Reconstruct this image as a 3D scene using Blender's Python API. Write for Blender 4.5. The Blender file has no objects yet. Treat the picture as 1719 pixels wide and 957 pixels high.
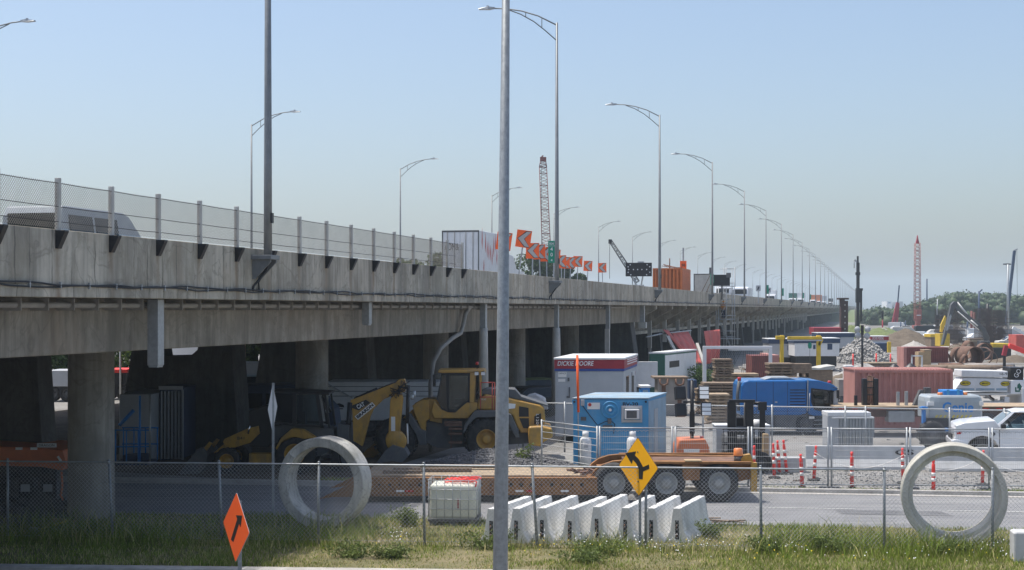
import bpy, bmesh, math, random
import numpy as np
from mathutils import Vector, Matrix, Quaternion
random.seed(7)
S = bpy.context.scene
COL = S.collection
PI = math.pi
R = math.radians

# ------------------------------------------------------------------ camera, sky, sun, exposure
F, CX, HY, H = 2500.0, 859.5, 518.0, 5.4          # focal length in photo pixels, centre column, horizon row, eye height
cam = bpy.data.cameras.new('camera'); co = bpy.data.objects.new('camera', cam); COL.objects.link(co)
cam.sensor_width = 36; cam.lens = F/1719*36; cam.shift_y = (HY-478.5)/1719
cam.clip_start = .1; cam.clip_end = 20000
co.location = (0, 0, H); co.rotation_euler = (R(90), 0, 0)
S.camera = co
SUN_AZ, SUN_EL = R(-72), R(71)                     # azimuth from straight ahead (+ to the right), elevation
w = bpy.data.worlds.new('World'); S.world = w; w.use_nodes = True
nt = w.node_tree; nt.nodes.clear()
sky = nt.nodes.new('ShaderNodeTexSky'); sky.sky_type = 'NISHITA'; sky.sun_disc = False
sky.sun_elevation = SUN_EL; sky.sun_rotation = SUN_AZ
sky.air_density = 1.0; sky.dust_density = 3.0; sky.ozone_density = 2.7; sky.altitude = 0
bg = nt.nodes.new('ShaderNodeBackground'); bg.inputs['Strength'].default_value = .143
wo = nt.nodes.new('ShaderNodeOutputWorld')
nt.links.new(sky.outputs[0], bg.inputs[0]); nt.links.new(bg.outputs[0], wo.inputs[0])
sl = bpy.data.lights.new('sun', 'SUN'); so = bpy.data.objects.new('sun', sl); COL.objects.link(so)
sl.energy = 3.7; sl.angle = R(.6); sl.color = (1, .95, .87)
sd = Vector((math.sin(SUN_AZ)*math.cos(SUN_EL), math.cos(SUN_AZ)*math.cos(SUN_EL), math.sin(SUN_EL)))
so.rotation_euler = (-sd).to_track_quat('-Z', 'Y').to_euler(); so.location = (-40, 60, 90)
S.view_settings.view_transform = 'Standard'; S.view_settings.look = 'None'
S.view_settings.exposure = 0.34; S.view_settings.gamma = 1
S.render.engine = 'CYCLES'
S.cycles.max_bounces = 6; S.cycles.volume_bounces = 1; S.cycles.transparent_max_bounces = 16
S.cycles.use_adaptive_sampling = True; S.cycles.adaptive_threshold = .015
S.cycles.use_denoising = True

# ------------------------------------------------------------------ pixel helpers (photo pixels -> world points)
def W(px, py, D): return Vector(((px-CX)*D/F, D, H-(py-HY)*D/F))
def GD(py): return H*F/(py-HY)
def G(px, py): return W(px, py, GD(py))
def at(px, D): return Vector(((px-CX)*D/F, D, 0))          # ground point in that column at depth D
BA = math.atan(611/F)                                       # heading of the overpass, right of straight ahead
sa, ca = math.sin(BA), math.cos(BA)
EX = -15.3
def B(u, v, z=0): return Vector((EX+u*sa-v*ca, u*ca+v*sa, z))   # u along the overpass, v across it (away from us)
BROT = PI/2-BA
def UB(px, lat=15.3): return lat*F/(1470-px)/ca             # u of something at that column standing lat m left of the vanishing line

# ------------------------------------------------------------------ materials
def N(nt, t, **k):
    n = nt.nodes.new(t)
    for a, b in k.items():
        if a in n.bl_rna.properties: setattr(n, a, b)
    return n
def mat(name, c, rough=.6, metal=0., var=.22, scale=2.2, bump=0., bscale=40., dirt=None, damt=.5, dscale=(1, 1, 1), spec=.5, emit=0, alpha=1, coat=0, isl=0):
    m = bpy.data.materials.new(name); m.use_nodes = True
    nt = m.node_tree; b = nt.nodes['Principled BSDF']; L = nt.links.new
    tc = N(nt, 'ShaderNodeTexCoord'); src = tc.outputs['Object']
    n1 = N(nt, 'ShaderNodeTexNoise'); n1.inputs['Scale'].default_value = scale; n1.inputs['Detail'].default_value = 8; n1.inputs['Roughness'].default_value = .65
    L(src, n1.inputs['Vector'])
    mx = N(nt, 'ShaderNodeMix', data_type='RGBA')
    r = N(nt, 'ShaderNodeMapRange'); r.inputs[1].default_value = .3; r.inputs[2].default_value = .7
    L(n1.outputs[0], r.inputs[0]); L(r.outputs[0], mx.inputs[0])
    mx.inputs[6].default_value = (*[x*(1-var) for x in c], 1); mx.inputs[7].default_value = (*[min(1, x*(1+var)) for x in c], 1)
    out = mx.outputs[2]
    if isl:
        g = N(nt, 'ShaderNodeNewGeometry'); hs = N(nt, 'ShaderNodeHueSaturation')
        q = N(nt, 'ShaderNodeMapRange'); q.inputs[3].default_value = 1-isl; q.inputs[4].default_value = 1+isl
        L(g.outputs['Random Per Island'], q.inputs[0]); L(q.outputs[0], hs.inputs['Value']); L(out, hs.inputs['Color']); out = hs.outputs[0]
    if dirt:
        mp = N(nt, 'ShaderNodeMapping'); mp.inputs['Scale'].default_value = dscale; L(src, mp.inputs['Vector'])
        n2 = N(nt, 'ShaderNodeTexNoise'); n2.inputs['Scale'].default_value = 1.; n2.inputs['Detail'].default_value = 10; n2.inputs['Roughness'].default_value = .7
        L(mp.outputs[0], n2.inputs['Vector'])
        r2 = N(nt, 'ShaderNodeMapRange'); r2.inputs[1].default_value = .46; r2.inputs[2].default_value = .72; r2.inputs[4].default_value = damt
        L(n2.outputs[0], r2.inputs[0])
        m2 = N(nt, 'ShaderNodeMix', data_type='RGBA'); m2.inputs[7].default_value = (*dirt, 1)
        L(r2.outputs[0], m2.inputs[0]); L(out, m2.inputs[6]); out = m2.outputs[2]
    L(out, b.inputs['Base Color'])
    rr = N(nt, 'ShaderNodeMapRange'); rr.inputs[3].default_value = max(.03, rough-.1); rr.inputs[4].default_value = min(1, rough+.12)
    L(n1.outputs[0], rr.inputs[0]); L(rr.outputs[0], b.inputs['Roughness'])
    b.inputs['Metallic'].default_value = metal; b.inputs['Specular IOR Level'].default_value = spec
    if coat: b.inputs['Coat Weight'].default_value = coat; b.inputs['Coat Roughness'].default_value = .08
    if bump:
        n3 = N(nt, 'ShaderNodeTexNoise'); n3.inputs['Scale'].default_value = bscale; n3.inputs['Detail'].default_value = 5; L(src, n3.inputs['Vector'])
        bp = N(nt, 'ShaderNodeBump'); bp.inputs['Strength'].default_value = bump; bp.inputs['Distance'].default_value = .02
        L(n3.outputs[0], bp.inputs['Height']); L(bp.outputs[0], b.inputs['Normal'])
    if emit: b.inputs['Emission Color'].default_value = (*c, 1); b.inputs['Emission Strength'].default_value = emit
    return m
def glass(name, tint=(.5, .6, .62), rough=.03):
    m = bpy.data.materials.new(name); m.use_nodes = True; nt = m.node_tree; nt.nodes.clear(); L = nt.links.new
    o = N(nt, 'ShaderNodeOutputMaterial'); mx = N(nt, 'ShaderNodeMixShader'); t = N(nt, 'ShaderNodeBsdfTransparent'); t.inputs[0].default_value = (*tint, 1)
    g = N(nt, 'ShaderNodeBsdfGlossy'); g.inputs['Roughness'].default_value = rough; fr = N(nt, 'ShaderNodeFresnel'); fr.inputs[0].default_value = 1.6
    L(fr.outputs[0], mx.inputs[0]); L(t.outputs[0], mx.inputs[1]); L(g.outputs[0], mx.inputs[2]); L(mx.outputs[0], o.inputs[0]); return m

def concrete(name, c, cracks=True, stain=.55, streak=True, gap=1.15, grime=.3, gscale=.8, post_rust=False):
    """weathered cast concrete: blotches, vertical run-off streaks and thin upright shrinkage cracks along local x"""
    m = mat(name, c, .85, var=.16, scale=1.1, bump=.25, bscale=60, spec=.25)
    nt = m.node_tree; L = nt.links.new; b = nt.nodes['Principled BSDF']
    out = b.inputs['Base Color'].links[0].from_socket
    tc = N(nt, 'ShaderNodeTexCoord')
    def layer(fac, col, out):
        mm = N(nt, 'ShaderNodeMix', data_type='RGBA'); mm.inputs[7].default_value = (*col, 1)
        L(fac, mm.inputs[0]); L(out, mm.inputs[6]); return mm.outputs[2]
    if streak:
        for sc, lo, hi, amt, col in (((1.1, 1.1, .22), .44, .66, stain, [x*.42 for x in c]), ((5.5, 5.5, .35), .46, .68, stain*.8, [x*.5 for x in c]), ((3.1, 3.1, .5), .52, .72, .45, [min(1, x*1.5) for x in c]), ((.45, .45, .3), .55, .7, .35, [c[0]*.85, c[1]*.66, c[2]*.5])):
            mp = N(nt, 'ShaderNodeMapping'); mp.inputs['Scale'].default_value = sc; mp.inputs['Location'].default_value = (sc[0]*7, 3, sc[2]*5); L(tc.outputs['Object'], mp.inputs[0])
            n = N(nt, 'ShaderNodeTexNoise'); n.inputs['Scale'].default_value = 1; n.inputs['Detail'].default_value = 9; n.inputs['Roughness'].default_value = .62; L(mp.outputs[0], n.inputs['Vector'])
            r = N(nt, 'ShaderNodeMapRange'); r.inputs[1].default_value = lo; r.inputs[2].default_value = hi; r.inputs[4].default_value = amt; L(n.outputs[0], r.inputs[0])
            out = layer(r.outputs[0], col, out)
    if grime:                                               # wispy map cracks and smears, and broad damp patches
        n = N(nt, 'ShaderNodeTexNoise'); n.inputs['Scale'].default_value = gscale; n.inputs['Detail'].default_value = 7; n.inputs['Distortion'].default_value = 1.4; L(tc.outputs['Object'], n.inputs['Vector'])
        a = N(nt, 'ShaderNodeMath', operation='SUBTRACT'); L(n.outputs[0], a.inputs[0]); a.inputs[1].default_value = .5
        ab = N(nt, 'ShaderNodeMath', operation='ABSOLUTE'); L(a.outputs[0], ab.inputs[0])
        r = N(nt, 'ShaderNodeMapRange'); r.inputs[1].default_value = 0; r.inputs[2].default_value = .022; r.inputs[3].default_value = grime; r.inputs[4].default_value = 0; L(ab.outputs[0], r.inputs[0])
        out = layer(r.outputs[0], [x*.35 for x in c], out)
        n = N(nt, 'ShaderNodeTexNoise'); n.inputs['Scale'].default_value = gscale*.9; n.inputs['Detail'].default_value = 6; n.inputs['Roughness'].default_value = .7; L(tc.outputs['Object'], n.inputs['Vector'])
        r = N(nt, 'ShaderNodeMapRange'); r.inputs[1].default_value = .5; r.inputs[2].default_value = .62; r.inputs[4].default_value = grime*1.3; L(n.outputs[0], r.inputs[0])
        out = layer(r.outputs[0], [c[0]*.55, c[1]*.54, c[2]*.5], out)
    if cracks:
        nz = N(nt, 'ShaderNodeTexNoise'); nz.inputs['Scale'].default_value = 3.; nz.inputs['Detail'].default_value = 4; L(tc.outputs['Object'], nz.inputs['Vector'])
        sx = N(nt, 'ShaderNodeSeparateXYZ'); L(tc.outputs['Object'], sx.inputs[0])
        ma = N(nt, 'ShaderNodeMath', operation='MULTIPLY_ADD'); L(nz.outputs[0], ma.inputs[0]); ma.inputs[1].default_value = .14; L(sx.outputs[0], ma.inputs[2])
        vo = N(nt, 'ShaderNodeTexVoronoi', voronoi_dimensions='1D', feature='DISTANCE_TO_EDGE'); vo.inputs['Scale'].default_value = 1/gap*1.6; L(ma.outputs[0], vo.inputs['W'])
        r = N(nt, 'ShaderNodeMapRange'); r.inputs[1].default_value = .0; r.inputs[2].default_value = .045; r.inputs[3].default_value = .9; r.inputs[4].default_value = 0; L(vo.outputs[0], r.inputs[0])
        n4 = N(nt, 'ShaderNodeTexNoise'); n4.inputs['Scale'].default_value = .9; n4.inputs['Detail'].default_value = 3; L(tc.outputs['Object'], n4.inputs['Vector'])
        r4 = N(nt, 'ShaderNodeMapRange'); r4.inputs[1].default_value = .42; r4.inputs[2].default_value = .58; L(n4.outputs[0], r4.inputs[0])
        mu = N(nt, 'ShaderNodeMath', operation='MULTIPLY'); L(r.outputs[0], mu.inputs[0]); L(r4.outputs[0], mu.inputs[1])
        out = layer(mu.outputs[0], [x*.22 for x in c], out)
    if post_rust:                                           # brown run-off below every fence post
        sx = N(nt, 'ShaderNodeSeparateXYZ'); L(tc.outputs['Object'], sx.inputs[0]); nz = N(nt, 'ShaderNodeTexNoise'); nz.inputs['Scale'].default_value = 2.5; nz.inputs['Detail'].default_value = 5; L(tc.outputs['Object'], nz.inputs['Vector'])
        def mth(op, a, bb, cc=None):
            q = N(nt, 'ShaderNodeMath', operation=op)
            for i, v in enumerate((a, bb, cc)):
                if v is None: continue
                if isinstance(v, (int, float)): q.inputs[i].default_value = v
                else: L(v, q.inputs[i])
            return q.outputs[0]
        x = mth('MULTIPLY_ADD', sx.outputs[0], .5, -22.65/2+.5); x = mth('MULTIPLY_ADD', nz.outputs[0], .09, x); x = mth('ABSOLUTE', mth('SUBTRACT', mth('FRACT', x, None), .545), None)
        r = N(nt, 'ShaderNodeMapRange'); r.inputs[1].default_value = .01; r.inputs[2].default_value = .075; r.inputs[3].default_value = 1; r.inputs[4].default_value = 0; L(x, r.inputs[0])
        mp = N(nt, 'ShaderNodeMapping'); mp.inputs['Scale'].default_value = (.8, 1, .5); L(tc.outputs['Object'], mp.inputs[0]); n5 = N(nt, 'ShaderNodeTexNoise'); n5.inputs['Scale'].default_value = 1.3; n5.inputs['Detail'].default_value = 6; L(mp.outputs[0], n5.inputs['Vector'])
        r5 = N(nt, 'ShaderNodeMapRange'); r5.inputs[1].default_value = .42; r5.inputs[2].default_value = .62; r5.inputs[4].default_value = .75; L(n5.outputs[0], r5.inputs[0])
        out = layer(mth('MULTIPLY', r.outputs[0], r5.outputs[0]), [c[0]*.48, c[1]*.36, c[2]*.27], out)
    L(out, b.inputs['Base Color'])
    return m

def gravel(name, c1, c2, scale=28., bump=.8, big=.25, c3=None):
    m = bpy.data.materials.new(name); m.use_nodes = True; nt = m.node_tree; L = nt.links.new; b = nt.nodes['Principled BSDF']
    tc = N(nt, 'ShaderNodeTexCoord')
    v = N(nt, 'ShaderNodeTexVoronoi'); v.inputs['Scale'].default_value = scale; L(tc.outputs['Object'], v.inputs['Vector'])
    mx = N(nt, 'ShaderNodeMix', data_type='RGBA'); mx.inputs[6].default_value = (*c1, 1); mx.inputs[7].default_value = (*c2, 1)
    sp = N(nt, 'ShaderNodeSeparateColor'); L(v.outputs['Color'], sp.inputs[0]); L(sp.outputs[0], mx.inputs[0])
    n = N(nt, 'ShaderNodeTexNoise'); n.inputs['Scale'].default_value = big; n.inputs['Detail'].default_value = 9; n.inputs['Roughness'].default_value = .7; L(tc.outputs['Object'], n.inputs['Vector'])
    r = N(nt, 'ShaderNodeMapRange'); r.inputs[1].default_value = .4; r.inputs[2].default_value = .65; L(n.outputs[0], r.inputs[0])
    m2 = N(nt, 'ShaderNodeMix', data_type='RGBA'); L(r.outputs[0], m2.inputs[0]); L(mx.outputs[2], m2.inputs[6])
    c3 = c3 or [x*.55 for x in c1]; m2.inputs[7].default_value = (*c3, 1)
    L(m2.outputs[2], b.inputs['Base Color']); b.inputs['Roughness'].default_value = .95; b.inputs['Specular IOR Level'].default_value = .2
    bp = N(nt, 'ShaderNodeBump'); bp.inputs['Strength'].default_value = bump; bp.inputs['Distance'].default_value = .03
    L(v.outputs['Distance'], bp.inputs['Height']); L(bp.outputs[0], b.inputs['Normal'])
    return m

M = {}
def setmats():
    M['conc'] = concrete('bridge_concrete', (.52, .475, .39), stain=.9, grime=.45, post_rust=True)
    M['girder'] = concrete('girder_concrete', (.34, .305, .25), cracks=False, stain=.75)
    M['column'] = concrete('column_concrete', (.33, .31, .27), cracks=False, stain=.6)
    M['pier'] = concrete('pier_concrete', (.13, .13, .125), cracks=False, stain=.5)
    M['ring'] = concrete('pipe_concrete', (.54, .53, .49), cracks=False, stain=.8, grime=.6, gscale=1.6)
    M['ringpale'] = concrete('pale_pipe_concrete', (.58, .56, .49), cracks=False, stain=.6, grime=.35, gscale=1.8)
    M['barrier'] = mat('white_concrete', (.72, .72, .70), .8, var=.12, bump=.3, bscale=25, dirt=(.33, .32, .29), damt=.75, dscale=(2.5, 2.5, 1.2), spec=.3)
    M['barrier2'] = mat('grey_concrete_block', (.52, .53, .53), .8, var=.1, bump=.15, dirt=(.33, .32, .3), damt=.5, dscale=(2, 2, 1), spec=.3)
    M['kerb'] = mat('kerb_concrete', (.42, .40, .37), .9, var=.2, bump=.2, dirt=(.2, .18, .15), damt=.6, dscale=(2, 2, 2))
    M['asphalt'] = mat('asphalt', (.19, .19, .195), .8, var=.2, scale=.6, bump=.3, bscale=120, dirt=(.32, .315, .30), damt=.8, dscale=(.12, 2.2, 1))
    M['galv'] = mat('galvanised_steel', (.40, .42, .43), .5, .55, var=.18, scale=9, dirt=(.3, .3, .3), damt=.35, dscale=(6, 6, 2))
    M['galvpole'] = mat('weathered_zinc_pole', (.25, .27, .28), .48, .35, var=.25, scale=14, dirt=(.36, .38, .39), damt=.5, dscale=(22, 22, 9))
    M['wire'] = mat('fence_wire', (.46, .47, .47), .5, .3, var=.1)
    M['rim'] = mat('wheel_rim_grey', (.33, .34, .33), .6, .1, var=.15, dirt=(.17, .15, .12), damt=.5, dscale=(4, 4, 4))
    M['lamp'] = mat('lamp_paint', (.22, .23, .235), .5, .4, var=.15, scale=5)
    M['black'] = mat('black_paint', (.018, .018, .02), .45, var=.3, scale=6)
    M['rubber'] = mat('tyre_rubber', (.03, .03, .031), .85, var=.35, scale=6, bump=.3, bscale=30, dirt=(.13, .115, .095), damt=.55, dscale=(3, 3, 3))
    M['cat'] = mat('machine_yellow', (.50, .275, .04), .45, var=.12, scale=3, dirt=(.13, .10, .07), damt=.8, dscale=(2.5, 2.5, 1.2), coat=.2)
    M['volvo'] = mat('loader_yellow', (.55, .30, .05), .42, var=.1, scale=3, dirt=(.21, .16, .10), damt=.8, dscale=(2, 2, 1.0), coat=.25)
    M['yellow'] = mat('crane_yellow', (.68, .46, .03), .5, var=.12, dirt=(.3, .22, .08), damt=.4, dscale=(2, 2, 2))
    M['mgrey'] = mat('machine_grey', (.10, .105, .11), .6, var=.2, dirt=(.2, .18, .15), damt=.5, dscale=(3, 3, 2))
    M['rust'] = mat('rusty_orange_steel', (.29, .14, .05), .8, var=.3, scale=3, bump=.2, dirt=(.11, .05, .025), damt=.8, dscale=(2.2, 2.2, 2.2))
    M['brown'] = mat('rusted_steel', (.15, .085, .06), .85, var=.35, scale=2, dirt=(.28, .17, .11), damt=.5, dscale=(2, 2, 2))
    M['rebar'] = mat('rebar_steel', (.065, .042, .036), .85, var=.3)
    M['wood'] = mat('weathered_timber', (.23, .17, .12), .85, var=.3, scale=4, dirt=(.13, .095, .065), damt=.7, dscale=(1, 3, 9))
    M['plywood'] = mat('plywood', (.42, .30, .17), .8, var=.15, scale=3)
    M['deckwood'] = mat('trailer_planks', (.40, .31, .21), .85, var=.3, scale=3, dirt=(.18, .12, .08), damt=.7, dscale=(.8, 8, 3))
    M['white'] = mat('white_paint', (.74, .75, .75), .45, var=.06, dirt=(.5, .49, .46), damt=.35, dscale=(2, 2, 1))
    M['truckwhite'] = mat('clean_white_paint', (.80, .81, .82), .3, var=.03, coat=.6)
    M['sitegrey'] = mat('site_trailer_grey', (.43, .45, .47), .55, var=.06, dirt=(.3, .3, .3), damt=.3, dscale=(2, 2, .6))
    M['red'] = mat('dark_red_paint', (.33, .025, .04), .5, var=.12)
    M['blueband'] = mat('blue_band_paint', (.03, .07, .28), .5, var=.1)
    M['skyblue'] = mat('container_blue', (.06, .31, .57), .5, var=.12, scale=1.4, dirt=(.22, .36, .46), damt=.5, dscale=(1.5, 1.5, .8))
    M['palblue'] = mat('pale_blue_paint', (.26, .37, .46), .6, var=.2, scale=1.2, dirt=(.42, .37, .27), damt=.7, dscale=(.9, .9, .5))
    M['blue'] = mat('machine_blue', (.004, .12, .37), .35, var=.1, coat=.4, dirt=(.03, .16, .33), damt=.4, dscale=(1.2, 1.2, 1.2))
    M['navy'] = mat('navy_paint', (.03, .055, .11), .6, var=.15)
    M['salmon'] = mat('faded_red_container', (.46, .22, .19), .65, var=.13, scale=1., dirt=(.27, .11, .08), damt=.5, dscale=(1.2, 1.2, .5))
    M['maroon'] = mat('dark_red_container', (.20, .062, .055), .65, var=.2, dirt=(.1, .04, .03), damt=.5, dscale=(1, 1, .5))
    M['ocont'] = mat('orange_container', (.55, .155, .04), .6, var=.14, dirt=(.33, .1, .05), damt=.5, dscale=(1, 1, .5))
    M['orange'] = mat('orange_plastic', (.70, .15, .03), .5, var=.1)
    M['opink'] = mat('pale_orange_paint', (.62, .19, .08), .5, var=.15, dirt=(.4, .15, .08), damt=.4, dscale=(2, 2, 2))
    M['fluo'] = mat('fluorescent_orange', (1.0, .13, .015), .5, var=.05)
    M['signyel'] = mat('sign_yellow', (.95, .46, .005), .4, var=.05)
    M['signback'] = mat('sign_aluminium', (.62, .63, .64), .5, .2, var=.1)
    M['chevgrey'] = mat('reflective_grey', (.42, .42, .40), .5, var=.06)
    M['green'] = mat('sign_green', (.01, .27, .17), .45, var=.06)
    M['dkgreen'] = mat('trailer_green', (.02, .12, .085), .5, var=.15)
    M['delin'] = mat('delineator_red', (.85, .055, .045), .5, var=.08)
    M['reflect'] = mat('reflective_white', (.82, .80, .76), .5, var=.05)
    M['tarp'] = mat('red_tarpaulin', (.55, .10, .075), .7, var=.22, scale=1.5, dirt=(.38, .12, .1), damt=.6, dscale=(.8, .8, .3))
    M['poly'] = mat('tank_polyethylene', (.62, .63, .55), .45, var=.08, scale=2)
    M['genie'] = mat('lift_grey', (.36, .40, .42), .4, var=.07, coat=.3)
    M['lblue'] = mat('lift_blue', (.03, .22, .58), .45, var=.1)
    M['stripe'] = mat('hazard_yellow', (.7, .55, .03), .5, var=.1)
    M['pvc'] = mat('downpipe_plastic', (.50, .49, .45), .6, var=.15, dirt=(.3, .28, .25), damt=.5, dscale=(3, 3, .6))
    M['pipe'] = mat('conduit_grey', (.33, .31, .28), .6, var=.2)
    M['cable'] = mat('black_cable', (.02, .022, .026), .6, var=.2)
    M['skin'] = mat('skin', (.45, .27, .2), .6)
    M['hivis'] = mat('hivis_vest', (.85, .34, .06), .7, var=.1)
    M['denim'] = mat('dark_trousers', (.02, .025, .05), .9)
    M['fencewire'] = mat('rusty_fence_wire', (.24, .225, .205), .7, .1, var=.3)
    M['cranered'] = mat('faded_crane_red', (.34, .12, .10), .6, var=.2)
    M['glass'] = glass('tinted_glass'); M['dglass'] = glass('dark_glass', (.16, .19, .2))
    M['lens'] = mat('lamp_lens', (.8, .82, .82), .1, var=.03, coat=1)
    M['redlens'] = mat('red_lens', (.5, .02, .02), .2, var=.05, coat=.6)
    M['amber'] = mat('amber_lens', (.8, .25, .07), .3, var=.05, coat=.6)
    M['chrome'] = mat('chrome', (.7, .7, .7), .15, 1, var=.05)
    M['bark'] = mat('bark', (.16, .12, .085), .9, var=.3, scale=6, bump=.5)
    M['ink'] = mat('black_lettering', (.012, .012, .012), .5)
    M['winkt'] = mat('white_lettering', (.8, .8, .8), .5)
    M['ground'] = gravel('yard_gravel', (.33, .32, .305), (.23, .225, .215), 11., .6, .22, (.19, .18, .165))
    M['pile'] = gravel('crushed_stone', (.22, .22, .225), (.11, .113, .12), 16., 1., 1.2, (.15, .15, .155))
    M['rubble'] = gravel('stone_rubble', (.42, .41, .39), (.17, .17, .17), 2.0, 1., .3, (.33, .32, .3))
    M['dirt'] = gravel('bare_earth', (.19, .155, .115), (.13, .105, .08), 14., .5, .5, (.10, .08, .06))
    M['soil'] = gravel('verge_soil', (.15, .14, .07), (.11, .115, .05), 12., .5, .7, (.24, .20, .12))
    M['patch'] = mat('asphalt_patch', (.12, .12, .125), .85, var=.2, scale=2, dirt=(.22, .22, .215), damt=.7, dscale=(1, 2, 1)); M['wornline'] = mat('worn_road_paint', (.5, .5, .48), .8, var=.2, dirt=(.22, .22, .22), damt=1, dscale=(3, 6, 1))
    M['mud'] = gravel('far_yard_mud', (.17, .16, .14), (.10, .095, .085), 3., .8, .09, (.26, .25, .23))
    M['mound'] = mat('grassy_mound', (.12, .15, .05), .95, var=.35, scale=1.2, bump=.5, bscale=6)
setmats()
def leafmat(name, c, t=.3):
    m = mat(name, c, .55, var=.3, scale=.8, isl=.4, spec=.25)
    nt = m.node_tree; b = nt.nodes['Principled BSDF']; o = [n for n in nt.nodes if n.type == 'OUTPUT_MATERIAL'][0]
    tr = N(nt, 'ShaderNodeBsdfTranslucent'); mx = N(nt, 'ShaderNodeMixShader'); mx.inputs[0].default_value = t
    src = b.inputs['Base Color'].links[0].from_socket
    nt.links.new(src, tr.inputs[0]); nt.links.new(b.outputs[0], mx.inputs[1]); nt.links.new(tr.outputs[0], mx.inputs[2]); nt.links.new(mx.outputs[0], o.inputs[0])
    return m
M['leaf'] = leafmat('tree_leaves', (.052, .085, .028)); M['leaf2'] = leafmat('pale_tree_leaves', (.10, .14, .04))
M['weed'] = leafmat('weed_leaves', (.15, .195, .055)); M['reed'] = leafmat('tall_weeds', (.09, .15, .05))
M['grassg'] = leafmat('grass_green', (.20, .25, .04)); M['grasss'] = leafmat('grass_straw', (.50, .44, .20)); M['grassd'] = leafmat('grass_lush', (.19, .27, .035))
M['petalw'] = mat('white_petals', (.85, .85, .8), .7); M['petaly'] = mat('yellow_petals', (.85, .62, .02), .7)
M['forest'] = leafmat('forest_crowns', (.055, .085, .035), .1)

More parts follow.
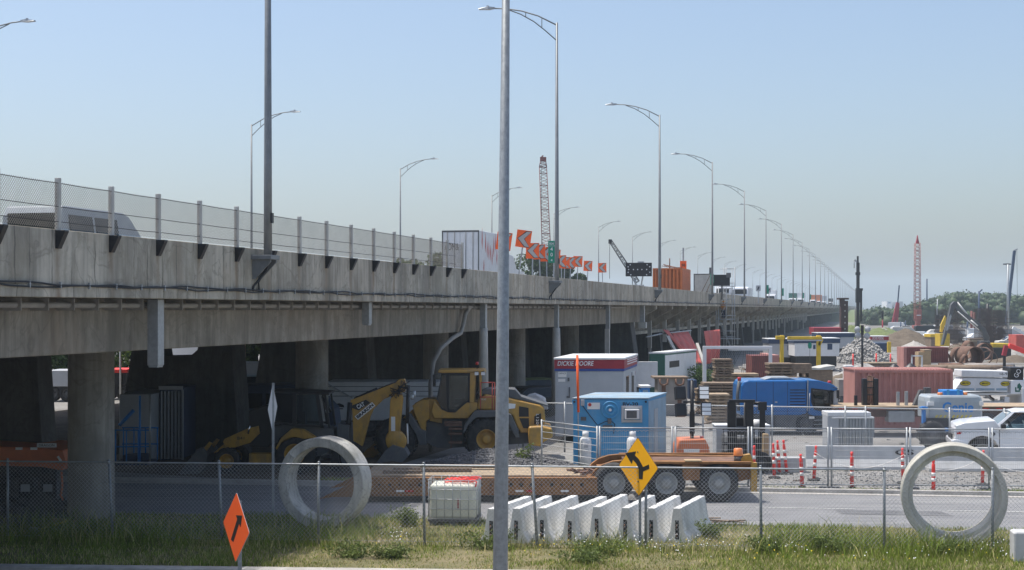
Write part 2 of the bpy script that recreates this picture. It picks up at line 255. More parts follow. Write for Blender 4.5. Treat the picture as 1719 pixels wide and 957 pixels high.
# ------------------------------------------------------------------ mesh builder
class MB:
    def __init__(s): s.bm = bmesh.new()
    def _f(s, vs, m=0, sm=False):
        try: f = s.bm.faces.new(vs)
        except ValueError: return
        f.material_index = m; f.smooth = sm
    def box(s, x0, x1, y0, y1, z0, z1, m=0, M4=None):
        c = [Vector((x, y, z)) for z in (z0, z1) for y in (y0, y1) for x in (x0, x1)]
        if M4 is not None: c = [M4 @ p for p in c]
        v = [s.bm.verts.new(p) for p in c]
        for q in ((0, 2, 3, 1), (4, 5, 7, 6), (0, 1, 5, 4), (2, 6, 7, 3), (0, 4, 6, 2), (1, 3, 7, 5)): s._f([v[i] for i in q], m)
        return s
    def obox(s, c, size, rot=(0, 0, 0), m=0):
        from mathutils import Euler
        T = Matrix.Translation(c) @ Euler(rot).to_matrix().to_4x4(); a, b, d = [x/2 for x in size]
        return s.box(-a, a, -b, b, -d, d, m, T)
    def bar(s, p0, p1, w, h=None, m=0, up=(0, 0, 1)):
        p0, p1 = Vector(p0), Vector(p1); h = h or w; d = (p1-p0); L = d.length
        if L < 1e-6: return s
        d /= L; u = Vector(up); u = u-d*u.dot(d)
        if u.length < 1e-4: u = Vector((0, 1, 0))-d*d.y
        u.normalize(); r = d.cross(u)
        T = Matrix((( d.x, r.x, u.x, p0.x), (d.y, r.y, u.y, p0.y), (d.z, r.z, u.z, p0.z), (0, 0, 0, 1)))
        return s.box(0, L, -w/2, w/2, -h/2, h/2, m, T)
    def path(s, pts, r, n=6, m=0, caps=True, sm=True):
        pts = [Vector(p) for p in pts]; rs = r if isinstance(r, (list, tuple)) else [r]*len(pts); rings = []
        u = None
        for i, p in enumerate(pts):
            d = (pts[min(i+1, len(pts)-1)]-pts[max(i-1, 0)])
            if d.length < 1e-9: d = Vector((0, 0, 1))
            d.normalize()
            if u is None: u = Vector((0, 0, 1)) if abs(d.z) < .9 else Vector((1, 0, 0))
            u = u-d*u.dot(d); u.normalize(); q = d.cross(u)
            rings.append([s.bm.verts.new(p+(u*math.cos(2*PI*k/n)+q*math.sin(2*PI*k/n))*rs[i]) for k in range(n)])
        for a, b in zip(rings, rings[1:]):
            for k in range(n): s._f([a[k], a[(k+1) % n], b[(k+1) % n], b[k]], m, sm)
        if caps: s._f(rings[0][::-1], m); s._f(rings[-1], m)
        return s
    def tube(s, p0, p1, r, r1=None, n=8, m=0, caps=True, sm=True): return s.path([p0, p1], [r, r if r1 is None else r1], n, m, caps, sm)
    def prism(s, poly, a0, a1, m=0, axis='y', sm=False):
        """extrude a closed outline: (x,z) along y, (y,z) along x, or (x,y) along z"""
        f = {'y': lambda p, a: (p[0], a, p[1]), 'x': lambda p, a: (a, p[0], p[1]), 'z': lambda p, a: (p[0], p[1], a)}[axis]
        A = [s.bm.verts.new(f(p, a0)) for p in poly]; Bv = [s.bm.verts.new(f(p, a1)) for p in poly]; n = len(poly)
        s._f(A, m); s._f(Bv[::-1], m)
        for i in range(n): s._f([A[i], Bv[i], Bv[(i+1) % n], A[(i+1) % n]], m, sm)
        return s
    def loft(s, loops, m=0, sm=False, caps=True):
        vs = [[s.bm.verts.new(p) for p in l] for l in loops]; n = len(vs[0])
        for a, b in zip(vs, vs[1:]):
            for k in range(n): s._f([a[k], a[(k+1) % n], b[(k+1) % n], b[k]], m, sm)
        if caps: s._f(vs[0][::-1], m); s._f(vs[-1], m)
        return s
    def lathe(s, prof, o=(0, 0, 0), axis=(0, 0, 1), n=24, m=0, closed=False, caps=False, sm=True):
        """prof: (radius, distance along the axis)"""
        o = Vector(o); d = Vector(axis).normalized(); u = Vector((0, 0, 1)) if abs(d.z) < .9 else Vector((1, 0, 0)); u = (u-d*u.dot(d)).normalized(); q = d.cross(u)
        rings = [[s.bm.verts.new(o+d*t+(u*math.cos(2*PI*k/n)+q*math.sin(2*PI*k/n))*r) for k in range(n)] for r, t in prof]
        pr = list(zip(rings, rings[1:])) + ([(rings[-1], rings[0])] if closed else [])
        for a, b in pr:
            for k in range(n): s._f([a[k], a[(k+1) % n], b[(k+1) % n], b[k]], m, sm)
        if caps: s._f(rings[0][::-1], m); s._f(rings[-1], m)
        return s
    def quad(s, *pts, m=0): s._f([s.bm.verts.new(p) for p in pts], m); return s
    def blob(s, c, r, sub=1, m=0, jit=.25, sq=(1, 1, 1), sm=True):
        g = bmesh.ops.create_icosphere(s.bm, subdivisions=sub, radius=1.0)
        for v in g['verts']:
            k = 1+random.uniform(-jit, jit); v.co = Vector((v.co.x*sq[0]*r*k+c[0], v.co.y*sq[1]*r*k+c[1], v.co.z*sq[2]*r*k+c[2]))
        for f in {f for v in g['verts'] for f in v.link_faces}: f.material_index = m; f.smooth = sm
        return s
    def build(s, name, mats, parent=None, bevel=0, smooth=False, seg=2):
        me = bpy.data.meshes.new(name); bmesh.ops.recalc_face_normals(s.bm, faces=s.bm.faces); s.bm.to_mesh(me); s.bm.free()
        for mm in (mats if isinstance(mats, (list, tuple)) else [mats]): me.materials.append(M[mm] if isinstance(mm, str) else mm)
        o = bpy.data.objects.new(name, me); COL.objects.link(o)
        if parent is not None: o.parent = parent
        if smooth:
            for p in me.polygons: p.use_smooth = True
        if bevel:
            b = o.modifiers.new('bevel', 'BEVEL'); b.width = bevel; b.segments = seg; b.limit_method = 'ANGLE'; b.angle_limit = R(40); b.harden_normals = False
        return o
def raw(name, verts, faces, mats, midx=None, parent=None):
    """a mesh straight from numpy arrays (all faces with the same corner count)"""
    me = bpy.data.meshes.new(name); nv, (nf, k) = len(verts), faces.shape
    me.vertices.add(nv); me.vertices.foreach_set('co', verts.astype(np.float32).ravel())
    me.loops.add(nf*k); me.loops.foreach_set('vertex_index', faces.astype(np.int32).ravel())
    me.polygons.add(nf); me.polygons.foreach_set('loop_start', np.arange(0, nf*k, k, dtype=np.int32))
    for mm in mats: me.materials.append(M[mm])
    if midx is not None: me.polygons.foreach_set('material_index', midx.astype(np.int32))
    me.update(calc_edges=True); me.validate()
    o = bpy.data.objects.new(name, me); COL.objects.link(o)
    if parent is not None: o.parent = parent
    return o
def tag(o, label, cat=None, group=None, kind=None):
    if label: o['label'] = label
    if cat: o['category'] = cat
    if group: o['group'] = group
    if kind: o['kind'] = kind
    return o
def thing(name, label, cat, loc=(0, 0, 0), rz=0, group=None):
    o = bpy.data.objects.new(name, None); COL.objects.link(o); o.location = loc; o.rotation_euler = (0, 0, rz); o.empty_display_size = .3
    return tag(o, label, cat, group)
def place(o, loc, rz=0): o.location = loc; o.rotation_euler = (0, 0, rz); return o
def copy_tree(o, parent=None):
    kids = [c for c in KIDS.get(o.name, [])] if o.name in KIDS else [c for c in o.children]
    c = o.copy(); COL.objects.link(c)
    if parent is not None: c.parent = parent
    for k in kids: copy_tree(k, c)
    return c
KIDS = {}
def dup(o, loc, rz, label, group=None):
    c = copy_tree(o); c.location = loc; c.rotation_euler = (0, 0, rz); c['label'] = label
    if group: c['group'] = group
    return c
def text(s, size, loc, m, parent, rot=(R(90), 0, 0), width=None, name='lettering', bold=.0, ext=.002, shear=0):
    cu = bpy.data.curves.new(name, 'FONT'); cu.body = s; cu.size = size; cu.align_x = 'CENTER'; cu.align_y = 'CENTER'; cu.extrude = ext; cu.offset = bold; cu.shear = shear
    cu.resolution_u = 3
    tmp = bpy.data.objects.new('tmp', cu); COL.objects.link(tmp); bpy.context.view_layer.update()
    me = bpy.data.meshes.new_from_object(tmp.evaluated_get(bpy.context.evaluated_depsgraph_get())); bpy.data.objects.remove(tmp); bpy.data.curves.remove(cu)
    me.name = name; me.materials.clear(); me.materials.append(M[m])
    o = bpy.data.objects.new(name, me); COL.objects.link(o); o.location = loc; o.rotation_euler = rot
    if parent is not None: o.parent = parent
    if width:
        xs_ = [v.co.x for v in me.vertices]; d = max(xs_)-min(xs_)
        if d > 0: o.scale = (width/d, 1, 1)
    return o
ORD = ['first', 'second', 'third', 'fourth', 'fifth', 'sixth', 'seventh', 'eighth', 'ninth', 'tenth', 'eleventh', 'twelfth', 'thirteenth', 'fourteenth', 'fifteenth', 'sixteenth', 'seventeenth', 'eighteenth', 'nineteenth', 'twentieth',
       'twenty-first', 'twenty-second', 'twenty-third', 'twenty-fourth', 'twenty-fifth', 'twenty-sixth', 'twenty-seventh', 'twenty-eighth', 'twenty-ninth', 'thirtieth']
def PZ(poly, ox, oy, sc, px0, D):
    """outline in zoomed-photo pixels -> local (x, z) metres of a thing whose origin stands in column px0 at depth D"""
    k = D/F
    return [((ox+x/sc-px0)*k, H-(oy+y/sc-HY)*k) for x, y in poly]
def wheel(parent, x, z, y, r, wd, rimr=None, lugs=0, tm='rubber', rm='mgrey', face=-1, n=32, dish=.06):
    """a wheel whose outer face looks along face*y; tyre with the rim as its child"""
    rimr = rimr or r*.55; b = MB(); y1 = y-face*wd
    o = (x, y, z); ax = (0, -face, 0)
    b.lathe([(rimr, .02), (rimr*1.06, 0), (r*.86, 0), (r*.97, wd*.1), (r, wd*.25), (r, wd*.75), (r*.97, wd*.9), (r*.86, wd), (rimr, wd)], o, ax, n)
    for k in range(lugs):
        for sgn in (0, 1):
            a = 2*PI*(k+.5*sgn)/lugs; cx, cz = x+math.cos(a)*r*1.0, z+math.sin(a)*r*1.0
            b.obox((cx, y-face*wd*(.28+.44*sgn), cz), (r*.10, wd*.42, r*.16), (0, -a, (.35 if sgn else -.35)))
    t = b.build('wheel', tm, parent)
    d = MB()
    d.lathe([(rimr*1.0, .015), (rimr*.93, .0), (rimr*.86, dish), (rimr*.52, dish*1.6), (rimr*.45, dish*.6), (rimr*.3, dish*.5), (.001, dish*.5)], o, ax, n)
    for k in range(8):
        a = 2*PI*k/8; d.tube((x+math.cos(a)*rimr*.68, y-face*dish*1.2, z+math.sin(a)*rimr*.68), (x+math.cos(a)*rimr*.68, y-face*(dish*1.2-.05), z+math.sin(a)*rimr*.68), rimr*.07, n=6)
    d.build('rim', rm, t)
    return t
# ------------------------------------------------------------------ the ground
def sheet(name, pts, z, m):
    b = MB(); b._f([b.bm.verts.new((x, y, z)) for x, y in pts]); return tag(b.build(name, m), None, None, kind='structure')
sheet('ground', [(-1500, -60), (1500, -60), (1500, 3500), (-1500, 3500)], 0, 'ground')
RS = -.135
def rd(X, off): return off+RS*X
def band(o0, o1, x0=-70, x1=60): return [(x0, rd(x0, o0)), (x1, rd(x1, o0)), (x1, rd(x1, o1)), (x0, rd(x0, o1))]
sheet('road', band(37.9, 44.35), .008, 'asphalt')
random.seed(15)
for k_ in range(7):
    X0 = random.uniform(-3, 15); o0 = random.uniform(38.3, 43); w0, w1 = random.uniform(.6, 3.2), random.uniform(.25, .9); sheet('asphalt_patch', [(X0, rd(X0, o0)), (X0+w0, rd(X0+w0, o0+random.uniform(-.05, .05))), (X0+w0*.97, rd(X0+w0, o0+w1)), (X0+.04, rd(X0, o0+w1*.9))], .0115+.0006*k_, 'patch')
for X0 in (6.6, 11.6): sheet('lane_marking', [(X0, rd(X0, 41.2)), (X0+2.6, rd(X0+2.6, 41.2)), (X0+2.6, rd(X0+2.6, 41.3)), (X0, rd(X0, 41.3))], .0175, 'wornline')
sheet('gutter', band(44.35, 44.72), .018, 'kerb')
b = MB(); pts = band(44.72, 44.92); b.prism(pts, 0, .13, axis='z'); tag(b.build('far_kerb', 'kerb', bevel=.02), kind='structure', label=None)
sheet('verge', [(-40, 32.9), (40, 27.8), (40, rd(40, 37.9)), (-40, rd(-40, 37.9))], .004, 'soil')
b = MB(); b.prism([(-40, 32.5), (40, 27.2), (40, 27.55), (-40, 32.85)], 0, .11, axis='z'); tag(b.build('near_kerb', 'kerb', bevel=.025), kind='structure', label=None)
sheet('near_road', [(-40, 10), (40, 10), (40, 27.2), (-40, 32.5)], .006, 'asphalt')
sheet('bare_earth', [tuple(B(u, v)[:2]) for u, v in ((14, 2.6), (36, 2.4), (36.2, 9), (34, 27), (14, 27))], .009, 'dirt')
sheet('muddy_yard', [(38, 135), (130, 135), (330, 520), (110, 520)], .012, 'mud')
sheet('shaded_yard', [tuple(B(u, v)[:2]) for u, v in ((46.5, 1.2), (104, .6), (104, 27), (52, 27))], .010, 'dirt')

# ------------------------------------------------------------------ the overpass
OV = thing('overpass', 'long weathered concrete highway overpass with stained parapet and round columns', 'overpass', (EX, 0, 0), BROT)
U0, U1 = -12., 1500.
b = MB(); b.box(U0, U1, 0, .34, 5.84, 6.88); b.box(U0, U1, -.035, .34, 5.61, 5.838); b.build('parapet', 'conc', OV, bevel=.015)
b = MB(); b.box(U0, U1, 28.6, 28.95, 5.61, 6.88); b.build('parapet', 'girder', OV)
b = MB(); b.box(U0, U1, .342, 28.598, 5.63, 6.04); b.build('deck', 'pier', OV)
b = MB(); b.box(U0, U1, .344, 28.596, 6.044, 6.05); b.build('roadway', 'asphalt', OV)
UG = 106.0
b = MB(); b.box(U0, UG, 1.0, 2.1, 4.47, 5.628); b.build('girder', 'girder', OV, bevel=.03)
for v in (5.6, 9.8, 14, 18.2, 22.4, 26.6):
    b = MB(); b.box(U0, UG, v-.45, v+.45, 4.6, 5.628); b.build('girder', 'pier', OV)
for k in range(5):                                          # front row of round columns
    b = MB(); u = 38.3+15.45*k; b.lathe([(.60, 0), (.585, .9), (.58, 4.62)], (u, 4.76, 0), n=40); b.box(u-.62, u+.62, 4.0, 5.5, 4.6, 4.9); b.build('column', 'column', OV)
for (u, v0, v1, th) in ((41.5, 8.0, 13.5, .8), (69.2, 7.9, 13.3, 1.2), (84.6, 7.7, 13.4, 1.2), (100, 7.7, 13.4, 1.2), (100, 17, 23, 1.2)):
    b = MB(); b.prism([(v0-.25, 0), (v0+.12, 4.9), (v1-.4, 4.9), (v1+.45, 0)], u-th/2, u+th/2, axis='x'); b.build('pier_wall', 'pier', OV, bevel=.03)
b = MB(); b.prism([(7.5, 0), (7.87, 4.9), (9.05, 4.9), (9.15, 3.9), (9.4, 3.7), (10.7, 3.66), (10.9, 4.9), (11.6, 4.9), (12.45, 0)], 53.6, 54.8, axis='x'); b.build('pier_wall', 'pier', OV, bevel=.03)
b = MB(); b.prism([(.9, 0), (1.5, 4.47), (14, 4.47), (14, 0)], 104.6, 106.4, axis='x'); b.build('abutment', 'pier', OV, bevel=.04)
# later spans: brackets carrying the slab edge, a long spandrel beam behind them, cross walls below
b = MB(); b.box(UG, U1, 3.4, 4.2, 3.5, 5.628); b.build('spandrel_beam', 'girder', OV)
b = MB(); b.box(UG+1, U1, 3.2, 3.398, 3.38, 3.62); b.build('ledge', 'ringpale', OV)
for k in range(72):
    u = 107.4+8.45*k; b = MB()
    b.prism([(.06, 5.608), (.06, 5.36), (3.2, 3.66), (3.39, 3.66), (3.39, 5.608)], u-.16, u+.16, axis='x'); b.build('bracket', 'conc', OV)
for k in range(34):
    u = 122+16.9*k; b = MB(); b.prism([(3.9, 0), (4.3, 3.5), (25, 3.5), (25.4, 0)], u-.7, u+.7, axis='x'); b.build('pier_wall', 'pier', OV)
# drains, conduit and cables on the side of the overpass
b = MB(); b.tube((U0, .72, 5.47), (UG-8, .72, 5.47), .062, n=10)
for k in range(100): b.box(k*.95-2.01, k*.95-1.98, .6, .998, 5.36, 5.6)
b.build('conduit', 'pipe', OV)
def trough(px, y1, lat=15.75, wd=.26, m='galv', zt=5.6):
    u = UB(px, lat); D = lat*F/(1470-px); z = H-(y1-HY)*D/F
    b = MB(); b.box(u-wd*.55, u+wd*.55, .32, .32+wd, z, zt); b.box(u-wd*.5, u+wd*.5, .34, .3+wd, z-.04, z+.02); b.build('drain', m, OV, bevel=.012); return u, z
trough(258, 614); trough(611, 544, 15.8, .24)
u, z = trough(808, 553, 15.8, .24)
b = MB(); b.path([(u, .44, 1.1), (u, .44, 4.4), (u, .44, z+.05)], [.22, .17, .17], n=10); b.build('downpipe', 'pvc', OV)
u, z = trough(931, 552, 15.8, .22); b = MB(); b.path([(u, .44, .6), (u, .44, 3.9), (u, .44, z+.05)], [.24, .2, .18], n=10); b.build('downpipe', 'pvc', OV)
u, z = trough(1018, 552, 15.8, .24); b = MB(); b.box(u-.14, u+.14, .34, .6, .9, z); b.build('downpipe', 'pvc', OV)
u, z = trough(1077, 541, 15.8, .3); b = MB(); b.box(u-.3, u+.3, .2, .7, z-.4, z); b.build('downpipe', 'pvc', OV)
u = UB(775, 16.1)                                           # bent drain pipe under the slab
b = MB(); b.path([(u+2.4, .8, 5.46), (u+1.0, .8, 5.44), (u+.4, .8, 5.2), (u+.1, .8, 4.8), (u-.2, .82, 4.45), (u-1.2, .9, 4.25), (u-2.0, 1.1, 3.9), (u-2.3, 1.3, 3.4), (u-2.35, 1.4, 2.6), (u-2.35, 1.4, 0)], .085, n=8); b.build('bent_drain_pipe', 'pipe', OV)
random.seed(3)
for k in range(34):                                         # down-pipes of the bracketed spans
    u = 111+8.45*k; z0 = random.choice((1.9, 2.3, 2.6, 2.9)); b = MB(); b.box(u-.16, u+.16, 2.2, 2.5, z0, 5.2)
    if k % 3 == 1: b.box(u-.1, u+.1, 2.24, 2.44, max(.3, z0-2.1), z0)
    b.build('downpipe', 'pvc', OV)
for cz, am, rr, ph in ((5.845, .018, .019, 0), (5.815, .02, .017, 2)):
    b = MB(); pts = [(u, -.06, cz+am*math.sin(u*1.9+ph)+am*.8*math.sin(u*.77+ph)+(.012 if int(u*2) % 3 else 0)) for u in np.arange(14, 330, .5)]
    b.path(pts, rr, n=5); b.build('cable', 'cable', OV)
b = MB()
for k in range(150): b.box(15+k*1.05, 15.035+k*1.05, -.075, -.0352, 5.78, 5.9)
b.build('cable_clip', 'galv', OV)

# ------------------------------------------------------------------ chain-link fence builder
def chainlink(fence, pts, z0, z1, cell=.066, r=.0034, mname='wire', z0s=None):
    """woven diagonals between the points of a plan line, as one mesh"""
    V, Fc = [], []; nrm = None
    for (p, q) in zip(pts, pts[1:]):
        p, q = Vector(p), Vector(q); d = q-p; L = d.length; d /= L; nrm = Vector((-d.y, d.x, 0)); hh = z1-z0; st = cell*math.sqrt(2)
        for sg in (1, -1):
            for k in range(int((L+hh)/st)+1):
                s0 = k*st-hh if sg > 0 else k*st
                a, bb = (s0, z0), (s0+sg*hh, z1)
                def clip(s): return (s, z0+(s-s0)*sg)
                if sg > 0:
                    lo, hi = max(a[0], 0), min(bb[0], L)
                else:
                    lo, hi = max(bb[0], 0), min(a[0], L)
                if hi-lo < .01: continue
                A, Bp = clip(lo), clip(hi)
                base = len(V)
                for (s, z) in (A, Bp):
                    P = p+d*s
                    for (e, f) in ((0, 1), (.87, -.5), (-.87, -.5)):
                        V.append((P.x+nrm.x*e*r+d.x*0, P.y+nrm.y*e*r, z+f*r*1.4))
                for i in range(3):
                    j = (i+1) % 3; Fc.append((base+i, base+j, base+3+j, base+3+i))
    return raw('woven_wire', np.array(V), np.array(Fc), [mname], parent=fence)

# fence on the overpass parapet (local coordinates along the overpass)
PF = thing('parapet_fence', 'chain-link fence on steel posts along the overpass parapet above the yard', 'fence', (EX, 0, 0), BROT)
us = [22.65+2.0*k for k in range(18)]
for k, u in enumerate(us):
    b = MB(); b.box(u-.045, u+.045, -.06, .03, 6.55, 7.84); b.build('post', 'pvc', PF, bevel=.006)
    b = MB(); b.prism([(0.0, 6.86), (0.0, 6.52), (-.05, 6.52), (-.2, 6.83), (-.2, 6.86)], u-.07, u+.07, axis='x'); b.build('bracket', 'black', PF)
chainlink(PF, [(us[0], -.02, 0), (us[-1], -.02, 0)], 6.9, 7.76, .05, .0045, 'fencewire')
for z, sg in ((7.74, .02), (7.3, .015), (7.02, .02)):
    b = MB(); pts = []
    for a, c in zip(us, us[1:]): pts += [(a, -.05, z), ((a+c)/2, -.05, z-sg*random.uniform(.0, .7))]
    b.path(pts, .007, n=4); b.build('tension_wire', 'cable', PF)

# ------------------------------------------------------------------ street lamps of the overpass
LT = 18.8
def make_lamp(nm, label, group):
    t = thing(nm, label, 'street lamp', (0, 0, 0), 0, group)          # +y of the lamp looks over the road
    b = MB(); b.path([(0, 0, 6.66), (0, 0, 9), (0, 0, LT)], [.105, .098, .052], n=14); b.build('pole', 'lamp', t)
    b = MB()
    top = [(0, 0, LT-.12), (0, .9, LT+.36), (0, 1.7, LT+.63), (0, 2.5, LT+.78), (0, 3.1, LT+.82)]
    low = [(0, 0, LT-.85), (0, .55, LT-.35), (0, 1.1, LT+.1), (0, 1.75, LT+.48), (0, 2.35, LT+.72)]
    b.path(top, .034, n=7); b.path(low, .028, n=7); b.tube((0, .72, LT+.24), (0, .72, LT-.2), .02, n=6); b.tube((0, 1.5, LT+.55), (0, 1.5, LT+.34), .02, n=6)
    b.build('arm', 'lamp', t)
    b = MB(); b.loft([[(-.05, 3.0, LT+.79), (.05, 3.0, LT+.79), (.05, 3.0, LT+.87), (-.05, 3.0, LT+.87)], [(-.15, 3.3, LT+.77), (.15, 3.3, LT+.77), (.13, 3.3, LT+.9), (-.13, 3.3, LT+.9)], [(-.12, 3.78, LT+.79), (.12, 3.78, LT+.79), (.09, 3.78, LT+.84), (-.09, 3.78, LT+.84)]])
    b.box(-.04, .04, 3.3, 3.4, LT+.9, LT+.96); b.build('lamp_head', 'galv', t)
    b = MB(); b.box(-.28, .28, -.2, .34, 6.6, 6.71); b.build('base_plate', 'lamp', t, bevel=.01)
    for x_ in (-.2, .15):
        b = MB(); b.prism([(.33, 6.6), (.33, 6.12), (.26, 6.12), (-.15, 6.54), (-.15, 6.6)], x_, x_+.05, axis='x'); b.build('gusset', 'lamp', t)
    b = MB(); b.box(-.06, .06, -.13, -.1, 7.5, 7.75); b.build('hand_hole_cover', 'black', t)
    b = MB(); b.path([(0, .0, 6.6), (.03, .05, 6.35), (-.1, .2, 6.1), (-.18, .3, 5.95), (-.25, .3, 5.83)], .028, n=6); b.path([(.05, 0, 6.6), (.02, .1, 6.3), (-.02, .24, 6.05), (.16, .3, 5.84)], .022, n=6); b.build('feed_cable', 'cable', t)
    return t
UL0, ULS = 37.8, 34.15
lampA = make_lamp('street_lamp', '', 'street lamps along the near parapet'); lampZ = None
gA, gZ = 'street lamps along the near parapet', 'street lamps along the far edge of the overpass'
desc = {0: 'thick grey lamp post on the parapet above the front concrete pipe ring', 1: 'tall grey street lamp carrying the KM 40.4 sign on the near parapet', 2: 'grey street lamp in front of the orange container on the overpass', 3: 'grey street lamp carrying a green sign beside the scaffold stairs'}
for k in range(36):
    lab = desc.get(k, f'grey street lamp on the near parapet, {ORD[k-4] if k<34 else "last but one" if k==34 else "last"} one beyond the scaffold stairs')
    o = lampA if k == 0 else dup(lampA, (0, 0, 0), 0, lab)
    o['label'] = lab; place(o, B(UL0+ULS*k, -.33), BROT)
lampF = [dup(lampA, (0, 0, 0), 0, '', gZ) for k in range(30)]
for k, o in enumerate(lampF):
    u = 69.5 + 34.9*k
    o['label'] = ['grey street lamp whose curved arm reaches in at the upper left corner', 'grey street lamp with its arm crossing behind the thick lamp post', 'grey street lamp on the far edge, rising left of the box trailer', 'grey street lamp right behind the white box trailer', 'grey street lamp behind the red lattice boom'][k] if k < 5 else f'grey street lamp on the far side of the overpass, {ORD[k-5]} beyond the lattice boom'
    place(o, B(u, 28.95+.33), BROT+PI)

# ------------------------------------------------------------------ forest and hill far behind
rng = np.random.default_rng(5)
def hill():
    b = MB(); n, mrow = 60, 10; rows = []
    for j in range(mrow):
        D = 480+45*j; row = []
        for i in range(n):
            x = 95+i*9.; t = max(0, min(1, (x-112)/90)); z = -.3+5*(1-math.cos(PI*min(1, j/5)))/2*(t*t*(3-2*t))
            row.append(b.bm.verts.new((x, D, z)))
        rows.append(row)
    for r0, r1 in zip(rows, rows[1:]):
        for i in range(n-1): b._f([r0[i], r0[i+1], r1[i+1], r1[i]], 0, True)
    return tag(b.build('hill', 'mound'), kind='structure', label=None)
hill()
def ico():
    bm = bmesh.new(); bmesh.ops.create_icosphere(bm, subdivisions=2, radius=1); v = np.array([p.co[:] for p in bm.verts]); f = np.array([[q.index for q in p.verts] for p in bm.faces]); bm.free(); return v, f
IV, IF = ico()
def ptop(px): return np.interp(px, [1440, 1460, 1475, 1490, 1500, 1512, 1530, 1548, 1569, 1590, 1607, 1630, 1653, 1680, 1700, 1719, 1800, 1950], [520, 519, 516, 517, 521, 517, 510, 505, 499, 493, 490, 491, 493, 492, 496, 497, 493, 495])
V, Fc = [], []; nb = 0
for i in range(2600):
    D = rng.uniform(470, 720); px = rng.uniform(1452, 1900); top = H-(ptop(px)+1.5-HY)*D/F
    f = rng.uniform(.15, 1.)**.7; z = max(.8, top*f-.8); r = rng.uniform(.9, 2.2)*(1.25 if f < .6 else .8)
    v = IV*(1+rng.normal(0, .16, (len(IV), 1)))*np.array([r, r, r*rng.uniform(.65, .95)])+np.array([(px-CX)*D/F, D, z])
    V.append(v); Fc.append(IF+nb); nb += len(IV)
VV = np.concatenate(V); n_ = 70000; pk = VV[rng.integers(0, len(VV), n_)]+rng.normal(0, .45, (n_, 3)); e1 = rng.normal(size=(n_, 3)); e1 /= np.linalg.norm(e1, axis=1)[:, None]; e2 = np.cross(e1, rng.normal(size=(n_, 3))); e2 /= np.linalg.norm(e2, axis=1)[:, None]; sz = rng.uniform(.2, .6, n_)[:, None]
LV = np.stack([pk-e1*sz-e2*sz*.4, pk+e1*sz-e2*sz*.3, pk+e2*sz], 1).reshape(-1, 3); nb = len(VV); LF = np.arange(n_*3).reshape(-1, 3)+nb
fo = raw('forest', np.concatenate([VV, LV]), np.concatenate([np.concatenate(Fc), LF]), ['forest']); tag(fo, 'hazy green wood covering the low hill behind the site', None, kind='stuff')

# ------------------------------------------------------------------ leafy trees that stand alone
def tree(name, label, base, hgt, crown_r, leaf='leaf', nleaf=5200, group=None, ls=.16, low=.25, seed=0):
    rg = np.random.default_rng(seed+11); random.seed(seed)
    t = thing(name, label, 'tree', base, 0, group)
    b = MB(); b.path([(0, 0, 0), (.1, .05, hgt*.3), (-.05, .1, hgt*.6), (.05, 0, hgt*.85)], [hgt*.025, hgt*.02, hgt*.012, hgt*.004], n=8)
    cl = []
    for k in range(13):
        a = rg.uniform(0, 2*PI); zz = hgt*rg.uniform(low+.1, .93); rr = crown_r*rg.uniform(.25, .8)*(1-.55*max(0, (zz/hgt-.5)*2)); c = np.array([math.cos(a)*rr, math.sin(a)*rr, zz]); cl.append((c, crown_r*rg.uniform(.28, .5)))
        b.path([(0, 0, zz*.6), tuple(c*np.array([.5, .5, .85])), tuple(c)], [hgt*.009, hgt*.006, hgt*.002], n=5)
    b.build('trunk', 'bark', t)
    n = nleaf; which = rg.integers(0, len(cl), n); cc = np.array([c for c, _ in cl])[which]; rr = np.array([r for _, r in cl])[which]
    d = rg.normal(size=(n, 3)); d /= np.linalg.norm(d, axis=1)[:, None]; p = cc+d*(rr*rg.uniform(.45, 1.08, n)**.6)[:, None]*np.array([1, 1, .8])
    e1 = rg.normal(size=(n, 3)); e1 /= np.linalg.norm(e1, axis=1)[:, None]; e2 = np.cross(e1, rg.normal(size=(n, 3))); e2 /= np.linalg.norm(e2, axis=1)[:, None]
    s = ls*rg.uniform(.6, 1.5, n)[:, None]
    V = np.stack([p-e1*s, p+e2*s*.6, p+e1*s, p-e2*s*.6], 1).reshape(-1, 3); Fq = np.arange(n*4).reshape(-1, 4)
    raw('crown', V, Fq, [leaf], parent=t); return t
TG = 'trees beyond the overpass'
for i, (px, D, h_, r_, lf, lab) in enumerate((
    (730, 178, 11.6, 4.2, 'leaf2', 'small tree top showing over the parapet left of the box trailer'),
    (680, 172, 11.0, 3., 'leaf2', 'low tree top showing behind the overpass fence, farther left'),
    (905, 215, 13.2, 4.4, 'leaf', 'tree top showing under the orange chevron signs'),
    (955, 225, 12.2, 3.2, 'leaf', 'bare-looking tree top showing right of the KM sign'),
    (412, 118, 8, 4, 'leaf', 'dark green tree seen through the gap between the pier walls'),
    (430, 104, 5.0, 2.6, 'leaf2', 'pale green bush in the gap between pier walls'),
    (198, 106, 6.5, 3.0, 'leaf2', 'pale green tree seen right beside the front round column'),
    (104, 104, 6.5, 3.2, 'leaf', 'green tree seen between the graffiti pier and the round column'),
    (300, 128, 7.5, 4, 'leaf', 'green tree far behind the pier wall and the white sheet'),
    (20, 112, 6.5, 3.5, 'leaf', 'green tree behind the pier wall at the left edge'))):
    tree('leafy_tree', lab, at(px, D), h_, r_, lf, 5200, TG, ls=.22 if D > 150 else .17, low=.05 if D < 140 else .3, seed=i)

